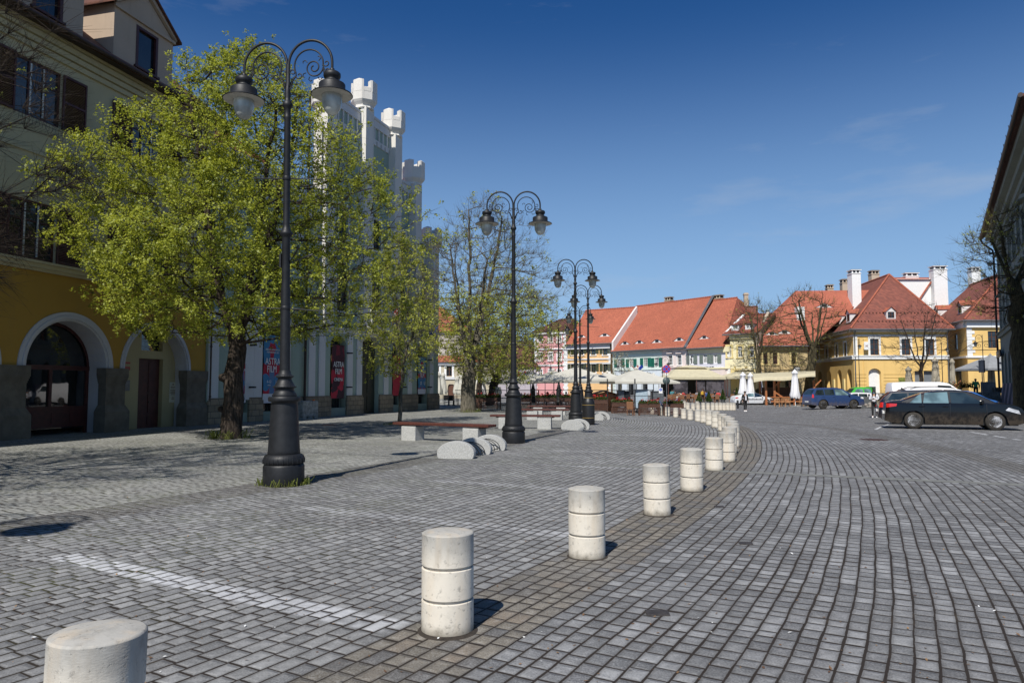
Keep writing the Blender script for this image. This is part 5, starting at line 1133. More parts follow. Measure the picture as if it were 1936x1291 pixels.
def roof_fit(b, e0, e1, r0_, r1_, tile, back, over=.5, wallx=None):
    """roof from picture points: eave ends at the wall line, ridge ends at depth `back`"""
    ex0, ez0 = b.xz(*e0, -over); ex1, ez1 = b.xz(*e1, -over); rx0, rz0 = b.xz(*r0_, back); rx1, rz1 = b.xz(*r1_, back); ez = (ez0+ez1)/2; rz = (rz0+rz1)/2
    b.ez, b.rg, b.yr = ez+.05, rz, back; b.slope = (rz-ez)/(back+over); b.ex = (ex0, ex1); b.rx = (rx0, rx1)
    b.roof = roofslab(b, [(ex0, -over, ez), (ex1, -over, ez), (rx1, back, rz), (rx0, back, rz)], tile, th=.16); roofslab(b, [(ex0, 2*back+over, ez), (ex1, 2*back+over, ez), (rx1, back, rz), (rx0, back, rz)], tile, th=.16)
    q = MB(); q.tube([(ex0, -over-.1, ez-.12), (ex1, -over-.1, ez-.12)], .10, 6); q.build('gutter', M['gutter'], b.t)
    q = MB(); n = max(1, int((rx1-rx0)/.4))
    for i in range(n): xx = rx0+(rx1-rx0)*i/n; q.tube([(xx, back, rz+.02), (xx+(rx1-rx0)/n*.95, back, rz+.05)], [.12, .14], 6)
    q.build('ridge_tiles', tile, b.t)
    return b
def eye_at(b, px, py, w=2.0, h=.42, tile=None):
    # intersect with the roof plane
    for k in range(400):
        off = -.5+k*.03; x, z = b.xz(px, py, off); zr = b.ez-.05+b.slope*(off+.5)
        if zr >= z: break
    eyelid(b, x, z-.02, off-.05, w, h, b.slope, tile, b.t)
# apricot house
b = Bld('apricot_house', 'orange-yellow house with olive shutters under a steep red roof', (8.9, 116.6), (6.7, -4.6)); b.L = math.hypot(6.7, 4.6)
roof_fit(b, (1069.5, 652), (1156.5, 646.5), (1107, 588), (1202, 580.5), M['tile'], 6.5); hol = []
for (ya, yb) in ((671, 653.5), (704, 688)):
    for px in (1083.5, 1099, 1122, 1144.5): hol.append((b.xp(px-4.3), b.xp(px+4.3), b.zp(px, ya), b.zp(px, yb)))
shell(b, plO, hol, gable=False)
for h in hol: window(b, *h, M['shutolive'], M['glass'], W_, .16, shut=M['shutolive'], sw=.55, shut_h=.85, nx=2, nz=2)
strip(b, [(0, b.L, b.ez-.9, b.ez-.1, .25), (0, b.L, b.zp(1120, 680), b.zp(1120, 677.5), .12), (0, b.L, b.zp(1120, 687), b.zp(1120, 685.5), .08)], plW); quoins(b, b.L, .5, -.5, b.ez-.8, W_, -1); quoins(b, 0, .4, -.5, b.ez-.8, W_, 1)
eye_at(b, 1100, 637.5, 2.0, .4, M['tile']); eye_at(b, 1143.5, 635.5, 2.4, .45, M['tile'])
q = MB(); q.slab([(b.ex[1], -.5, b.ez-1.6), (b.ex[1], -.5, b.ez+.08), (b.rx[1], b.yr, b.rg+.14), (b.rx[1], b.yr, b.rg-1.7)], (.28, 0, 0)); q.build('firewall', plFw, b.t)
# mint house with green shutters and its pink neighbour share one great roof
d2 = Vector((.58, -.81)); p = Vector((15.9, 111.7)); b = Bld('long_roof_house', 'long house of mint and pink under the widest red roof with four eyelid dormers', p, d2); b.L = 15.2
roof_fit(b, (1154.5, 664.5), (1294, 655.5), (1203, 579.5), (1347, 561), M['tile'], 8.2); hol = []; sp_ = b.xp(1252)
for px in (1171.5, 1194, 1221, 1242): hol.append((b.xp(px-4.3), b.xp(px+4.3), b.zp(px, 694 if px < 1200 else 693), b.zp(px, 678.5 if px < 1200 else 676.5)))
for px in (1268, 1285): hol.append((b.xp(px-3.8), b.xp(px+3.8), b.zp(px, 690), b.zp(px, 672)))
gl = b.zp(1200, 700)
q = MB(); wall(q, 0, sp_, gl, b.ez, hol[:4], 0, .22, 0); wall(q, sp_, b.L, gl, b.ez+.3, hol[4:], 0, .22, 1); arcs = [(b.xp(1258), b.xp(1266), -1, b.zp(1262, 712), b.zp(1262, 716)), (b.xp(1272), b.xp(1282), -1, b.zp(1277, 710), b.zp(1277, 714))]
wall(q, 0, sp_, -1.5, gl, [(b.xp(1165), b.xp(1173), -1, 2.6), (b.xp(1185), b.xp(1198), -1, 2.6), (b.xp(1212), b.xp(1224), -1, 2.6)], 0, .4, 2); wall(q, sp_, b.L, -1.5, gl, arcs, 0, .4, 1)
q.quad((0, 0, -1), (0, 12, -1), (0, 12, b.ez), (0, 0, b.ez), 0); q.quad((b.L, 0, -1), (b.L, 12, -1), (b.L, 12, b.ez), (b.L, 0, b.ez), 1); q.quad((0, .45, -1), (b.L, .45, -1), (b.L, .45, gl), (0, .45, gl), 3)
q.build('wall', [plM, plP, plaster('pale_blue_plaster', (.70, .76, .80), .08), M['shopglass']], b.t)
for i, h in enumerate(hol): window(b, *h, W_ if i < 4 else M['greyframe'], M['glass'], None if i < 4 else W_, .12, shut=M['shutgreen'] if i < 4 else None, sw=.62, nx=3 if i < 4 else 2, nz=4 if i < 4 else 3, bar=.035)
strip(b, [(0, sp_, b.zp(1200, 674), b.zp(1200, 673), .1), (0, sp_, b.ez-.5, b.ez-.1, .3), (0, sp_, gl, gl+.15, .1)], plM); strip(b, [(sp_, b.L, b.ez-.4, b.ez+.1, .35), (sp_, b.L, b.zp(1275, 695), b.zp(1275, 693.6), .25), (sp_, b.L, b.zp(1275, 701), b.zp(1275, 699), .2)]+[(b.xp(px-5), b.xp(px+5), b.zp(px, 668.5), b.zp(px, 667), .3) for px in (1268, 1285)], plP)
quoins(b, 0, .5, -.5, b.ez-.6, plM, 1); quoins(b, b.L, .5, -.5, b.ez-.3, plP, -1)
for px, py in ((1182, 651), (1209.5, 649), (1242.5, 647.5), (1284.5, 644)): eye_at(b, px, py, 2.5, .48, M['tile'])
q = MB(); q.slab([(b.ex[1]-.1, -.6, b.ez-.15), (b.ex[1]+.35, -.6, b.ez-.15), (b.rx[1]+.35, b.yr, b.rg+.1), (b.rx[1]-.1, b.yr, b.rg+.1)], (0, 0, .12)); q.build('verge_flashing', M['gutter'], b.t)
cx, cz = b.xz(1260, 572, b.yr); chimney(b, cx, b.yr+.6, cz-1.5, b.zp(1260, 561, b.yr), 1.25, .8, plG)
q = MB(); [q.box(b.xp(1224+3*i)-.07, b.xp(1224+3*i)+.10, -.04, -.003, b.zp(1230, 706+i*.9), b.zp(1230, 703+i*.9)) for i in range(5)]; q.build('shop_sign_letters', M['black'], b.t)
q = MB(); q.tube([(-.12, -.3, b.ez-.3), (-.12, -.12, b.ez-.9), (-.12, -.12, 0)], .07, 6); q.build('downpipe', M['darkgutter'], b.t)
q = MB(); q.tube([(b.L, -.3, b.ez-.3), (b.L, -.12, b.ez-.9), (b.L, -.12, 0)], .07, 6); q.build('downpipe', M['gutter'], b.t)
# lilac-white house
e = p+d2.normalized()*15.3; b = Bld('lilac_white_house', 'lilac-white house with grey-green shutters and one eyelid dormer', e, (.58, -.81)); b.L = 6.9
roof_fit(b, (1296, 659.5), (1367, 653.5), (1349, 568.5), (1394, 563), M['tile'], 8.0); hol = []
for px in (1308.5, 1334, 1353.5): hol.append((b.xp(px-3.8), b.xp(px+3.8), b.zp(px, 688 if px < 1320 else 686.5), b.zp(px, 671.5 if px < 1320 else 670)))
spl = b.zp(1330, 698); arcs = [(b.xp(1307.5), b.xp(1319), -1, b.zp(1313, 701), b.zp(1313, 706)), (b.xp(1330), b.xp(1342), -1, b.zp(1336, 700), b.zp(1336, 705))]
shell(b, plL, hol+arcs, gable=False, split=spl, lowm=plP)
for h in hol: window(b, *h, W_, M['glassc'], None, shut=M['shutgrey'], sw=.6, nx=2, nz=2)
q = MB(); q.quad((0, .42, -1), (b.L, .42, -1), (b.L, .42, spl), (0, .42, spl)); q.build('shop_front', M['shopglass'], b.t)
strip(b, [(0, b.L, b.ez-.8, b.ez-.1, .25), (0, b.L, spl, spl+.2, .1)], plC); quoins(b, b.L, .5, -.5, b.ez-.8, W_, -1); quoins(b, 0, .35, -.5, b.ez-.8, W_, 1); eye_at(b, 1332, 640, 2.2, .42, M['tile'])
text_mesh('RESTAURANT', .46, M['black'], 'lettering', b.t, (b.xp(1334), -.04, b.zp(1334, 695.5)), FRONT, .02); q = MB(); [q.box(b.xp(1318.5+1.9*i)-.09, b.xp(1318.5+1.9*i)+.09, -.04, -.003, b.zp(1322, 700.6-(i%2)*.8), b.zp(1322, 698.2-(i%2)*.8)) for i in range(5)]; q.build('shop_sign_letters', M['black'], b.t)
cx, cz = b.xz(1356, 570, b.yr); chimney(b, cx-.4, b.yr+.8, b.rg-1, b.rg+.9, 1.3, .9, plG)
# hipped end towards the right and its white verge
q = MB(); rx1 = b.rx[1]; q.slab([(b.ex[1], -.5, b.ez-.05), (rx1, 8.0, b.rg), (rx1+2.4, 10.5, b.rg-2.6), (b.ex[1]+1.5, 3.2, b.ez+1.9)], (0, 0, -.15)); q.build('hip_roof', M['tiled'], b.t)

# brick stump of an old gable behind, and a plastered stack
b5 = Bld('brick_gable_stump', 'worn brick chimney block above the cream house roof', P2(1403, 101), (1, -.1)); q = MB(); w = 2.35; z0, z1 = b5.zp(1420, 600), b5.zp(1420, 580); q.box(0, w, 0, 1.4, -1, z1); q.box(-.06, w+.06, -.06, 1.46, z1, z1+.12)
for k in range(9): q.box(rnd.uniform(0, w-.3), rnd.uniform(0, w-.3)+.3, .1, 1.2, z1+.12, z1+.12+rnd.uniform(.05, .12)) if False else None
q.build('wall', M['brick'], b5.t); q = MB(); xx = b5.xp(1415); q.box(xx-.28, xx+.28, .3, .9, z1, b5.zp(1415, 553)-.3); q.box(xx-.36, xx+.36, .22, .98, b5.zp(1415, 553)-.3, b5.zp(1415, 553)-.15); q.box(xx-.28, xx+.28, .3, .9, b5.zp(1415, 553)-.15, b5.zp(1415, 553)); q.build('chimney_stack', plG, b5.t)
# cream house
e2 = e+d2.normalized()*6.95; b = Bld('cream_house', 'cream house with two roof dormers and a wide dark archway', e2, (.80, -.60)); b.L = 4.95
b.L = b.xp(1431); roof_fit(b, (1366, 632.5), (1431, 628), (1405, 599), (1466, 590.5), M['tiled'], 4.6); hol = []
for px in (1379.5, 1400, 1422): hol.append((b.xp(px-4), b.xp(px+4), b.zp(px, 675), b.zp(px, 654.5)))
spl = b.zp(1400, 690.5); hol2 = [(b.xp(1397.5), b.xp(1425.5), -1, b.zp(1411, 695), b.zp(1411, 706))]; shell(b, plC, hol+hol2, gable=False, split=spl, lowm=plC2)
for h in hol: window(b, *h, M['greyframe'], M['glassc'], plC2, .22, nx=2, nz=2)
q = MB(); q.quad((0, .5, -1), (b.L, .5, -1), (b.L, .5, spl), (0, .5, spl)); q.build('shop_front', M['shopglass'], b.t); text_mesh('Crama', .7, plC2, 'lettering', b.t, (b.xp(1412), -.03+.3, b.zp(1412, 701)), FRONT, .02)
strip(b, [(0, b.L, b.ez-.7, b.ez-.1, .3), (0, b.L, spl-.1, spl+.1, .1)]+[(h[0]-.3, h[1]+.3, h[2]-1.5, h[2]-.35, .05) for h in hol], plC)
q = MB(); q.add([(b.L+.02, -.3, b.ez-.3), (b.L+.02, 4.6, b.rg+.3), (b.L+.02, 9.6, b.ez-.3), (b.L+.4, -.3, b.ez-.3), (b.L+.4, 4.6, b.rg+.3), (b.L+.4, 9.6, b.ez-.3), (b.L+.02, 0, -1), (b.L+.4, 0, -1), (b.L+.02, 9.3, -1), (b.L+.4, 9.3, -1)], [(0, 1, 2), (3, 5, 4), (0, 3, 4, 1), (1, 4, 5, 2), (0, 2, 8, 6), (3, 7, 9, 5), (6, 7, 3, 0)]); q.build('firewall', plG, b.t)
q = MB(); q.slab([(b.ex[0]-.02, -.45, b.ez-.2), (b.ex[0]+.25, -.45, b.ez-.2), (b.rx[0]+.25, 4.6, b.rg+.05), (b.rx[0]-.02, 4.6, b.rg+.05)], (0, 0, .15)); q.build('verge', W_, b.t)
def dormer(b, px, pyb, pyt, w, tile, face, slope, hipped=True, dep=None, wm=None, off=None, y_at=None):
    for k in range(500):
        o_ = -.5+k*.03; x, z = b.xz(px, pyb, o_); zr = b.ez-.05+b.slope*(o_+.5)
        if zr >= z: break
    zt = b.zp(px, pyt, o_); h = zt-z; y = o_; dd = h/slope
    q = MB(); m = .16; wall(q, x-w/2, x+w/2, z, zt, [(x-w/2+m, x+w/2-m, z+.18, zt-.1)], y, .12); q.add([(x-w/2, y, z), (x-w/2, y, zt), (x-w/2, y+dd, zt), (x+w/2, y, z), (x+w/2, y, zt), (x+w/2, y+dd, zt)], [(0, 1, 2), (3, 5, 4)])
    g = .45*w if not hipped else .32*w
    if not hipped: q.add([(x-w/2, y, zt), (x+w/2, y, zt), (x, y, zt+g)], [(0, 1, 2)])
    dm = q.build('dormer', face, b.t); r = MB(); e = .14; yb = y+(h+g)/slope
    if hipped: r.add([(x-w/2-e, y-e, zt-.02), (x+w/2+e, y-e, zt-.02), (x+w/2+e, y+dd+.2, zt-.02), (x-w/2-e, y+dd+.2, zt-.02), (x, y+.45, zt+g), (x, yb+.2, zt+g)], [(0, 1, 4), (1, 2, 5, 4), (0, 4, 5, 3)])
    else: r.add([(x-w/2-e, y-e, zt-.07), (x+w/2+e, y-e, zt-.07), (x+w/2+e, y+dd, zt-.07), (x-w/2-e, y+dd, zt-.07), (x, y-e, zt+g+.02), (x, yb+.1, zt+g+.02)], [(1, 2, 5, 4), (0, 4, 5, 3)])
    r.build('dormer_roof', tile, dm); p_ = MB(); f = .06; x0, x1, z0, z1 = x-w/2+m, x+w/2-m, z+.18, zt-.1
    p_.quad((x0, y+.10, z0), (x1, y+.10, z0), (x1, y+.10, z1), (x0, y+.10, z1)); wn2 = p_.build('pane', M['glass'], dm)
    p_ = MB(); yy = y+.03
    for (a_, b_, c_, d_) in ((x0, x0+f, z0, z1), (x1-f, x1, z0, z1), (x0+f, x1-f, z0, z0+f), (x0+f, x1-f, z1-f, z1), (x-.03, x+.03, z0+f, z1-f)): p_.box(a_, b_, yy, yy+.05, c_, d_)
    p_.box(x0+f, x-.03, yy+.01, yy+.04, (z0+z1)/2-.02, (z0+z1)/2+.02); p_.box(x+.03, x1-f, yy+.01, yy+.04, (z0+z1)/2-.02, (z0+z1)/2+.02); p_.build('window_frame', wm or W_, dm); return dm
dormer(b, 1390, 625, 614, 1.0, M['tiled'], plW, b.slope); dormer(b, 1416.5, 623, 611.5, 1.05, M['tiled'], plW, b.slope)

# peeling house with the bright red roof
b = Bld('peeling_house', 'peeling ochre house under the tall bright red roof, partly hidden by bare trees', (31.75, 91.6), (.995, -.08)); b.L = 6.3
ex0, ez0 = b.xz(1431, 653, -.5); ez = ez0; back = 6.5; x_r0, z_r = b.xz(1504, 550, back); x_r1, z_r1 = b.xz(1641, 530, back); b.ez = ez+.05; b.rg = z_r; b.yr = back; b.slope = (z_r-ez)/(back+.5)
bx, bz = b.xz(1476, 591, 4.2)
q = MB(); q.slab([(ex0, -.5, ez), (b.L+.2, -.5, ez), (x_r1+.5, back, z_r), (x_r0, back, z_r), (x_r0-.9, back-1.2, z_r-1.3)], (0, 0, -.16)); b.roof = q.build('roof', M['tilen'], b.t)
q = MB(); q.slab([(ex0, 2*back+.5, ez), (20, 2*back+.5, ez), (x_r1+3, back, z_r), (x_r0, back, z_r)], (0, 0, -.16)); q.build('roof', M['tilen'], b.t); q = MB(); q.slab([(ex0, 2*back+.5, ez), (ex0, -.5, ez), (x_r0-.9, back-1.2, z_r-1.3), (x_r0, back, z_r)], (0, 0, -.16)); q.build('roof', M['tilen'], b.t)
q = MB(); q.tube([(ex0, -.6, ez-.12), (b.L, -.6, ez-.12)], .1, 6); q.build('gutter', M['gutter'], b.t); hol = []
for px in (1447.5, 1466, 1501): hol.append((b.xp(px-4.2), b.xp(px+4.2), b.zp(px, 688), b.zp(px, 667)))
arcs = [(b.xp(1445), b.xp(1474), -1, b.zp(1460, 702), b.zp(1460, 712)), (b.xp(1484), b.xp(1505), -1, b.zp(1495, 702), b.zp(1495, 712))]; shell(b, plB, hol+arcs, gable=False); q = MB(); q.quad((0, .5, -1), (b.L, .5, -1), (b.L, .5, 5), (0, .5, 5)) if False else q.quad((0, .5, -1), (b.L, .5, -1), (b.L, .5, 3.2), (0, .5, 3.2)); q.build('shop_front', M['shopglass'], b.t)
for h in hol: window(b, *h, M['brownframe'], M['glass'], plC2, .22, nx=2, nz=2)
strip(b, [(0, b.L, b.zp(1460, 699), b.zp(1460, 697.5), .12), (0, b.L, b.ez-.7, b.ez-.2, .25)], plB)
eye_at(b, 1459, 633, 2.2, .42, M['tilen']); eye_at(b, 1483, 630.5, 2.4, .45, M['tilen']); eye_at(b, 1558, 581, 2.6, .5, M['tilen'])
def stack(b, px, ytop, ybot, wpx, off, dep, mat, capm=None):
    x, zt = b.xz(px, ytop, off); zb = b.zp(px, ybot, off); w = wpx/FPX*(b.o.y+off); chimney(b, x, off+dep/2, zb-1.5, zt, w, dep, mat, capm)
for k in range(400):
    off = -.5+k*.03; x_, z_ = b.xz(1514.5, 606, off)
    if b.ez-.05+b.slope*(off+.5) >= z_: break
q = MB(); zt = b.zp(1514.5, 580, off); q.box(x_-.5, x_+.5, off, off+1.0, z_-1.2, zt); q.box(x_-.08, x_+.08, off+.4, off+.56, zt, zt+.35); q.build('chimney', W_, b.t)
stack(b, 1570, 537.5, 548, 11, 9.5, .9, plG); stack(b, 1600, 527, 545, 15, 9.5, 1.0, plG)

# corner house: front, long arcaded side, great hipped roof
cz0 = 1.0; Cn = Vector((42.45, 88.0)); WF = 11.75; LS = 21.5; zg = terrain(Cn.x, Cn.y)
bF = Bld('corner_house', 'yellow corner house with white string courses, hipped tiled roof and four small dormers', Cn, (1, 0)); b = bF; b.L = WF
ez = b.zp(1700, 621.5, -.5); b.ez = ez; spl = b.zp(1700, 678, 0); hol = []
for px0, px1 in ((1646.5, 1663), (1706, 1722.5), (1751.5, 1768)): hol.append((b.xp(px0), b.xp(px1), b.zp(px0, 671), b.zp(px0, 640.5)))
arc = (b.xp(1642), b.xp(1665.5), -1.2, b.zp(1654, 696.5), b.zp(1654, 706)); blocks = [(b.xp(1729), b.xp(1741), -1.2, b.zp(1740, 701)), (b.xp(1746), b.xp(1766), -1.2, b.zp(1750, 701))]
q = MB(); wall(q, 0, WF, spl, ez, hol, 0, .22, 0); wall(q, 0, WF, -1.6, spl, [arc]+blocks, 0, .55, 0)
q.quad((WF, 0, -1.6), (WF, LS, -1.6), (WF, LS, ez), (WF, 0, ez), 0); q.quad((0, LS, -1.6), (WF, LS, -1.6), (WF, LS, ez), (0, LS, ez), 0); q.build('wall', plY, b.t)
for h in hol: window(b, *h, M['brownframe'], M['glass'], W_, .24, nx=2, nz=3)
q = MB(); q.box(arc[0], arc[1], .42, .5, -1.2, arc[3]); q.box(arc[0]+.3, arc[0]+.34, .40, .421, -1.2, 2.4); q.box((arc[0]+arc[1])/2-.02, (arc[0]+arc[1])/2+.02, .40, .421, -1.2, 2.4); q.build('door', W_, b.t)
q = MB(); [q.box(h[0], h[1], .4, .5, -1.2, h[3]) for h in blocks]; q.build('shutter_door', plain('grey_roller_door', (.16, .18, .20), .6), b.t)
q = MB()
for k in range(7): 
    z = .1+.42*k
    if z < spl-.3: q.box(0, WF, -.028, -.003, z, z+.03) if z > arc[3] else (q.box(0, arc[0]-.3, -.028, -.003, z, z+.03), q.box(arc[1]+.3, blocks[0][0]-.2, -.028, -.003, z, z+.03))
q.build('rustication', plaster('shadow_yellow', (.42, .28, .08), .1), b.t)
strip(b, [(-.1, WF, spl-.06, spl+.3, .16), (-.1, WF, spl+.3, spl+.42, .24), (-.1, WF, ez-.9, ez-.72, .12), (-.1, WF, ez-.35, ez-.02, .35), (0, .5, spl+.45, ez-.95, .05)], W_)
q = MB(); q.box(.62, 1.0, -.2, -.02, ez-2.9, ez-2.3) if False else q.bbox(1.0, 1.55, -.75, -.62, b.zp(1637, 662), b.zp(1637, 647), .03); q.tube([(1.28, -.003, b.zp(1637, 650)), (1.28, -.7, b.zp(1637, 650))], .03, 6); q.build('hanging_sign', W_, b.t)
text_mesh('M', .4, plain('sign_brown', (.2, .06, .04)), 'lettering', b.t, (1.28, -.77, b.zp(1637, 655)), FRONT, .01)
q = MB(); q.tube([(.12, -.4, ez-.2), (.12, -.12, ez-.9), (.12, -.12, 0)], .075, 8); q.build('downpipe', M['gutter'], b.t); q = MB(); q.tube([(WF-.1, -.4, ez-.2), (WF-.1, -.12, ez-.7), (WF-.1, -.12, 0)], .075, 8); q.build('downpipe', M['gutter'], b.t)
# the long side, in its own frame but the same thing
sd_ = Vector((-.105, -.995)).normalized(); S0 = Cn - sd_*LS; bS = Bld('side_frame', '', S0, sd_, z=zg); bS.t.parent = bF.t; bS.t.matrix_parent_inverse = Matrix.Identity(4)
bS.t.location = (S0.x-Cn.x, S0.y-Cn.y, 0); bS.t.rotation_euler = (0, 0, bS.rz); bS.t.name = 'side_wing'
for k_ in ('label', 'category', 'group'):
    if k_ in bS.t: del bS.t[k_]
b = bS; b.L = LS; hol = []
for px in (1517, 1533, 1547.5, 1563.5, 1582.5, 1599): hol.append((b.xp(px-2.3), b.xp(px+2.6), b.zp(px, 674+ (1600-px)*.04), b.zp(px, 647+(1600-px)*.12)))
hol = [(h[0], h[1], hol[-1][2], hol[-1][3]) for h in hol]; arcs = []
for px0, px1 in ((1546.5, 1553), (1563, 1571), (1583, 1591), (1601, 1610)): x0, x1 = b.xp(px0), b.xp(px1); arcs.append((x0, x1, -1.2, b.zp(1605, 697.5), b.zp(1605, 697.5)-(x1-x0)/2))
spl2 = spl; q = MB(); wall(q, 0, LS, spl2, ez, hol, 0, .22, 0); wall(q, 0, LS, -1.6, spl2, arcs, 0, 1.2, 0)
q.quad((0, 1.2, -1), (LS, 1.2, -1), (LS, 1.2, spl2), (0, 1.2, spl2), 1); q.build('side_wall', [plY, plC2], b.t)
for h in hol:
    w = window(b, *h, M['brownframe'], M['glass'], W_, .2, nx=2, nz=3)
strip(b, [(0, LS, spl2-.06, spl2+.3, .16), (0, LS, spl2+.3, spl2+.42, .24), (0, LS, ez-.9, ez-.72, .12), (0, LS, ez-.35, ez-.02, .35)], W_)
q = MB(); [q.box((arcs[i][1]+arcs[i+1][0])/2-.3, (arcs[i][1]+arcs[i+1][0])/2+.3, -.18, -.003, -1.2, 2.1) for i in range(3)]; q.build('pilaster', plC2, b.t)
# roof in the front frame
b = bF; o_ = .55; ax, az = b.xz(1681, 519.5, 6.2); back = (-sd_)
rr = Vector((ax, 6.2)); nL = Vector((-o_, -o_)); nR = Vector((WF+o_, -o_)); bl = nL+back*(LS+1.2); br = nR+back*(LS+1.2)-Vector((0, .0)); re = rr+back*(LS-5)
tc_ = M['tilec']; kk = az-.0
def kick(p, q_, t, dz): v = Vector(p)*(1-t)+Vector(q_)*t; return (v.x, v.y, v.z+dz)
E = lambda v, z: (v.x, v.y, z)
roofslab(b, [E(nL, ez), E(nR, ez), E(rr, kk)], tc_); roofslab(b, [E(nL, ez), E(rr, kk), E(re, kk), E(bl, ez)], tc_); roofslab(b, [E(nR, ez), E(rr, kk), E(re, kk), E(br, ez)], tc_)
q = MB()
for (A_, B_) in ((E(nL, ez+.03), E(rr, kk+.05)), (E(nR, ez+.03), E(rr, kk+.05)), (E(rr, kk+.05), E(re, kk+.05))): q.tube([A_, B_], .13, 6)
q.build('hip_tiles', M['tile'], b.t)
q = MB(); q.tube([E(nL+Vector((-.1, -.1)), ez-.1), E(nR+Vector((.1, -.1)), ez-.1)], .1, 6); q.tube([E(nL+Vector((-.1, -.1)), ez-.1), E(bl+Vector((-.1, 0)), ez-.1)], .1, 6); q.build('gutter', M['gutter'], b.t)
q = MB()
for k in range(26): xx = .3+k*.44; zz = ez+.95; yy = -o_+.95/((kk-ez)/(rr.y+o_)); q.box(xx, xx+.1, yy-.12, yy+.05, zz, zz+.12)
for k in range(21): xx = 1.4+k*.44; zz = ez+2.1; yy = -o_+2.1/((kk-ez)/(rr.y+o_)); q.box(xx, xx+.1, yy-.12, yy+.05, zz, zz+.12)
q.build('snow_guards', M['tileb'], b.t)
b.slope = (kk-ez)/(rr.y+o_); b.ez = ez+.05; dormer(b, 1685, 604, 588, 1.15, M['tile'], plFw, b.slope, hipped=False, wm=M['brownframe'])
b = bS; b.slope = (kk-ez)/6.0; b.ez = ez+.05; b.o = Vector((S0.x, S0.y, zg))
for px in (1549, 1565.5, 1584, 1603.5): dormer(b, px, 619.5-(px-1549)*.17, 604-(px-1549)*.21, 1.25, M['tile'], plFw, b.slope, hipped=False, wm=M['brownframe'])
b = bF; stack(b, 1618.5, 509, 570, 17, 6.8, 1.3, W_, M['gutter']); stack(b, 1655, 510.5, 528, 15, 12, 1.0, plG)

# white party walls behind, with their chimneys
b = Bld('white_party_wall', 'tall white party wall with red coping and two white chimneys behind the corner house', P2(1694, 103), (1, 0)); x1 = b.xp(1797); zt = b.zp(1730, 527.5); q = MB(); q.box(0, x1, 0, 6, 0, zt); q.build('wall', W_, b.t)
q = MB(); q.add([(-.2, -.25, zt-.1), (x1+.2, -.25, zt-.1), (x1+.2, 3, zt+.7), (-.2, 3, zt+.7)], [(0, 1, 2, 3)]); q.slab([(b.xp(1766), -.3, b.zp(1766, 531)), (b.xp(1768), -.3, b.zp(1768, 531)), (b.xp(1739.5), -.3, b.zp(1739, 571)), (b.xp(1737.5), -.3, b.zp(1738, 571))], (0, .5, 0)); q.build('coping', M['tile'], b.t)
stack(b, 1724.5, 515, 530, 25, 2, 1.0, W_, M['gutter']); stack(b, 1777.5, 502, 575, 26, -.9, 1.2, W_, M['gutter']); stack(b, 1845, 504.5, 530, 17, 3, 1.0, W_, M['gutter'])
# second yellow house
zg2 = terrain(55.2, 86); b = Bld('second_yellow_house', 'yellow house with white quoined corner at the right, before the dark building', (55.3, 86.0), (1, 0)); b.L = 13; ez = b.zp(1860, 604.5, -.5); b.ez = ez+.05; spl = b.zp(1860, 675.5)
hol = [(b.xp(1870.5), b.xp(1887), b.zp(1879, 658), b.zp(1879, 626))]; q = MB(); wall(q, 0, b.L, -1, ez, hol, 0, .25, 0); dv = Vector((.247, .969))*7.2
q.quad((b.L, 0, -1), (b.L, 14, -1), (b.L, 14, ez), (b.L, 0, ez), 0); q.build('wall', plY, b.t); window(b, *hol[0], M['brownframe'], M['glass'], None, nx=2, nz=2)
strip(b, [(-.1, b.L, spl-.05, spl+.2, .15), (-.1, b.L, ez-.9, ez-.02, .3)], W_); quoins(b, 0, .95, spl+.2, ez-.9, W_, 1)
b3 = Bld('side_frame', '', (55.3+dv.x, 86+dv.y), -dv, z=zg2); b3.t.parent = b.t; b3.t.location = (dv.x, dv.y, 0); b3.t.name = 'side_wing'
for k_ in ('label', 'category', 'group'):
    if k_ in b3.t: del b3.t[k_]
L3 = 7.2; h3 = [(b3.xp(1806), b3.xp(1812.5), b3.zp(1809, 661), b3.zp(1809, 630))]; a3 = [(b3.xp(1805), b3.xp(1817.5), -1, b3.zp(1811, 696), b3.zp(1811, 700))]; q = MB(); wall(q, 0, L3, -1, ez, h3+a3, 0, .3, 0); q.build('side_wall', plY, b3.t); b3.L = L3
window(b3, *h3[0], M['brownframe'], M['glass'], None, nx=1, nz=2); q = MB(); q.box(a3[0][0], a3[0][1], .2, .28, -1, a3[0][3]); q.build('iron_grille', M['black'], b3.t); strip(b3, [(0, L3, spl-.05, spl+.2, .15), (0, L3, ez-.9, ez-.02, .3)], W_)
o_ = .55; A0 = (-o_, -o_, ez); A1 = (b.L+1, -o_, ez); Bk = (dv.x*2.2-o_, dv.y*2.2, ez); rp_ = b.xz(1893, 518, 6.5); R0 = (rp_[0], 6.5, rp_[1]); rp2 = b.xz(1785, 541, 14); R1 = (R0[0]+dv.x*1.5, R0[1]+dv.y*1.5, R0[2]); 
roofslab(b, [A0, A1, (b.L+1, 6.5, R0[2]), R0], M['tilec']); roofslab(b, [A0, R0, R1, Bk], M['tilec']); q = MB(); q.tube([(A0[0], A0[1], A0[2]+.05), (R0[0], R0[1], R0[2]+.05)], .13, 6); q.tube([(R0[0], R0[1], R0[2]+.05), (R1[0], R1[1], R1[2]+.05)], .13, 6); q.build('hip_tiles', M['tile'], b.t)
q = MB(); q.tube([(A0[0]-.1, A0[1]-.1, ez-.1), (A1[0], A1[1]-.1, ez-.1)], .1, 6); q.tube([(A0[0]-.1, A0[1]-.1, ez-.1), (Bk[0]-.1, Bk[1], ez-.1)], .1, 6); q.build('gutter', M['gutter'], b.t)
b3.ez = ez+.05; b3.slope = (R0[2]-ez)/(.969*R0[0]-.247*R0[1]+.55)
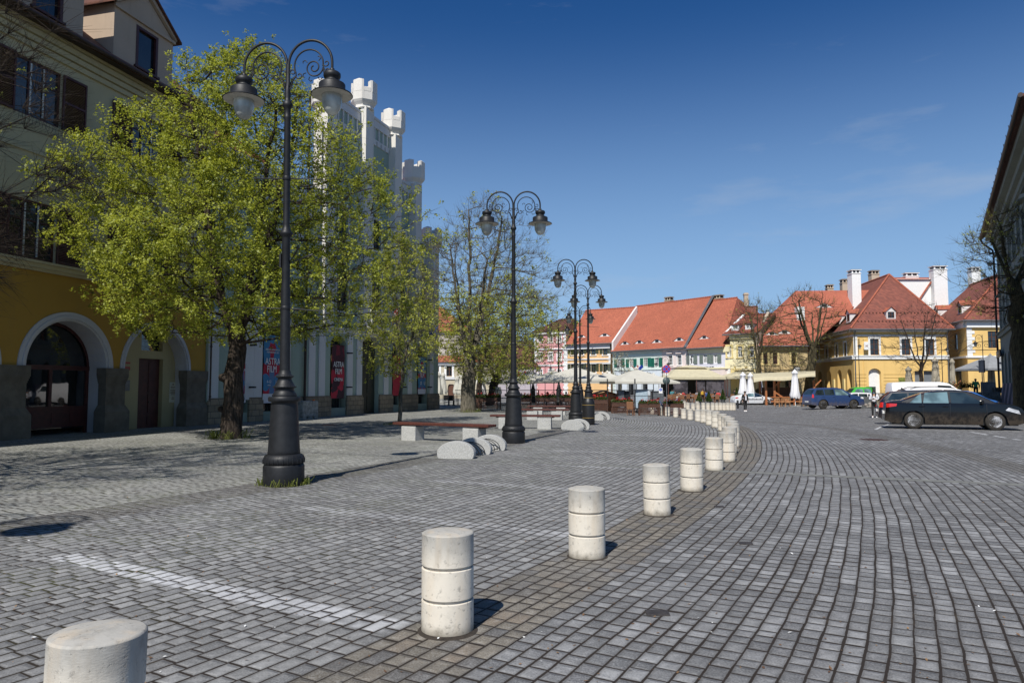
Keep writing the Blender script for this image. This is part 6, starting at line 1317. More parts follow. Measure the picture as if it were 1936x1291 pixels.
for px, y0, y1 in ((1771, 602, 585), (1815, 594, 577)): dormer(b3, px, y0, y1, 1.3, M['tile'], plFw, b3.slope, hipped=False, wm=M['brownframe'])

# dark house at the right edge
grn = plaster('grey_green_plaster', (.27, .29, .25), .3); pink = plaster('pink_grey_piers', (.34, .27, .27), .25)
d = Vector((-math.sin(R(31)), -math.cos(R(31)))); P0 = Vector(P2(1893, 60)); b = Bld('dark_grey_house', 'grey-green house in shade at the right edge with arcade and iron sign', P0, d); L = 35.0; ez = b.zp(1866, 432, -.8); spl = b.zp(1915, 622)
hol = []; ar = []
for k in range(10):
    x = 1.6+k*3.3
    hol.append((x, x+1.25, b.zp(1915, 600), b.zp(1915, 600)+2.3)); hol.append((x, x+1.25, b.zp(1915, 600)+3.7, b.zp(1915, 600)+5.7))
    ar.append((x-1.1, x+.7, -.5, 4.5, 3.6))
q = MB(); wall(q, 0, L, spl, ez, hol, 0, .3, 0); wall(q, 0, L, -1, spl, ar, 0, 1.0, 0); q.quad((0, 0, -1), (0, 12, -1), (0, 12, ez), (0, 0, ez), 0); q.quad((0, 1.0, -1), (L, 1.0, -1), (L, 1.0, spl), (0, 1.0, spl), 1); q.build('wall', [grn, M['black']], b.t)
for h in hol: window(b, *h, M['brownframe'], M['glass'], grn, .14, nx=2, nz=3)
for h in hol: q = MB(); q.slab([(h[0]-.25, 0, h[3]+.35), (h[1]+.25, 0, h[3]+.35), (h[1]+.25, -.35, h[3]+.22), (h[0]-.25, -.35, h[3]+.22)], (0, 0, .08)); q.build('window_hood', grn, b.t)
strip(b, [(0, L, spl, spl+.3, .2), (0, L, spl+.3, spl+.4, .32), (0, L, ez-1.2, ez-.8, .15), (0, L, ez-.8, ez-.4, .4), (0, L, ez-.4, ez-.02, .75)], grn)
for k in range(10):
    x = ar[k][1]+.05; q = MB(); q.add([(x-.05, -.5, -.5), (x+1.4, -.5, -.5), (x+1.4, 0, -.5), (x-.05, 0, -.5), (x, -.12, 2.1), (x+1.35, -.12, 2.1), (x+1.35, 0, 2.1), (x, 0, 2.1)], [(0, 1, 5, 4), (0, 4, 7, 3), (1, 2, 6, 5), (4, 5, 6, 7)]); q.build('buttress', pink, b.t)
roofslab(b, [(-.7, -1.0, ez), (L, -1.0, ez), (L, 6, ez+5), (-.7, 6, ez+5)], M['tileb']); roofslab(b, [(-.7, 13, ez), (L, 13, ez), (L, 6, ez+5), (-.7, 6, ez+5)], M['tileb'])
q = MB(); q.tube([(-.75, -1.08, ez-.02), (L, -1.08, ez-.02)], .11, 8)
for k in range(int(L/1.6)): q.tube([(k*1.6, -1.18, ez-.05), (k*1.6, -1.2, ez+.10)], .015, 4)
q.build('gutter', M['darkgutter'], b.t); q = MB(); q.tube([(-.6, -1.05, ez-.1), (-.55, -.9, ez-.5), (-.1, -.25, ez-1.2), (-.1, -.2, ez-1.6), (-.1, -.2, -.3)], .08, 8); q.build('downpipe', M['darkgutter'], b.t)
q = MB(); q.lathe([(.0, -.22), (.16, -.16), (.22, 0), (.16, .16), (0, .22)], (.25, -.5, ez-2.4), 16); q.tube([(.25, 0, ez-2.1), (.25, -.5, ez-2.15)], .03, 6); q.build('alarm_globe', W_, b.t)
# wrought-iron bracket and sign
zs_ = b.zp(1915, 657); sx = .45
q = MB(); n = Vector((0, -1, 0)); zt_ = zs_+.75
def Wp(y, z): return (sx, -y, z)
q.tube([Wp(0, zs_+.35), Wp(2.75, zs_+.35)], .03, 6) ; q.tube([Wp(.0, zt_+.25), Wp(.7, zt_+.38), Wp(1.5, zt_+.3), Wp(2.2, zt_+.05), Wp(2.7, zs_+.4), Wp(2.95, zs_+.25), Wp(3.0, zs_+.1)], .022, 6)
for (cy, cz_, r_) in ((.4, zs_+.72, .26), (1.0, zs_+.78, .3), (1.6, zs_+.70, .24), (2.1, zs_+.58, .17)): q.tube([Wp(cy+r_*(1-k/30)*math.cos(k*.42), cz_+r_*(1-k/30)*math.sin(k*.42)) for k in range(28)], .016, 5)
q.build('sign_bracket', M['black'], b.t)
q = MB(); q.bbox(-.45, 3.6, -.30, -.20, zs_-.35, zs_+.22, .01); sg = q.build('sign_board', M['black'], b.t); text_mesh("BATRANU' SAS", .42, M['bulb'], 'lettering', sg, (1.5, -.31, zs_), FRONT, .008, 'CENTER', 1.05); text_mesh('RESTAURANT', .13, M['bulb'], 'lettering', sg, (1.5, -.31, zs_-.25), FRONT, .006)
# ---------------------------------------------------------------- people
def skin_mesh(name, V, E, Rr, mat, sub=2):
    me = bpy.data.meshes.new(name); me.from_pydata([tuple(v) for v in V], E, []); o = bpy.data.objects.new('tmp', me); C.objects.link(o)
    m = o.modifiers.new('s', 'SKIN'); m.use_smooth_shade = True
    for i, r in enumerate(Rr):
        r = r if isinstance(r, tuple) else (r, r); me.skin_vertices[0].data[i].radius = r
    me.skin_vertices[0].data[0].use_root = True; o.modifiers.new('u', 'SUBSURF').levels = sub
    dg = bpy.context.evaluated_depsgraph_get(); out = bpy.data.meshes.new_from_object(o.evaluated_get(dg)); C.objects.unlink(o); bpy.data.objects.remove(o); out.name = name
    out.materials.clear(); out.materials.append(mat)
    for p in out.polygons: p.use_smooth = True
    return out
cloth = {}
def cl(name, c):
    if name not in cloth: cloth[name] = plain(name, c, .85, 0, .15, 12)
    return cloth[name]
def person(label, loc, rz, top, legs, pose='stand', scale=1.0, shoes=(.6, .6, .6), hair=(.012, .009, .008), hands='down', cap=None, bag=None, mask=False, detail=True, group=None, longhair=False, lean=0.0, step=0.0, name='person', skirt=False):
    t = thing(name, label, 'person', loc, rz, group); S = scale
    def v(x, y, z): return Vector((x*S, (y - (lean*max(0, z-.95)))*S, z*S))       # the figure faces -y
    if pose == 'sit': hip = .50; kn = [(-.10, -.42, .48), (.10, -.42, .48)]; an = [(-.10, -.40, .08), (.10, -.40, .08)]
    else: hip = .93; kn = [(-.10, -.03-step*.6, .50), (.10, -.02+step*.35, .50)]; an = [(-.10, .02-step, .08), (.10, .03+step*1.0, .08+abs(step)*.12)]
    dz = hip-.93
    P = {'pel': v(0, 0, hip), 'wai': v(0, 0, 1.08+dz), 'che': v(0, -.01, 1.28+dz), 'nb': v(0, 0, 1.43+dz), 'hd': v(0, -.02, 1.555+dz), 'ht': v(0, -.01, 1.64+dz)}
    if hands == 'down': el = [(-.25, .03, 1.12), (.25, .03, 1.12)]; wr = [(-.26, -.05, .88), (.26, -.05, .88)]
    elif hands == 'front': el = [(-.25, .0, 1.12), (.25, .0, 1.12)]; wr = [(-.09, -.24, 1.14), (.10, -.24, 1.12)]
    elif hands == 'reach': el = [(-.22, -.2, 1.2), (.24, -.22, 1.22)]; wr = [(-.2, -.44, 1.16), (.28, -.48, 1.22)]
    elif hands == 'table': el = [(-.25, -.10, 1.12), (.25, -.10, 1.12)]; wr = [(-.14, -.34, 1.16), (.14, -.34, 1.16)]
    sh = [v(-.175, 0, 1.39+dz), v(.175, 0, 1.39+dz)]; el = [v(a, b, c+dz) for a, b, c in el]; wr = [v(a, b, c+dz) for a, b, c in wr]; hj = [v(-.095, 0, hip-.03), v(.095, 0, hip-.03)]; kn = [v(*k) for k in kn]; an = [v(*k) for k in an]
    toe = [a+Vector((0, -.12*S, -.04*S)) for a in an]; hn = [w+(w-e).normalized()*.08*S for w, e in zip(wr, el)]
    sub = 2 if detail else 1
    V = [P['pel'], P['wai'], P['che'], P['nb'], P['hd'], P['ht']]; E = [(0, 1), (1, 2), (2, 3), (3, 4), (4, 5)]; Rr = [(.135*S, .095*S), (.12*S, .085*S), (.145*S, .095*S), (.052*S, .052*S), (.078*S, .095*S), (.066*S, .08*S)]
    for i in (0, 1):
        b0 = len(V); V += [sh[i], el[i], wr[i], hn[i], hj[i], kn[i], an[i], toe[i]]; E += [(2, b0), (b0, b0+1), (b0+1, b0+2), (b0+2, b0+3), (0, b0+4), (b0+4, b0+5), (b0+5, b0+6), (b0+6, b0+7)]
        Rr += [.055*S, .042*S, .028*S, (.036*S, .018*S), .082*S, .055*S, .038*S, .032*S]
    body = skin_mesh('body', V, E, Rr, M['skin'], sub)
    bm = bmesh.new(); bm.from_mesh(body); mb = MB()
    if detail:
        for i in (0, 1):
            d = (hn[i]-wr[i]).normalized(); up = Vector((1, 0, 0)) if hands == 'front' else Vector((0, 1, 0)); s_ = d.cross(up).normalized()
            for k in range(4):
                ln = (.07, .08, .075, .058)[k]*S; o0 = hn[i]+up*(k-1.5)*.017*S; mb.tube([o0, o0+d*ln*.5+s_*.004, o0+d*ln*.85+s_*.018*S, o0+d*ln+s_*.03*S], [.0085*S, .0085*S, .008*S, .006*S], 6)
            o0 = wr[i]+d*.03*S-up*.03*S; mb.tube([o0, o0+d*.03*S-up*.018*S, o0+d*.055*S-up*.02*S], [.011*S, .0095*S, .007*S], 6)
        h = P['hd']; mb.lathe([(.0, -.012*S), (.014*S, -.006*S), (.010*S, .012*S), (0, .03*S)], (h.x, h.y-.094*S, h.z-.005*S), 8)
        for s in (-1, 1): mb.lathe([(0, -.025*S), (.012*S, -.012*S), (.015*S, .01*S), (0, .028*S)], (h.x+s*.078*S, h.y, h.z), 8)
        me2 = mb.mesh('x', M['skin']); bm.from_mesh(me2); bpy.data.meshes.remove(me2)
    bm.to_mesh(body); bm.free(); share(body, 'body', t)
    for p in body.polygons: p.use_smooth = True
    V = [P['pel'], P['wai'], P['che'], P['nb']+Vector((0, 0, -.02*S))]; E = [(0, 1), (1, 2), (2, 3)]; Rr = [(.158*S, .118*S), (.145*S, .112*S), (.165*S, .12*S), (.072*S, .07*S)]
    for i in (0, 1):
        b0 = len(V); V += [sh[i], el[i], wr[i]-(wr[i]-el[i])*.08]; E += [(2, b0), (b0, b0+1), (b0+1, b0+2)]; Rr += [.078*S, .062*S, .045*S]
    share(skin_mesh('jacket', V, E, Rr, top, sub), 'jacket', t)
    V = [P['pel']]; E = []; Rr = [(.15*S, .108*S)]
    for i in (0, 1):
        b0 = len(V); V += [hj[i], kn[i], an[i]+(kn[i]-an[i])*.06]; E += [(0, b0), (b0, b0+1), (b0+1, b0+2)]; Rr += [.098*S, .068*S, .05*S]
    share(skin_mesh('trousers', V, E, Rr, legs, sub), 'trousers', t)
    q = MB()
    for i in (0, 1):
        q = MB(); a = an[i]; q.M = Matrix.Translation(a); q.lathe([(.05*S, -.078*S), (.056*S, -.06*S), (.05*S, -.01*S), (.042*S, .03*S)], (0, -.02*S, 0), 12, sx=.85); q.lathe([(.05*S, -.078*S), (.054*S, -.055*S), (.04*S, -.02*S), (.0, -.01*S)], (0, -.09*S, 0), 12, sx=.85, sy=1.6); q.build('shoe', cl('shoe_%.1f' % shoes[0], shoes), t)
    h = P['hd']; q = MB(); q.lathe([(.084*S, -.03*S), (.094*S, .02*S), (.09*S, .06*S), (.07*S, .10*S), (.035*S, .122*S), (0, .127*S)], (h.x, h.y+.014*S, h.z+.012*S), 14, sy=1.08)
    if longhair:
        q.tube([(h.x-.03*S, h.y+.06*S, h.z+.05*S), (h.x-.03*S, h.y+.085*S, h.z-.10*S), (h.x-.01*S, h.y+.06*S, h.z-.25*S)], [.08*S, .085*S, .03*S], 10); q.tube([(h.x+.07*S, h.y+.0*S, h.z+.03*S), (h.x+.095*S, h.y-.03*S, h.z-.10*S), (h.x+.09*S, h.y-.10*S, h.z-.27*S)], [.035*S, .045*S, .02*S], 8); q.tube([(h.x-.07*S, h.y+.0*S, h.z+.03*S), (h.x-.09*S, h.y-.03*S, h.z-.10*S), (h.x-.08*S, h.y-.10*S, h.z-.27*S)], [.035*S, .045*S, .02*S], 8)
    q.build('hair', cl('hair_%.2f' % hair[0], hair), t)
    if cap: q = MB(); q.lathe([(.10*S, .045*S), (.098*S, .08*S), (.07*S, .125*S), (0, .14*S)], (h.x, h.y+.01*S, h.z+.01*S), 14, sy=1.08); q.box(h.x-.06*S, h.x+.06*S, h.y-.18*S, h.y-.08*S, h.z+.05*S, h.z+.065*S); q.build('cap', cap, t)
    if detail:
        for s in (-1, 1): q = MB(); q.lathe([(0, -.009*S), (.011*S, 0), (0, .009*S)], (h.x+s*.031*S, h.y-.088*S, h.z+.018*S), 8); q.build('eye', M['black'], t)
        if mask: q = MB(); q.lathe([(.04*S, -.045*S), (.058*S, -.02*S), (.055*S, .0)], (h.x, h.y-.052*S, h.z-.02*S), 14, sy=.95); q.build('face_mask', mask, t)
        else: q = MB(); q.box(h.x-.024*S, h.x+.024*S, h.y-.095*S, h.y-.085*S, h.z-.046*S, h.z-.036*S); q.build('mouth', cl('lips', (.25, .08, .06)), t)
    if bag: q = MB(); q.bbox(-.15*S, .15*S, .12*S, .30*S, 1.02*S+dz*S, 1.42*S+dz*S, .04*S); q.build('backpack', bag, t)
    return t
BLK = cl('black_cloth', (.012, .012, .014)); WHC = cl('white_cloth', (.70, .70, .74)); BRN = cl('brown_cloth', (.14, .05, .02))
w = gnd(1654, 789.5); pw = person('masked woman with long dark hair, white jacket and black leggings, looking at her phone', w, R(-35), WHC, BLK, 'walk', 1.0, (.8, .8, .8), (.02, .013, .010), 'front', mask=cl('blue_mask', (.12, .3, .5)), longhair=True, step=.10, lean=.06)
q = MB(); q.bbox(-.05, .05, -.33, -.28, 1.12, 1.2, .008); q.build('phone', BLK, pw)
m_ = gnd(1409, 777.8); pm = person('man in black open jacket over a white shirt walking before the silver car', m_, R(12), BLK, BLK, 'walk', 1.02, (.75, .75, .75), (.015, .011, .009), 'down', step=.05)
q = MB(); q.add([(-.07, -.135, .96), (.07, -.135, .96), (.06, -.14, 1.25), (.03, -.115, 1.43), (-.03, -.115, 1.43), (-.06, -.14, 1.25)], [(0, 1, 2, 3, 4, 5)]); q.build('white_shirt', WHC, pm)
p_ = gnd(1329, 762.5); person('small figure in brown coat with a yellow bag walking away', p_, R(150), BRN, BLK, 'walk', .98, (.05, .05, .05), (.10, .04, .02), 'down', bag=cl('yellow_bag', (.55, .33, .03)), step=.08)
p_ = GX(1279, 52.5); person('small grey-haired figure in blue beside the last flower box', p_, R(60), cl('blue_cloth', (.04, .10, .28)), BLK, 'stand', .82, (.1, .1, .1), (.45, .42, .36), 'down')

# ---------------------------------------------------------------- cars
def carpaint(name, c, rough=.22, dust=.25):
    t = NT(name); o = t.obj(); sep = t.node('ShaderNodeSeparateXYZ'); t.l.new(o, sep.inputs[0]); n = t.noise(5, 6, .7, o)
    low = t.math('MULTIPLY', t.ramp(t.math('ADD', sep.outputs[2], t.math('MULTIPLY', n, -.35)), (.08, .55, 1, 0)), t.ramp(n, (.35, .6, .2, 1)))
    f = t.math('MULTIPLY', low, dust); t.set(Base_Color=t.mix(f, c, (.16, .12, .08)), Roughness=t.mix(f, rough, .8, 'FLOAT')); t.b.inputs['Coat Weight'].default_value = .35; t.b.inputs['Specular IOR Level'].default_value = .35; t.b.inputs['Coat Roughness'].default_value = .05; return t.m
M['tyre'] = plain('dusty_tyre', (.035, .030, .024), .85, 0, .4, 8); M['rim'] = plain('alloy_rim', (.62, .62, .63), .35, .2, .2, 10); M['rimd'] = plain('dark_alloy_rim', (.22, .22, .23), .35, .2, .2, 10)
M['redl'] = plain('tail_lamp_red', (.55, .02, .015), .15, 0, .2, 20, 0, .8, .8); M['headl'] = glassmat('head_lamp_glass', (.35, .36, .38), .05, .9)
M['cglass'] = glassmat('tinted_car_glass', (.012, .018, .020), .03, 1.0); M['cglassb'] = glassmat('pale_car_glass', (.07, .11, .12), .04, 1.0)
def make_car(label, cat, L, Wd, H, top, wheels, wr, paint, zb=.2, belt=.9, sidewin=(), front=None, rear=None, glass=None, rim=None, spokes=5, name='parked_car', rails=False, doors=(), handles=(), tails=None, heads=None, mirror=None, group='cars parked in the square', wide_tail=True, wipe=None):
    t = thing(name, label, cat, group=group); hw = Wd/2; glass = glass or M['cglass']; rim = rim or M['rim']
    X = [p[0] for p in top]; Z = [p[1] for p in top]
    def zt(x): return float(np.interp(x, X, Z))
    ra = wr+.065
    def W(x, z):
        a = abs(x)/(L/2); w = hw*(1-.10*max(0, (a-.55)/.45)**2.2-.06*max(0, (a-.9)/.1)**2)
        w -= .05*max(0, (.45-z)/.45)**1.5; w -= .018*((z-.62)/.3)**2 if z < belt else .018*((belt-.62)/.3)**2
        if z > belt: w -= (z-belt)*.36
        return w
    def zlow(x):
        z = zb+.10*max(0, (abs(x)/(L/2)-.8)/.2)**1.5
        for c in wheels:
            d = abs(x-c)
            if d < ra: z = max(z, wr+math.sqrt(ra*ra-d*d))
        return z
    xs = list(np.linspace(-L/2, L/2, 61)); 
    for c in wheels: xs += [c-ra, c-ra*.97, c-ra*.85, c-ra*.6, c-ra*.3, c, c+ra*.3, c+ra*.6, c+ra*.85, c+ra*.97, c+ra]
    xs = sorted(set(round(x, 4) for x in xs)); NR = 12; vs = []; nring = 0
    for x in xs:
        z0 = zlow(x); z1 = max(zt(x)-.035, z0+.02); zz = [z0+(z1-z0)*j/NR for j in range(NR+1)]
        # keep a row on the belt line so the shoulder is crisp
        if z1 > belt+.06 and z0 < belt: j = min(range(1, NR), key=lambda k: abs(zz[k]-belt)); zz[j] = belt
        right = [(x, -W(x, z), z) for z in zz]; wt = W(x, z1); topz = zt(x)
        tp = [(x, -wt*.94, topz-.012), (x, -wt*.6, topz+.002), (x, 0, topz+.008), (x, wt*.6, topz+.002), (x, wt*.94, topz-.012)]
        ring = right+tp+[(x, -p[1], p[2]) for p in reversed(right)]; nring = len(ring); vs += ring
    fs = []
    for i in range(len(xs)-1):
        for j in range(nring-1): a = i*nring+j; fs.append((a, a+1, a+nring+1, a+nring))
    fs.append(tuple(range(nring))); fs.append(tuple((len(xs)-1)*nring+k for k in range(nring-1, -1, -1)))
    mb = MB(); mb.add(vs, fs, 0, True); body = mb.build('body', paint, t)
    try:
        for e_ in body.data.edges: pass
        m = body.modifiers.new('es', 'EDGE_SPLIT'); m.split_angle = R(35)
    except Exception: pass
    q = MB(); q.box(-L/2+.25, L/2-.25, -hw*.78, hw*.78, zb-.02, .62); q.build('underbody', M['black'], t)
    def sidepatch(quad_, mat, nm, off=.008, parent=None, sides=(-1, 1), n=8, m_=4):
        for s in sides:
            q = MB(); v = []
            (a, b_, c, d) = quad_          # rear-bottom, front-bottom, front-top, rear-top
            for j in range(m_+1):
                for i in range(n+1):
                    u, w_ = i/n, j/m_; x = (a[0]*(1-u)+b_[0]*u)*(1-w_)+(d[0]*(1-u)+c[0]*u)*w_; z = (a[1]*(1-u)+b_[1]*u)*(1-w_)+(d[1]*(1-u)+c[1]*u)*w_; v.append((x, s*(W(x, z)+off), z))
            q.add(v, [(j*(n+1)+i, j*(n+1)+i+1, (j+1)*(n+1)+i+1, (j+1)*(n+1)+i) for j in range(m_) for i in range(n)], 0, True); q.build(nm, mat, parent or t)
    for k, sw in enumerate(sidewin):
        sidepatch(sw[:4], sw[4] if len(sw) > 4 else glass, 'side_window')
    def toppatch(x0, x1, mat, nm, k=.86, n=6):
        q = MB(); v = []
        for j in range(n+1):
            x = x0+(x1-x0)*j/n; w_ = W(x, zt(x)-.035)*k
            for i in range(7): y = -w_+2*w_*i/6; f = abs(y)/max(W(x, zt(x)-.035), .01); v.append((x, y, zt(x)+.014-.006*(f/.6 if f < .6 else 1)-.014*max(0, (f-.6)/.34)))
        q.add(v, [(j*7+i, j*7+i+1, (j+1)*7+i+1, (j+1)*7+i) for j in range(n) for i in range(6)], 0, True); return q.build(nm, mat, t)
    if front: toppatch(front[0], front[1], glass, 'windscreen')
    if rear: toppatch(rear[0], rear[1], glass, 'rear_window')
    for x in doors: sidepatch(((x-.006, zb+.12), (x+.006, zb+.12), (x+.006, belt), (x-.006, belt)), M['black'], 'door_gap', .002, n=1, m_=6)
    for x in handles:
        for s in (-1, 1): q = MB(); z = belt-.10; q.bbox(x-.09, x+.09, s*W(x, z)-.012 if s > 0 else -W(x, z)-.03, s*W(x, z)+.03 if s > 0 else -W(x, z)+.012, z-.018, z+.018, .008); q.build('door_handle', paint, t)
    if tails: sidepatch(tails, M['redl'], 'tail_light', .012)
    if heads: sidepatch(heads, M['headl'], 'headlight', .012)
    if mirror:
        for s in (-1, 1): q = MB(); y = s*(W(mirror, belt+.05)+.10); q.bbox(mirror-.06, mirror+.06, min(y-.09, y+.09), max(y-.09, y+.09), belt+.0, belt+.14, .03); q.build('mirror', paint, t)
    if rails:
        for s in (-1, 1):
            q = MB(); xx = [rails[0]+(rails[1]-rails[0])*k/8 for k in range(9)]; q.tube([(x, s*(W(x, zt(x)-.04)-.03), zt(x)+(.05 if 0 < k < 8 else -.02)) for k, x in enumerate(xx)], .018, 6); q.build('roof_rail', M['iron'], t)
    q = MB(); q.bbox(-L/2-.03, -L/2+.02, -.26, .26, .55, .66, .005); q.build('number_plate', W_, t)
    for c in wheels:
        for s in (-1, 1):
            wt_ = .21; y = s*(hw-.115); q = MB(); q.M = Matrix.Translation((c, y, wr)) @ Matrix.Rotation(R(90), 4, 'X')
            q.lathe([(wr*.66, -wt_/2), (wr*.93, -wt_/2), (wr, -wt_/2+.035), (wr, wt_/2-.035), (wr*.93, wt_/2), (wr*.66, wt_/2)], n=32); wh = q.build('wheel', M['tyre'], t)
            q = MB(); q.M = Matrix.Translation((c, y+s*.075, wr)) @ Matrix.Rotation(R(90), 4, 'X'); q.lathe([(wr*.62, -.03), (wr*.67, -.03), (wr*.67, .03), (wr*.62, .03)], n=32); q.lathe([(0, -.03), (wr*.16, -.03), (wr*.16, .02), (0, .03)], n=16)
            for k in range(spokes):
                a = 6.2832*k/spokes+.3
                for da in (-.11, .11): c0, s0 = math.cos(a+da*1.8), math.sin(a+da*1.8); c1, s1 = math.cos(a+da), math.sin(a+da); q.tube([(c0*wr*.13, s0*wr*.13, 0), (c1*wr*.63, s1*wr*.63, 0)], [wr*.085, wr*.055], 5)
            q.build('rim', rim, wh); q = MB(); q.M = Matrix.Translation((c, y+s*.03, wr)) @ Matrix.Rotation(R(90), 4, 'X'); q.lathe([(0, -.01), (wr*.6, -.01), (wr*.6, .01), (0, .01)], n=20); q.build('brake_disc', M['black'], wh)
    return t
def put(t, px, py, dirdeg, scale=1.0, dx=0.0):
    """stand the car so that the ground point under its middle is at a pixel; dirdeg: heading of its nose from +x, anticlockwise"""
    p = gnd(px, py); t.location = (p.x+dx, p.y, p.z); t.rotation_euler = (0, 0, R(dirdeg)); t.scale = (scale,)*3; return t
blackp = carpaint('black_car_paint', (.005, .0055, .007), .16, .3)
sed = make_car('dusty black saloon car with alloy wheels at the right edge', 'car', 4.55, 1.76, 1.47,
    [(-2.275, .42), (-2.26, .74), (-2.2, 1.0), (-1.95, 1.055), (-1.66, 1.08), (-1.30, 1.22), (-.85, 1.385), (-.45, 1.45), (0, 1.47), (.35, 1.45), (.62, 1.39), (1.0, 1.22), (1.30, 1.055), (1.38, 1.02), (1.7, .985), (2.0, .91), (2.15, .82), (2.24, .64), (2.275, .40)],
    (-1.30, 1.30), .317, blackp, .20, .955, [((-1.42, .985), (-1.02, .985), (-1.02, 1.34), (-1.13, 1.27), M['cglassb']), ((-.97, .985), (-.14, .985), (-.16, 1.395), (-.90, 1.36), M['cglassb']), ((-.06, .985), (.98, .975), (.38, 1.375), (-.08, 1.395), M['cglass'])],
    (.50, 1.28), (-1.60, -.82), doors=(-.10, -.98, 1.05), handles=(-.25, -1.02), tails=((-2.2, .80), (-1.86, .86), (-1.84, .95), (-2.2, .96)), heads=((1.62, .74), (2.08, .60), (2.02, .74), (1.72, .84)), mirror=.90)
p = gnd(1726, 810.5); q_ = Vector((p.x, p.y, p.z)); a = R(-24); sed.rotation_euler = (0, 0, a); sed.scale = (1.05,)*3
dv_ = Vector((math.cos(a), math.sin(a), 0)); nv_ = Vector((-math.sin(a), math.cos(a), 0)); c0 = q_+dv_*1.33*1.05+nv_*.80; sed.location = (c0.x, c0.y, terrain(c0.x, c0.y))
q = MB(); q.lathe([(.0, -.10), (.08, -.07), (.10, .0), (.085, .08), (0, .12)], (.35, -.38, 1.18), 12)
est_top = [(-2.3, .42), (-2.29, .78), (-2.22, 1.0), (-2.02, 1.22), (-1.78, 1.42), (-1.2, 1.48), (-.2, 1.50), (.35, 1.47), (.62, 1.40), (1.05, 1.17), (1.32, 1.03), (1.7, .94), (2.05, .80), (2.26, .58), (2.3, .4)]
ewin = [((-1.98, .99), (-1.15, .985), (-1.15, 1.36), (-1.72, 1.36)), ((-1.08, .985), (-.2, .985), (-.2, 1.39), (-1.08, 1.38)), ((-.12, .985), (.98, .975), (.42, 1.38), (-.12, 1.40))]
est = make_car('black estate car parked behind the dusty black saloon', 'car', 4.6, 1.78, 1.5, est_top, (-1.3, 1.32), .315, carpaint('blue_black_paint', (.008, .010, .018), .2, .2), .2, .955, ewin, (.52, 1.28), (-2.2, -1.82), doors=(-.16, -1.12, 1.05), handles=(-.3, -1.2), tails=((-2.27, .74), (-2.1, .74), (-2.05, .96), (-2.2, .96)), heads=((1.7, .72), (2.14, .6), (2.1, .72), (1.8, .8)), mirror=.9)
a = R(-22); p = gnd(1699, 802.0); c0 = Vector((p.x, p.y, 0))+Vector((math.cos(a), math.sin(a), 0))*1.62+Vector((-math.sin(a), math.cos(a), 0))*.8; est.location = (c0.x, c0.y, terrain(c0.x, c0.y)); est.rotation_euler = (0, 0, a); est.scale = (1.07,)*3
q = MB(); q.add([(-1.3, -.03, 1.49), (-1.1, -.03, 1.49), (-1.28, 0, 1.62), (-1.3, .03, 1.49), (-1.1, .03, 1.49)], [(0, 1, 2), (3, 4, 2), (0, 2, 3), (1, 4, 2)]); q.build('roof_fin', BLK, est)
suv = make_car('dark blue off-road estate car standing side-on, left of the masked woman', 'car', 4.79, 1.93, 1.8,
    [(-2.395, .5), (-2.39, .9), (-2.34, 1.12), (-2.26, 1.32), (-1.98, 1.66), (-1.75, 1.735), (-.9, 1.80), (0, 1.80), (.35, 1.75), (.60, 1.66), (1.18, 1.27), (1.4, 1.18), (2.0, 1.09), (2.25, 1.0), (2.37, .8), (2.395, .5)],
    (-1.40, 1.345), .385, carpaint('navy_car_paint', (.025, .05, .13), .25, .5), .28, 1.14, [((-2.12, 1.18), (-1.28, 1.18), (-1.28, 1.63), (-1.86, 1.62)), ((-1.2, 1.18), (-.36, 1.18), (-.36, 1.66), (-1.2, 1.64)), ((-.26, 1.18), (.98, 1.17), (.42, 1.62), (-.26, 1.66), M['cglassb'])],
    (.62, 1.18), (-2.3, -2.0), doors=(-.31, -1.25, 1.02), handles=(-.45, -1.4), tails=((-2.37, .95), (-2.2, .95), (-2.2, 1.22), (-2.3, 1.25)), heads=((1.95, .88), (2.3, .85), (2.25, 1.0), (2.0, 1.04)), mirror=.92, rim=M['rimd'])
p = gnd(1586, 773.0); suv.location = (p.x, p.y+1.0, p.z); suv.rotation_euler = (0, 0, R(6)); suv.scale = (.92,)*3
sil = make_car('silver fastback car with black lettering on its doors behind the walking man', 'car', 4.75, 1.8, 1.44,
    [(-2.375, .45), (-2.36, .8), (-2.25, 1.0), (-2.0, 1.08), (-1.4, 1.27), (-.8, 1.40), (-.2, 1.44), (.3, 1.40), (.8, 1.20), (1.25, 1.0), (1.8, .87), (2.15, .72), (2.34, .55), (2.375, .4)], (-1.38, 1.38), .33, carpaint('silver_paint', (.66, .68, .71), .25, .1), .2, .93,
    [((-1.6, .965), (-.95, .965), (-.9, 1.30), (-1.3, 1.24)), ((-.88, .965), (-.1, .965), (-.1, 1.36), (-.82, 1.33)), ((-.04, .965), (.95, .955), (.3, 1.33), (-.04, 1.36))], (.4, 1.18), (-2.0, -.9), doors=(-.07, -.92, .95), handles=(-.25, -1.05), tails=((-2.3, .74), (-1.95, .82), (-1.98, .92), (-2.28, .9)), heads=((1.75, .66), (2.2, .56), (2.15, .66), (1.85, .76)), mirror=.85, glass=M['cglassb'])
p = gnd(1430, 765.5); sil.location = (p.x-.2, p.y+.8, p.z); sil.rotation_euler = (0, 0, R(3)); sil.scale = (.97,)*3
q = MB(); 
for k, x in enumerate(np.linspace(-.75, .85, 12)): q.box(x, x+.10, -.925, -.905, .60, .60+(.12 if k % 3 else .16))
q.box(-1.0, -.78, -.925, -.9, .55, .85); q.build('door_lettering', BLK, sil)
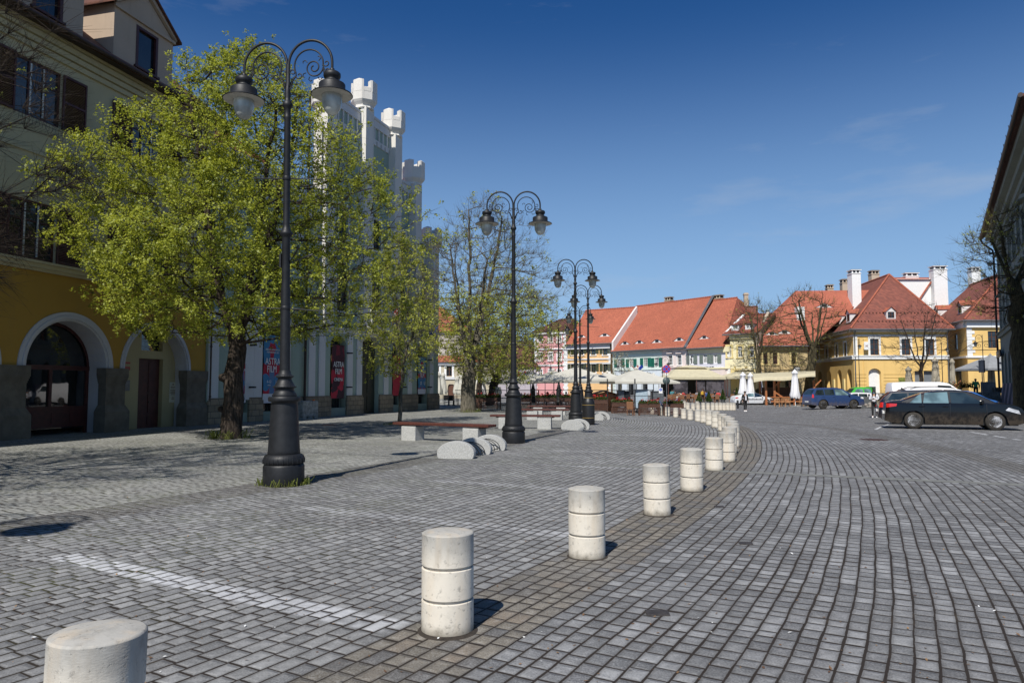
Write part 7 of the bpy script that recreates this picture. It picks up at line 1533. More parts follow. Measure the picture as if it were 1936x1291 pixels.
est2 = make_car('white estate car with roof rails behind the black cars', 'car', 4.6, 1.78, 1.5, est_top, (-1.3, 1.32), .315, carpaint('white_car_paint', (.72, .72, .73), .25, .05), .2, .955, ewin, (.52, 1.28), (-2.2, -1.82), doors=(-.16, -1.12, 1.05), handles=(-.3, -1.2), mirror=.9, rails=(-1.6, .4))
p = GX(1778, 40); est2.location = (p.x, p.y, p.z); est2.rotation_euler = (0, 0, R(-14)); est2.scale = (1.12,)*3
bl = make_car('bright blue car parked beyond the black saloon, mostly hidden', 'car', 4.2, 1.75, 1.48, [(x*.92, z) for x, z in est_top], (-1.2, 1.2), .31, carpaint('bright_blue_paint', (.03, .12, .38), .22, .1), .2, .955, [tuple((a_*.92, b_) for a_, b_ in w_) for w_ in ewin], (.48, 1.18), (-2.0, -1.68), mirror=.83)
p = GX(1812, 41); bl.location = (p.x, p.y, p.z); bl.rotation_euler = (0, 0, R(-14)); bl.scale = (1.0,)*3
van_top = [(-2.45, .5), (-2.44, 1.2), (-2.40, 1.72), (-2.3, 1.88), (-1.5, 1.93), (.6, 1.93), (1.0, 1.86), (1.25, 1.70), (1.75, 1.25), (1.95, 1.13), (2.35, .95), (2.44, .7), (2.45, .45)]
van = make_car('white panel van behind the white estate car', 'van', 4.9, 1.9, 1.93, van_top, (-1.45, 1.45), .33, carpaint('white_van_paint', (.75, .75, .76), .3, .05), .22, 1.15, [((.35, 1.2), (1.45, 1.2), (1.1, 1.68), (.35, 1.72))], (1.15, 1.85), None, doors=(.28, -1.0), handles=(.45,), mirror=1.4)
p = GX(1752, 50); van.location = (p.x, p.y, p.z); van.rotation_euler = (0, 0, R(-10)); van.scale = (1.07,)*3
sw = make_car('white hatchback half hidden behind the dark blue car', 'car', 3.9, 1.7, 1.45, [(x*.85, z*.97) for x, z in est_top], (-1.15, 1.15), .3, carpaint('white_small_paint', (.72, .72, .72), .25, .05), .2, .93, [tuple((a_*.85, b_*.97) for a_, b_ in w_) for w_ in ewin], (.44, 1.09), (-1.85, -1.55), tails=((-1.93, .74), (-1.75, .74), (-1.72, .9), (-1.9, .9)), mirror=.76)
p = GX(1612, 69); sw.location = (p.x, p.y, p.z); sw.rotation_euler = (0, 0, R(176)); sw.scale = (1.06,)*3
grp = carpaint('green_truck_paint', (.06, .42, .05), .3, .05)
tr = make_car('green double-cab truck with an aluminium flatbed before the corner house', 'truck', 2.9, 1.9, 2.05, [(-1.45, .6), (-1.44, 1.5), (-1.40, 2.0), (-1.25, 2.05), (.1, 2.05), (.45, 1.95), (.95, 1.45), (1.2, 1.3), (1.4, 1.1), (1.45, .6)], (.75,), .36, grp, .4, 1.28, [((-1.2, 1.32), (-.45, 1.32), (-.45, 1.88), (-1.2, 1.88), M['cglassb']), ((-.32, 1.32), (.72, 1.32), (.35, 1.86), (-.32, 1.88), M['cglassb'])], (.42, .98), None, name='flatbed_truck', mirror=.8)
q = MB(); q.box(-4.6, -1.5, -1.0, 1.0, .95, 1.05); q.box(-4.6, -1.5, -1.0, -.96, 1.05, 1.4); q.box(-4.6, -1.5, .96, 1.0, 1.05, 1.4); q.box(-4.6, -4.56, -1, 1, 1.05, 1.4); q.box(-1.56, -1.5, -1.0, 1.0, 1.05, 2.1); q.build('flatbed', M['gutter'], tr)
q = MB(); q.box(-4.4, -1.4, -.5, .5, .6, .95); q.build('chassis', M['black'], tr)
for s in (-1, 1): q = MB(); q.M = Matrix.Translation((-3.4, s*.8, .36)) @ Matrix.Rotation(R(90), 4, 'X'); q.lathe([(.1, -.1), (.34, -.1), (.36, -.06), (.36, .06), (.34, .1), (.1, .1)], n=24); q.build('wheel', M['tyre'], tr)
p = GX(1618, 75); tr.location = (p.x, p.y, p.z); tr.rotation_euler = (0, 0, R(180)); tr.scale = (.98, .98, .98)
bs = make_car('red-tailed white car just behind the dark blue one', 'car', 4.2, 1.75, 1.4, [(x*.92, z*.94) for x, z in est_top], (-1.2, 1.2), .31, M['white'], .2, .9, [], None, None) if False else None
# ---------------------------------------------------------------- terraces of the restaurants
def slat_planter(px, Y, w, label, rz=0.0, red=1.0):
    p = GX(px, Y); t = thing('flower_box', label, 'flower box', p, rz, 'timber flower boxes round the terrace'); q = MB(); h = .86
    for x in (-w/2, w/2-.07): q.box(x, x+.07, -.22, -.15, 0, h); q.box(x, x+.07, .15, .22, 0, h)
    for k in range(5): z = .10+k*.085; q.box(-w/2+.07, w/2-.07, -.215, -.19, z, z+.055)
    q.box(-w/2, w/2, -.23, .23, .56, h); q.box(-w/2-.02, w/2+.02, -.25, .25, h, h+.03); q.build('box', M['darkwood'], t)
    rg = np.random.RandomState(int(px)); n = int(260*w)
    for nm, mt, cnt, sz, zz in (('foliage', M['leafd'], n*2, .09, .12), ('geraniums', M['redcloth'], int(20*w*red), .085, .24)):
        c_ = np.stack([rg.uniform(-w/2+.05, w/2-.05, cnt), rg.uniform(-.2, .2, cnt), h+np.abs(rg.normal(zz if nm == 'geraniums' else .02, .08, cnt))], 1)
        c_ = np.repeat(c_, 3, 0)+rg.normal(0, .03, (cnt*3, 3)); m = len(c_); nr = rg.normal(0, 1, (m, 3)); nr /= np.linalg.norm(nr, axis=1)[:, None]; t1 = np.cross(nr, rg.normal(0, 1, (m, 3))); t1 /= np.linalg.norm(t1, axis=1)[:, None]; t2 = np.cross(nr, t1); s_ = sz
        v = np.stack([c_-t1*s_*.5, c_-t2*s_*.5, c_+t1*s_*.5, c_+t2*s_*.5], 1).reshape(-1, 3); share(rawmesh(nm, v, np.arange(m*4).reshape(-1, 4), mt), nm, t)
    return t
for px, w, lab in ((890, 1.3, 'flower box just right of the sparse lime trunk'), (928, 1.5, 'flower box with red geraniums between the lime and the second lamp'), (993, .9, 'short flower box just right of the second lamp'), (1032, 1.5, 'flower box between the two distant lamps'), (1068, .8, 'flower box left of the third lamp'), (1134, 1.05, 'flower box in front of the orange timber hut'), (1176, 1.6, 'flower box between the hut and the wicker chair'), (1226, 1.5, 'flower box behind the leftmost bollards'), (1272, 1.4, 'flower box with red flowers at the right end of the terrace')):
    slat_planter(px, 51.5, w, lab, red=.6 if px < 900 else 1.0)
def chair_mesh(mat, H=.9, name='chair', kind='wicker'):
    t = thing(name, 'x', 'chair'); q = MB(); q.bbox(-.23, .23, -.22, .22, .42, .47, .01); q.build('seat', mat, t); q = MB()
    if kind == 'wicker': q.bbox(-.24, .24, .19, .235, .47, H, .012); [q.box(-.26, -.22, -.18, .2, .62, .65), q.box(.22, .26, -.18, .2, .62, .65)]
    else:
        for k in range(4): q.box(-.24+k*.145, -.24+k*.145+.05, .19, .225, .47, H)
        q.box(-.25, .25, .185, .235, H-.07, H); q.box(-.27, -.21, -.2, .22, .62, .66); q.box(.21, .27, -.2, .22, .62, .66)
    q.build('backrest', mat, t)
    for x in (-.21, .21):
        for y in (-.19, .19): q = MB(); q.box(x-.022, x+.022, y-.022, y+.022, 0, .42 if y > 0 else .62); q.build('leg', mat, t)
    return t
seen_ = {}
def chair(px, Y, deg, kind, label, group):
    mat = {'wicker': M['wicker'], 'wood': M['wood'], 'dark': M['black'], 'pine': plain('pale_pine', (.42, .22, .10), .6) if 'pale_pine' not in bpy.data.materials else bpy.data.materials['pale_pine']}[kind]
    if kind not in seen_: o = chair_mesh(mat, 1.0 if kind == 'wicker' else .9, 'chair', 'wicker' if kind in ('wicker', 'dark') else 'slat'); seen_[kind] = o
    else: o = dup(seen_[kind])
    p = GX(px, Y); o.location = p; o.rotation_euler = (0, 0, R(deg)); o['label'] = label; o['group'] = group; return o
def table(px, Y, label, group, cloth_=True, w=.8):
    p = GX(px, Y); t = thing('table', label, 'table', p, 0, group); q = MB(); q.bbox(-w/2, w/2, -w/2, w/2, .72, .75, .01); q.build('table_top', M['canvasw'] if cloth_ else M['wood'], t); q = MB(); q.lathe([(.22, 0), (.22, .02), (.04, .05), (.035, .70), (.15, .72)], n=12); q.build('table_leg', M['black'], t); return t
# open square parasols
def parasol(px, Y, w, ztop, zedge, mat, label, rz=0.0, group='open cream parasols on the terrace', d=None, pole=True):
    d = d or w; p = GX(px, Y); t = thing('parasol', label, 'parasol', p, rz, group); q = MB(); n = 8; vs = []; fs = []
    cor = [(-w/2, -d/2), (w/2, -d/2), (w/2, d/2), (-w/2, d/2)]; top = (0, 0, ztop)
    for k in range(4):
        a, b_ = cor[k], cor[(k+1) % 4]; base_ = len(vs)
        for i in range(n+1):
            s = i/n
            for j in range(n+1):
                u = j/n; ex, ey = a[0]+(b_[0]-a[0])*u, a[1]+(b_[1]-a[1])*u; edge = abs(u-.5)*2
                vs.append((ex*s, ey*s, ztop+(zedge-ztop)*s-.06*math.sin(math.pi*s)*(1-edge**2)))
        fs += [(base_+i*(n+1)+j, base_+i*(n+1)+j+1, base_+(i+1)*(n+1)+j+1, base_+(i+1)*(n+1)+j) for i in range(n) for j in range(n)]
    q.add(vs, fs, 0, True)
    for k in range(4): a, b_ = cor[k], cor[(k+1) % 4]; q.quad((a[0], a[1], zedge), (b_[0], b_[1], zedge), (b_[0], b_[1], zedge-.16), (a[0], a[1], zedge-.16))
    q.lathe([(.02, .22), (.10, .14), (.28, .02)], (0, 0, ztop), 4, ph=math.pi/4, smooth=False); q.build('canopy', mat, t)
    q = MB(); q.tube([(0, 0, 0), (0, 0, ztop)], .04, 8); q.build('pole', M['black'], t); q = MB()
    for c_ in cor: q.tube([(0, 0, ztop-.45), (c_[0]*.96, c_[1]*.96, zedge-.03)], .018, 5)
    q.build('ribs', M['black'], t); q = MB(); q.bbox(-.45, .45, -.45, .45, 0, .10, .02); q.build('foot', M['concrete'], t); return t
def zat(px, py, Y): return atY(px, py, Y).z
for px, Y, w, yt, ye, lab in ((1089, 57, 6.0, 696, 717, 'largest cream parasol behind the third and fourth lamps'), (1203, 58, 5.0, 700, 721.5, 'cream parasol in front of the mint house, left of the road sign'), (1148, 68, 4.6, 706, 721, 'smaller cream parasol between the two big ones'), (1047, 66, 5.4, 702, 720, 'cream parasol behind the distant small lamp'), (1003, 70, 5.0, 703, 721, 'cream parasol dappled by the lime shade'), (958, 66, 4.6, 708, 722, 'grey-shaded parasol right of the lime trunks'), (915, 72, 4.6, 711, 724, 'leftmost open parasol, behind the lime trunks'), (1235, 74, 4.2, 710, 722, 'pale parasol tip just right of the road sign')):
    g0 = GX(px, Y).z; parasol(px, Y, w, zat(px, yt, Y)-g0+.1, zat(px, ye, Y-w/2)-g0+.0, M['canvas'], lab, R(rnd.uniform(-9, 9)))
def closed(px, Y, yt, mat, label, w=.30, group='closed parasols', low=.9, base=True):
    p = GX(px, Y); H = zat(px, yt, Y)-p.z; t = thing('closed_parasol', label, 'parasol', p, rnd.uniform(0, 3), group); q = MB(); n = 28; vs = []; prof = [(.02, H), (.10, H-.12), (w*.62, H-.36), (w*.55, H-.5), (w*.42, H-.56), (w*.55, H-.9), (w*.8, low+.75), (w*1.05, low+.25), (w*.9, low)]
    for i, (r, z) in enumerate(prof):
        for k in range(n): a = 6.2832*k/n; rr = r*(1+.20*math.sin(8*a+i*.25)+.10*math.sin(3*a+i)); vs.append((rr*math.cos(a), rr*math.sin(a), z+.10*math.sin(8*a)*(i > 6)))
    q.add(vs, [(i*n+k, i*n+(k+1) % n, (i+1)*n+(k+1) % n, (i+1)*n+k) for i in range(len(prof)-1) for k in range(n)], 0, True); q.build('folded_cloth', mat, t)
    q = MB(); q.tube([(0, 0, 0), (0, 0, H+.02)], .03, 8); q.build('pole', M['white'] if mat is M['canvasw'] else M['iron'], t)
    if base: q = MB(); q.bbox(-.4, .4, -.4, .4, 0, .08, .02); q.build('foot', M['concrete'], t)
    return t
for px, Y, yt, mt, lab, w in ((1404, 84, 703, M['canvasw'], 'left one of two closed white parasols above the silver car', .52), (1418, 83, 704, M['canvasw'], 'right one of two closed white parasols above the silver car', .46), (1435, 89, 698, M['canvasw'], 'closed white parasol behind, at the left end of the pergola', .42), (1502, 76, 698, M['canvasw'], 'closed white parasol with dark print in front of the pergola', .48),
        (1717, 74, 692, M['canvasb'], 'leftmost closed beige parasol before the grey roller doors', .46), (1768, 73, 675, M['canvasb'], 'tallest closed beige parasol, right of the slender tree', .5), (1800, 72, 677, M['canvasb'], 'slim closed beige parasol at the corner of the second yellow house', .34), (1873, 76, 668, M['canvasb'], 'closed beige parasol behind the grey umbrella', .42),
        (829, 74, 702, M['canvas'], 'closed cream parasol nearest the mint house corner', .42), (838, 78, 703, M['canvas'], 'second closed cream parasol from the mint house corner', .4), (864, 78, 710, M['canvas'], 'closed cream parasol under the beige house window', .38), (872, 74, 705, M['canvas'], 'closed cream parasol touching the sparse lime trunk', .4), (911, 66, 706, M['canvasw'], 'closed white parasol between the lime trunks', .42), (939, 62, 727, M['canvas'], 'low closed parasol behind the flower boxes', .35)):
    closed(px, Y, yt, mt, lab, w)
# low rail, posts and lanterns of the big terrace
def terrace_rail():
    t = thing('terrace_railing', 'black steel railing with posts along the back of the flower boxes', 'railing', (0, 53.2, 0))
    for k, px in enumerate((905, 940, 975, 1018, 1060, 1092, 1148, 1190, 1200, 1233)):
        x = (px-968)/FPX*53.2; q = MB(); h = 1.45 if px not in (1148, 1200, 975) else zat(px, 716, 53.2); q.box(x-.04, x+.04, -.04, .04, 0, h); q.build('post', M['black'], t)
    q = MB(); xa, xb = (860-968)/FPX*53.2, (1233-968)/FPX*53.2; q.box(xa, xb, -.02, .02, 1.38, 1.43); q.build('rail', M['black'], t); q = MB(); q.box(xa, xb, -.015, .015, .98, 1.01); q.build('rail', M['black'], t)
terrace_rail()
def hut():
    Y = 57; x0, x1 = (1119-968)/FPX*Y, (1168-968)/FPX*Y; t = thing('timber_hut', 'small orange timber hut with a shallow gable behind the flower boxes', 'hut', ((x0+x1)/2, Y, terrain((x0+x1)/2, Y))); w = (x1-x0)/2; zt_ = zat(1145, 733, Y); ze = zt_-.28; q = MB(); q.box(-w+.06, w-.06, 0, 2.0, 0, ze)
    k = 0
    while k*.12 < ze-.05: q.box(-w+.05, w-.05, -.012, -.001, k*.12+.01, k*.12+.11); k += 1
    q.add([(-w+.05, 0, ze), (w-.05, 0, ze), (0, 0, zt_-.06)], [(0, 1, 2)]); q.build('walls', M['wood'], t); q = MB(); q.slab([(-w-.1, -.2, ze-.06), (0, -.2, zt_), (0, 2.2, zt_), (-w-.1, 2.2, ze-.06)], (0, 0, .07)); q.slab([(w+.1, -.2, ze-.06), (0, -.2, zt_), (0, 2.2, zt_), (w+.1, 2.2, ze-.06)], (0, 0, .07)); q.build('roof', M['darkwood'], t)
    Y = 56; for_ = ((1168, 1180, 738, 'grey steel counter beside the timber hut', M['gutter']), (1181, 1191, 739, 'dark slanted menu screen beside the hut', M['black']), (1201, 1224, 736, 'pale blue bar counter under the cream parasol', plain('pale_blue_panel', (.36, .45, .52), .5)), (1232, 1254, 739, 'grey serving counter near the blue sign', M['gutter']))
    for a, b_, yt, lab, mt in for_:
        xa, xb = (a-968)/FPX*Y, (b_-968)/FPX*Y; h = zat(a, yt, Y); q = MB(); q.bbox(xa, xb, Y, Y+.7, 0, h-.05, .02); q.box(xa-.05, xb+.05, Y-.06, Y+.76, h-.05, h)
        for i in range(3): q.box(xa+.05, xb-.05, Y-.02, Y-.003, .15+i*(h-.3)/3, .15+(i+.8)*(h-.3)/3)
        tag(q.build('counter', mt), lab, 'counter')
hut()
for i, (px, Y, a) in enumerate(((845, 66, 20), (853, 64, 190), (862, 63, 80), (1192, 50.5, 150), (1102, 60, 40), (1128, 61, 200), (1210, 63, 10), (1240, 62, 170))):
    chair(px, Y, a, 'dark' if px != 1192 else 'wicker', ['dark chair nearest the mint house corner', 'dark chair in the shade left of the lime trunk', 'dark chair touching the lime trunk', 'wicker chair beside the leftmost bollards', 'dark chair under the largest parasol', 'dark chair behind the timber hut', 'dark chair behind the blue counter', 'dark chair behind the grey counter'][i], 'chairs of the near terrace')
for i, px in enumerate((848, 858)): table(px, 65, ['small table by the mint house corner', 'small table left of the lime trunk'][i], 'tables in the lime shade', False)
# people of the near terrace
tops = [cl('red_cloth', (.45, .04, .04)), cl('grey_cloth', (.2, .2, .22)), cl('teal_cloth', (.05, .2, .22)), cl('cream_cloth', (.6, .55, .45)), BLK, cl('blue_cloth', (.04, .10, .28))]
for i, (px, Y, c_, lab) in enumerate(((1127, 59, 4, 'seated guest in black at the timber hut'), (1243, 55.5, 5, 'seated guest in blue behind the flower box'), (1185, 60, 0, 'guest in red under the cream parasol'), (1070, 60, 1, 'guest in grey left of the third lamp'), (1035, 59, 4, 'guest in black behind the middle flower box'))):
    person(lab, GX(px, Y)+Vector((0, 0, .0)), R(rnd.uniform(-60, 60)), tops[c_], BLK, 'sit', 1.0, (.05, .05, .05), hands='table', detail=False, group='guests on the near terrace')
# restaurant tent with screens
def tent(x0p, x1p, Y, yt, ye, label, depth=6.0, top_in=.25):
    x0, x1 = (x0p-968)/FPX*Y, (x1p-968)/FPX*Y; g0 = terrain((x0+x1)/2, Y); t = thing('restaurant_tent', label, 'tent', ((x0+x1)/2, Y, g0), 0, 'cream restaurant tents'); w = (x1-x0)/2; zt_ = zat(x0p, yt, Y+depth/2)-g0; ze = zat(x0p, ye, Y)-g0; i_ = w*top_in; q = MB()
    A = [(-w, 0, ze), (w, 0, ze), (w, depth, ze), (-w, depth, ze)]; B = [(-w+i_*2, depth*.45, zt_-.25), (w-i_*2, depth*.45, zt_-.25), (w-i_*2, depth*.55, zt_-.25), (-w+i_*2, depth*.55, zt_-.25)]
    q.add(A+B, [(0, 1, 5, 4), (1, 2, 6, 5), (2, 3, 7, 6), (3, 0, 4, 7), (4, 5, 6, 7)]); q.add([(-w+i_*1.6, depth*.35, zt_-.2), (w-i_*1.6, depth*.35, zt_-.2), (w-i_*1.6, depth*.65, zt_-.2), (-w+i_*1.6, depth*.65, zt_-.2), (0, depth*.5, zt_+.15)], [(0, 1, 4), (1, 2, 4), (2, 3, 4), (3, 0, 4)])
    for a_, b_ in ((0, 1), (1, 2), (2, 3), (3, 0)): q.quad(A[a_], A[b_], (A[b_][0], A[b_][1], ze-.28), (A[a_][0], A[a_][1], ze-.28))
    q.build('canopy', M['canvasy'], t); q = MB(); n = max(2, int(w*2/3))
    tm_ = plain('tent_frame', (.12, .05, .04), .5) if 'tent_frame' not in bpy.data.materials else bpy.data.materials['tent_frame']
    for k in range(n+1):
        x = -w+.1+(2*w-.2)*k/n
        for y_ in (.15, depth-.2): q = MB(); q.tube([(x, y_, 0), (x, y_, ze)], .045, 6); q.build('post', tm_, t)
    q = MB(); q.box(-w+.1, w-.1, .12, .18, ze-.3, ze-.24); q.build('beam', tm_, t); return t, w, ze
t1, w1_, ze1 = tent(1262, 1372, 88, 692, 713, 'left cream restaurant tent with smoky plastic screens')
gs = glassmat('smoky_screen', (.05, .045, .05), .12, .6)
for k in range(5): q = MB(); x = -w1_+.4+k*(2*w1_-.8)/5; 
for k, (a, b_) in enumerate(((-.80, -.3), (-.02, .30), (.34, .96))):
    q = MB(); q.quad((a*w1_, .25, .75), (b_*w1_, .25, .75), (b_*w1_, .25, ze1-.1), (a*w1_, .25, ze1-.1)); q.build('screen', gs, t1)
q = MB(); q.box(-w1_+.2, w1_, 5.0, 5.1, 0, ze1-.05); q.build('back_screen', M['black'], t1)
t2, w2_, ze2 = tent(1374, 1386+108, 90, 697, 712, 'right cream restaurant tent before the cream house archway', 5, .3)
i = 0
for px, Y, c_, a in ((1276, 86, 4, 30), (1284, 85, 3, -20), (1291, 86, 0, 40), (1304, 85, 4, 200), (1317, 86, 1, 10), (1333, 86, 5, 190), (1350, 87, 4, 20), (1357, 86, 0, -30), (1388, 88, 4, 30), (1270, 88, 2, 0)):
    person(['seated guest in black at the left end of the tent', 'seated guest in cream near the left tent post', 'seated guest in red jacket before the smoky screen', 'second black-clad guest in front of the tent', 'seated guest in grey beside the potted conifer', 'seated guest in blue before the tent opening', 'guest in black by the middle tent post', 'guest in red by the right tent post', 'guest in black under the right tent', 'guest in teal at the far left of the tent'][i], GX(px, Y), R(a), tops[c_], BLK, 'sit', 1.0, (.05, .05, .05), hands='table', detail=False, group='guests seated at the restaurant tents')
    i += 1
names_ = ['first', 'second', 'third', 'fourth', 'fifth', 'sixth', 'seventh', 'eighth', 'ninth', 'tenth', 'eleventh', 'twelfth']
for i, px in enumerate((1265, 1272, 1281, 1288, 1299, 1308, 1314, 1327, 1344, 1354, 1382, 1396)): chair(px, 83.5+(i % 3)*.7, 180+rnd.uniform(-20, 20), 'wicker', names_[i]+' brown wicker chair from the left in front of the tents', 'wicker chairs in front of the restaurant tents')
for i, px in enumerate((1268, 1286, 1303, 1322, 1349, 1389)): table(px, 85, names_[i]+' white-clothed table from the left in front of the tents', 'white-clothed tables before the tents')
def conifer(px, Y, h, label):
    p = GX(px, Y); t = thing('potted_conifer', label, 'potted plant', p, 0, 'potted conifers before the tents'); q = MB(); q.lathe([(.20, 0), (.27, .38), (.28, .40), (.24, .40)], n=16); q.build('pot', M['gutter'], t)
    rg = np.random.RandomState(int(px)); n = 900; z = rg.uniform(.0, 1, n)**1.2; r = (1-z)*.36*np.sqrt(rg.uniform(.3, 1, n)); a = rg.uniform(0, 6.28, n); c_ = np.stack([r*np.cos(a), r*np.sin(a), .4+z*h], 1); nr = rg.normal(0, 1, (n, 3)); nr /= np.linalg.norm(nr, axis=1)[:, None]; t1_ = np.cross(nr, rg.normal(0, 1, (n, 3))); t1_ /= np.linalg.norm(t1_, axis=1)[:, None]; t2_ = np.cross(nr, t1_); s_ = .10
    v = np.stack([c_-t1_*s_, c_-t2_*s_*.5, c_+t1_*s_, c_+t2_*s_*.5], 1).reshape(-1, 3); share(rawmesh('foliage', v, np.arange(n*4).reshape(-1, 4), M['leafd']), 'foliage', t)
for px, Y, h, lab in ((1320.5, 81, 1.0, 'leftmost potted conifer before the tents'), (1339, 81, 1.05, 'second potted conifer from the left before the tents'), (1365.5, 84, 1.15, 'potted conifer at the corner of the left tent'), (1392, 86, 1.2, 'potted conifer under the right tent')): conifer(px, Y, h, lab)
# timber pergola with a straw awning
def pergola():
    Y = 80; g0 = GX(1480, Y); t = thing('timber_pergola', 'orange timber pergola with a sagging straw-coloured awning', 'pergola', g0); X = lambda px, yy=Y: (px-968)/FPX*yy-g0.x
    for px in (1447, 1463, 1500, 1538):
        q = MB(); q.box(X(px)-.10, X(px)+.10, -.1, .1, 0, zat(px, 719, Y)-g0.z); q.build('post', M['wood'], t); q = MB(); q.box(X(px)-.10, X(px)+.10, 4.6, 4.8, 0, zat(px, 714, Y+5)-g0.z); q.build('post', M['wood'], t)
    for px in (1463, 1538): 
        q = MB(); x = X(px); z = zat(px, 719, Y)-g0.z; q.slab([(x-.07, -.05, z-.9), (x+.8, -.05, z-.05), (x+.8, -.05, z+.1), (x-.07, -.05, z-.7)], (0, .1, 0)); q.build('brace', M['wood'], t)
    q = MB(); x = X(1463); q.slab([(x, -.06, 1.4), (x+1.6, -.06, .3), (x+1.6, -.06, .5), (x, -.06, 1.6)], (0, .1, 0)); q.build('brace', M['wood'], t)
    q = MB(); q.box(X(1455), X(1540), -.2, .25, .85, .95); q.box(X(1455), X(1540), -.15, -.1, .35, .5); q.build('counter_rail', M['wood'], t)
    q = MB(); q.box(X(1468), X(1533), 2.0, 2.6, 0, 1.15); q.build('bar', M['darkwood'], t); q = MB(); q.box(X(1468), X(1533), 4.81, 4.9, 0, 2.0); q.build('back_panel', M['darkwood'], t)
    q = MB(); n = 12; vs = []
    for i in range(n+1):
        s = i/n; px = 1424+(1541-1424)*s; zf = zat(px, 717.5-10*s, Y-1)-g0.z+.10*math.sin(s*9); zb_ = zat(px, 706-6*s, Y+5)-g0.z
        for (y_, z_) in ((-1.0, zf-.32), (-1.0, zf), (1.0, zf*.55+zb_*.45-.12), (3, zf*.2+zb_*.8-.05), (5.2, zb_)): vs.append((X(px, Y+y_), y_, z_))
    q.add(vs, [(i*5+k, i*5+k+1, (i+1)*5+k+1, (i+1)*5+k) for i in range(n) for k in range(4)], 0, True); q.build('awning', M['canvasy'], t)
pergola()
for i, (px, Y, a) in enumerate(((1468, 74, 150), (1477, 75, 200), (1487, 74.5, 170), (1512, 76, 190), (1521, 76.5, 160), (1532, 78, 200))): chair(px, Y, a, 'pine', names_[i]+' pale timber chair from the left before the pergola', 'pale timber chairs before the pergola')
table(1473, 76.5, 'pale timber table among the chairs left of the closed parasol', 'pale tables before the pergola', False, 1.0); table(1518, 78, 'pale timber table right of the closed parasol', 'pale tables before the pergola', False, 1.0)
q = MB(); p = GX(1507, 86); q.box(p.x-.35, p.x+.35, p.y, p.y+.1, zat(1507, 703, 86), zat(1507, 693, 86)); [q.box(p.x-.28, p.x+.28, p.y-.012, p.y-.002, zat(1507, 702-k*3, 86), zat(1507, 700.8-k*3, 86), 1) for k in range(3)]; q.tube([(p.x, p.y+.05, p.z), (p.x, p.y+.05, zat(1507, 703, 86))], .04, 6); tag(q.build('menu_sign', [M['black'], M['white']]), 'black sign with white curved lines above the pergola', 'sign')
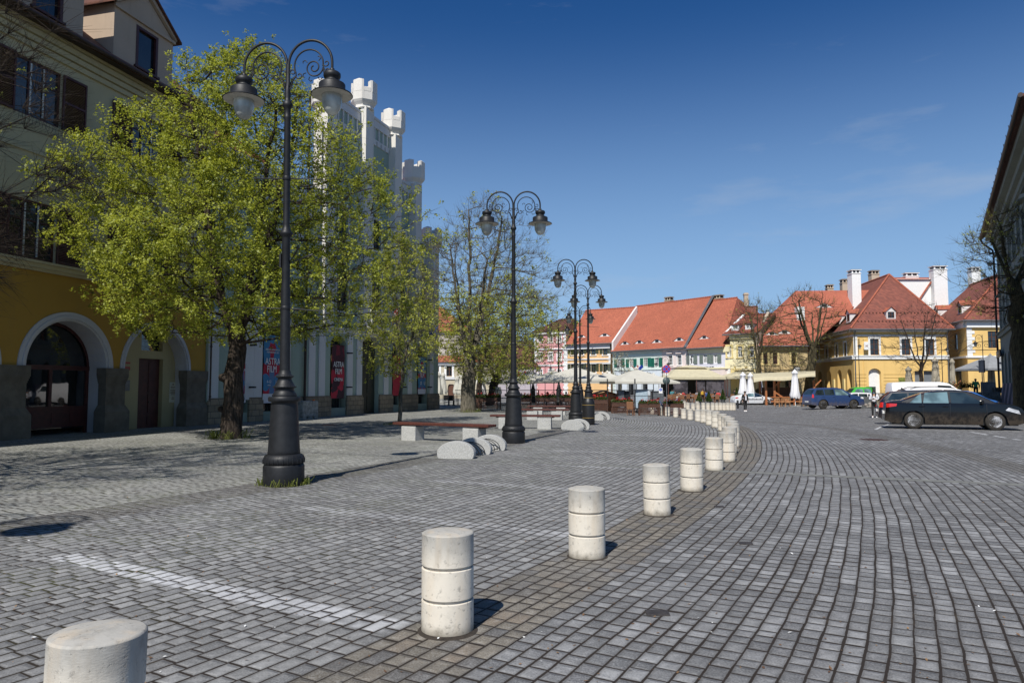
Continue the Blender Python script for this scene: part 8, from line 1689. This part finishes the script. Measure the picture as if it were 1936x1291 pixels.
# raised terrace at the right with retaining wall
def right_terrace():
    Y = 57; x0, x1 = (1755-968)/FPX*Y, (1889-968)/FPX*Y; z1 = zat(1800, 741, Y)
    t = thing('retaining_wall', 'patched stone retaining wall topped with old brick behind the black saloon', 'wall', (x0, Y, -.5)); L_ = x1-x0; q = MB(); q.box(0, L_, 0, .5, 0, z1+.5-.5); q.build('stone_face', M['rubble'], t); q = MB(); q.box(-.05, L_*.62, -.05, .55, z1+.002, z1+.42); q.build('brick_top', M['brick'], t); q = MB(); q.box(L_*.62+.01, L_, -.02, .52, z1+.002, z1+.5); q.build('rendered_top', M['concrete'], t)
    q = MB(); q.box(x0, x1+6, Y+.5, Y+16, -.4, .72); o = q.build('terrace_floor', M['slab']); tag(o, 'raised paved terrace behind the retaining wall', kind='structure')
    def onT(px, yy): return Vector(((px-968)/FPX*yy, yy, .72))
    person('man in a green and white striped jersey standing on the raised terrace', onT(1843, 60)+Vector((0, 0, -.05)), R(160), cl('green_jersey', (.08, .42, .15)), BLK, 'stand', 1.0, (.05, .05, .05), (.10, .05, .03), 'down')
    q = MB(); 
    o = parasol(1872, 62, 3.6, 0, 0, M['canvasg'], 'open grey umbrella with a crest and lettering at the right terrace', R(8), 'grey terrace umbrella') if False else None
    p = GX(1874, 75); p.z = .72; t = thing('parasol', 'open grey umbrella with a dark crest at the right terrace', 'parasol', p, R(6)); zt_, ze = zat(1876, 671, 75)-.72, zat(1860, 696, 72.6)-.72; q = MB(); w = 2.4
    A = [(-w, -w, ze), (w, -w, ze), (w, w, ze), (-w, w, ze), (0, 0, zt_)]; q.add(A, [(0, 1, 4), (1, 2, 4), (2, 3, 4), (3, 0, 4)]); [q.quad(A[a_], A[b_], (A[b_][0], A[b_][1], ze-.2), (A[a_][0], A[a_][1], ze-.2)) for a_, b_ in ((0, 1), (1, 2), (2, 3), (3, 0))]; q.build('canopy', M['canvasg'], t)
    q = MB(); sl = (zt_-ze)/w; pts = [(.45*math.cos(a)*(1+.25*math.sin(5*a)), .28*math.sin(a)*(1+.3*math.cos(3*a))) for a in [6.28*k/24 for k in range(24)]]; q.add([(x, -w+.75+y, ze+(.75+y)*sl+.015) for x, y in pts], [tuple(range(24))]); q.build('crest', M['black'], t)
    q = MB(); [q.box(-1.3+k*.2, -1.3+k*.2+.12, -w-.015, -w-.002, ze-.16, ze-.05) for k in range(14)]; q.build('valance_letters', M['black'], t)
    q = MB(); q.tube([(0, 0, 0), (0, 0, zt_)], .04, 8); q.build('pole', M['black'], t)
    q = MB(); a, b_ = onT(1853, 61), onT(1880, 61); n = 24
    vs = []
    for i in range(n+1): s = i/n; x = a.x+(b_.x-a.x)*s; vs += [(x, 61+.06*math.sin(i*1.9), .72+.1), (x, 61+.03*math.sin(i*1.9), .72+1.35+.05*math.sin(i*.8))]
    q.add(vs, [(2*i, 2*i+2, 2*i+3, 2*i+1) for i in range(n)], 0, True); q.tube([(a.x, 61, 2.05), (b_.x, 61, 2.05)], .03, 6); q.tube([(a.x, 61, .72), (a.x, 61, 2.05)], .03, 6); q.tube([(b_.x, 61, .72), (b_.x, 61, 2.05)], .03, 6); tag(q.build('cloth_windbreak', M['canvasg']), 'grey cloth windbreak right of the man in green', 'windbreak')
    for i, px in enumerate((1882, 1888)): 
        o = dup(seen_['dark'], onT(px, 59.5+i), R(40+i*90), ['dark terrace chair beside the grey windbreak', 'dark terrace chair next to the drainpipe of the dark house'][i], 'dark chairs on the raised terrace')
    # flowers and shrubs along the parapet
    rg = np.random.RandomState(4)
    for nm, lab, mt, px0, px1, n in (('shrub_row', 'low green and orange shrubs along the terrace parapet', M['leafd'], 1765, 1838, 900), ('shrub_row', 'dry reddish shrubs under the slim parasol', plain('dry_leaves', (.30, .10, .04), .8), 1790, 1822, 300)):
        xa, xb = (px0-968)/FPX*57.6, (px1-968)/FPX*57.6; c_ = np.stack([rg.uniform(xa, xb, n), 57.6+rg.normal(0, .15, n), z1+.35+np.abs(rg.normal(0, .2, n))], 1); nr = rg.normal(0, 1, (n, 3)); nr /= np.linalg.norm(nr, axis=1)[:, None]; t1_ = np.cross(nr, rg.normal(0, 1, (n, 3))); t1_ /= np.linalg.norm(t1_, axis=1)[:, None]; t2_ = np.cross(nr, t1_); s_ = .07
        v = np.stack([c_-t1_*s_, c_-t2_*s_*.6, c_+t1_*s_, c_+t2_*s_*.6], 1).reshape(-1, 3); o = bpy.data.objects.new(nm, rawmesh(nm, v, np.arange(n*4).reshape(-1, 4), mt)); link(o); tag(o, lab, 'shrubs', kind='stuff')
    p = GX(1691, 79); person('man in a black T-shirt and grey cap leaning over behind the white van', p+Vector((0, 0, .25)), R(70), BLK, BLK, 'stand', 1.0, (.05, .05, .05), (.3, .3, .3), 'reach', cap=cl('grey_cap', (.25, .25, .27)), lean=.35)
    q = MB(); p = GX(1704, 84); za, zb_ = zat(1704, 725, 84), zat(1704, 713.5, 84); q.bbox(p.x-.37, p.x+.37, p.y, p.y+.06, za, zb_, .01); q.tube([(p.x-.3, p.y+.03, p.z), (p.x-.3, p.y+.03, za)], .025, 6); q.tube([(p.x+.3, p.y+.03, p.z), (p.x+.3, p.y+.03, za)], .025, 6); tag(q.build('notice_board', plain('olive_board', (.20, .22, .04), .6, 0, .8, 4)), 'olive notice board on the corner house terrace', 'notice board')
    # rubble and plants heap behind the cars
    mb = MB(); rr = random.Random(9); p = GX(1668, 60)
    for k in range(60):
        x, y, r_ = p.x+rr.uniform(-1.3, 1.3), p.y+rr.uniform(-.5, .5), rr.uniform(.10, .24); z = terrain(x, y)+rr.uniform(0, 1.25)*(1-abs(x-p.x)/1.7)
        mb.lathe([(0, -r_*.7), (r_*.8, -r_*.5), (r_, 0), (r_*.7, r_*.6), (0, r_*.7)], (x, y, z), 6, smooth=False, ph=rr.uniform(0, 3), sy=rr.uniform(.6, 1.2))
    tag(mb.build('stone_heap', M['rubble']), 'low rubble stone heap with planting behind the masked woman', 'rubble', kind='stuff')
right_terrace()
# ---------------------------------------------------------------- road signs
def disc(mb, x, z, r, y, mi, n=32): mb.add([(x+r*math.cos(6.2832*k/n), y, z+r*math.sin(6.2832*k/n)) for k in range(n)], [tuple(range(n))], mi)
p = GX(1260, 50); t = thing('road_sign', 'round no-stopping sign, blue with a red cross, above the grey back of a second disc', 'road sign', p)
q = MB(); q.tube([(0, .05, 0), (0, .05, zat(1260, 690, 50)-p.z)], .03, 8); q.build('pole', M['gutter'], t)
z_ = zat(1260, 697.5, 50)-p.z; q = MB(); disc(q, 0, z_, .285, -.004, 0); disc(q, 0, z_, .235, -.008, 1); q.lathe([(.0, 0), (.288, 0), (.288, .012), (0, .012)], (0, 0, 0), 32) if False else None
for a in (45, -45): c_, s_ = math.cos(R(a))*.23, math.sin(R(a))*.23; nx_, nz_ = -math.sin(R(a))*.032, math.cos(R(a))*.032; q.add([(-c_-nx_, -.012, z_-s_-nz_), (c_-nx_, -.012, z_+s_-nz_), (c_+nx_, -.012, z_+s_+nz_), (-c_+nx_, -.012, z_-s_+nz_)], [(0, 1, 2, 3)], 0)
q.build('sign_face', [plain('sign_red', (.50, .02, .02), .4), plain('sign_blue', (.03, .10, .48), .4)], t)
q = MB(); q.M = Matrix.Translation((0, .012, z_)) @ Matrix.Rotation(R(90), 4, 'X'); q.lathe([(0, 0), (.287, 0), (.287, .012), (0, .012)], n=32); q.build('sign_back', M['gutter'], t)
z2_ = zat(1260, 720, 50)-p.z; q = MB(); q.M = Matrix.Translation((0, .10, z2_)) @ Matrix.Rotation(R(90), 4, 'X'); q.lathe([(0, 0), (.26, 0), (.26, .014), (0, .014)], n=32); q.build('second_disc', plain('dark_sign_back', (.06, .09, .09), .5), t)
q = MB(); zz = zat(1260, 707, 50)-p.z; q.box(-.11, .11, 0, .02, zz-.09, zz+.09); q.box(-.02, .02, -.006, -.001, zz-.06, zz+.06, 1); q.box(-.06, .06, -.006, -.001, zz-.03, zz-.015, 1); q.build('additional_plate', [M['white'], M['black']], t)
p = GX(1248.5, 55); t = thing('parking_sign', 'small white sign with a blue wheelchair roundel behind the flower box', 'road sign', p); zz = zat(1248, 737, 55)-p.z; q = MB(); q.box(-.14, .14, 0, .02, zz-.26, zz+.16); disc(q, 0, zz+.02, .11, -.005, 1); q.box(-.015, .015, -.009, -.006, zz-.02, zz+.08, 0); q.box(-.015, .05, -.009, -.006, zz-.03, zz-.0, 0); q.build('sign_face', [M['white'], bpy.data.materials['sign_blue']], t); q = MB(); q.tube([(0, .04, 0), (0, .04, zz+.16)], .025, 6); q.build('pole', M['gutter'], t)
p = GX(1856, 54); q = MB(); q.tube([(p.x, p.y, p.z), (p.x, p.y, zat(1856, 680, 54))], .035, 8); q.bbox(p.x-.06, p.x+.06, p.y-.3, p.y+.3, zat(1856, 704, 54), zat(1856, 681, 54), .01); tag(q.build('road_sign', M['gutter']), 'road sign seen edge-on before the grey umbrella', 'road sign')
q = MB(); p = GX(1378.5, 68); q.lathe([(.10, 0), (.10, .75), (.08, .8), (0, .82)], (p.x+.9, p.y+.5, p.z), 12); tag(q.build('short_post', M['black']), 'short dark post behind the far bollard row', 'post')
# small lantern posts
def small_lamp(px, Y, yt, label, arms=2, rz=0.0, group='small lantern posts in front of the houses', arm=.75):
    p = GX(px, Y); H = zat(px, yt, Y)-p.z; t = thing('lantern_post', label, 'street lamp', p, rz, group); q = MB(); q.lathe([(.12, 0), (.13, .3), (.08, .5), (.06, .7), (.045, 1.0), (.035, H-.1), (0, H)], n=10); q.build('post', M['black'], t)
    for s in ((-1, 1) if arms == 2 else (-1,)):
        q = MB(); q.tube([(0, 0, H-.5)]+[(s*(arm/2-arm/2*math.cos(a)), 0, H-.5+.45*math.sin(a)) for a in [math.pi*k/10 for k in range(1, 11)]]+[(s*arm, 0, H-.7)], .022, 5); q.tube([(s*(arm*.5+.18*(1-k/16)*math.cos(k*.6)), 0, H-.45+.18*(1-k/16)*math.sin(k*.6)) for k in range(14)], .012, 4); am = q.build('arm', M['black'], t)
        q = MB(); q.lathe([(.03, .32), (.08, .28), (.10, .22), (.27, .10), (.24, .08)], (s*arm, 0, H-1.02), 12); q.build('lantern_hood', M['black'], am); q = MB(); q.lathe([(.13, .1), (.15, 0), (.08, -.22), (0, -.26)], (s*arm, 0, H-1.02), 12); q.build('lantern_glass', M['bulb'], am)
    return t
small_lamp(1030.5, 96, 683, 'twin-lantern post in front of the pink house'); small_lamp(1097, 96, 683, 'twin-lantern post before the apricot house'); small_lamp(1175, 92, 680, 'single lantern before the first green-shuttered window', 1, R(40)); small_lamp(1252, 86, 674, 'twin-lantern post at the seam of the mint and pink fronts', 2)
small_lamp(1859, 72, 632, 'single-arm lantern before the quoined yellow corner', 1, R(-10), arm=.65); small_lamp(1781, 80, 645, 'single-arm lantern at the right end of the corner house', 1, R(170), arm=.6); small_lamp(1466, 95, 690, 'lantern post before the peeling house', 1, 0)
small_lamp(1624, 84, 640, 'slim post with a dark foot at the corner of the yellow house', 1, R(90), arm=.3)
# little flags on a stand over the parasol
t = thing('flag_cluster', 'cluster of small national flags above the cream parasol', 'flags', GX(1203, 100)); zb_ = zat(1203, 699, 100)-t.location.z; q = MB()
for k, mt in enumerate((0, 1, 2, 0, 1, 2)): a = (k-2.5)*.35; q.add([(math.sin(a)*.2, 0, zb_+.1), (math.sin(a)*1.0, 0, zb_+.75), (math.sin(a)*1.0+.25, .05, zb_+.35), (math.sin(a)*.4+.2, .05, zb_-.1)], [(0, 1, 2, 3)], mt)
q.tube([(0, .05, 0), (0, .05, zb_+.3)], .03, 6, 1); q.build('flags', [bpy.data.materials['flag_red'], M['canvasw'], bpy.data.materials['flag_blue']], t)
# budding shrub beyond the pergola
tree('budding_shrub', 'pale budding shrub behind the pergola awning', GX(1490, 92), 1.2, [(1.0, .6), (2.2, 1.9), (4.0, 2.1), (5.2, .6)], 160, 3500, .08, plain('olive_buds', (.30, .24, .07), .8, 0, .3) , M['barkm'], 91, .1, twigs=900, twl=.6, tip=.008)
tree('budding_shrub', 'small blossoming tree before the first green-shuttered window', GX(1173, 93), 2.4, [(2.2, .6), (3.4, 1.5), (5.0, 1.3), (5.8, .3)], 120, 1600, .09, plain('pale_buds', (.42, .38, .25), .8, 0, .3), M['barkm'], 97, .07, twigs=500, twl=.6, tip=.008)
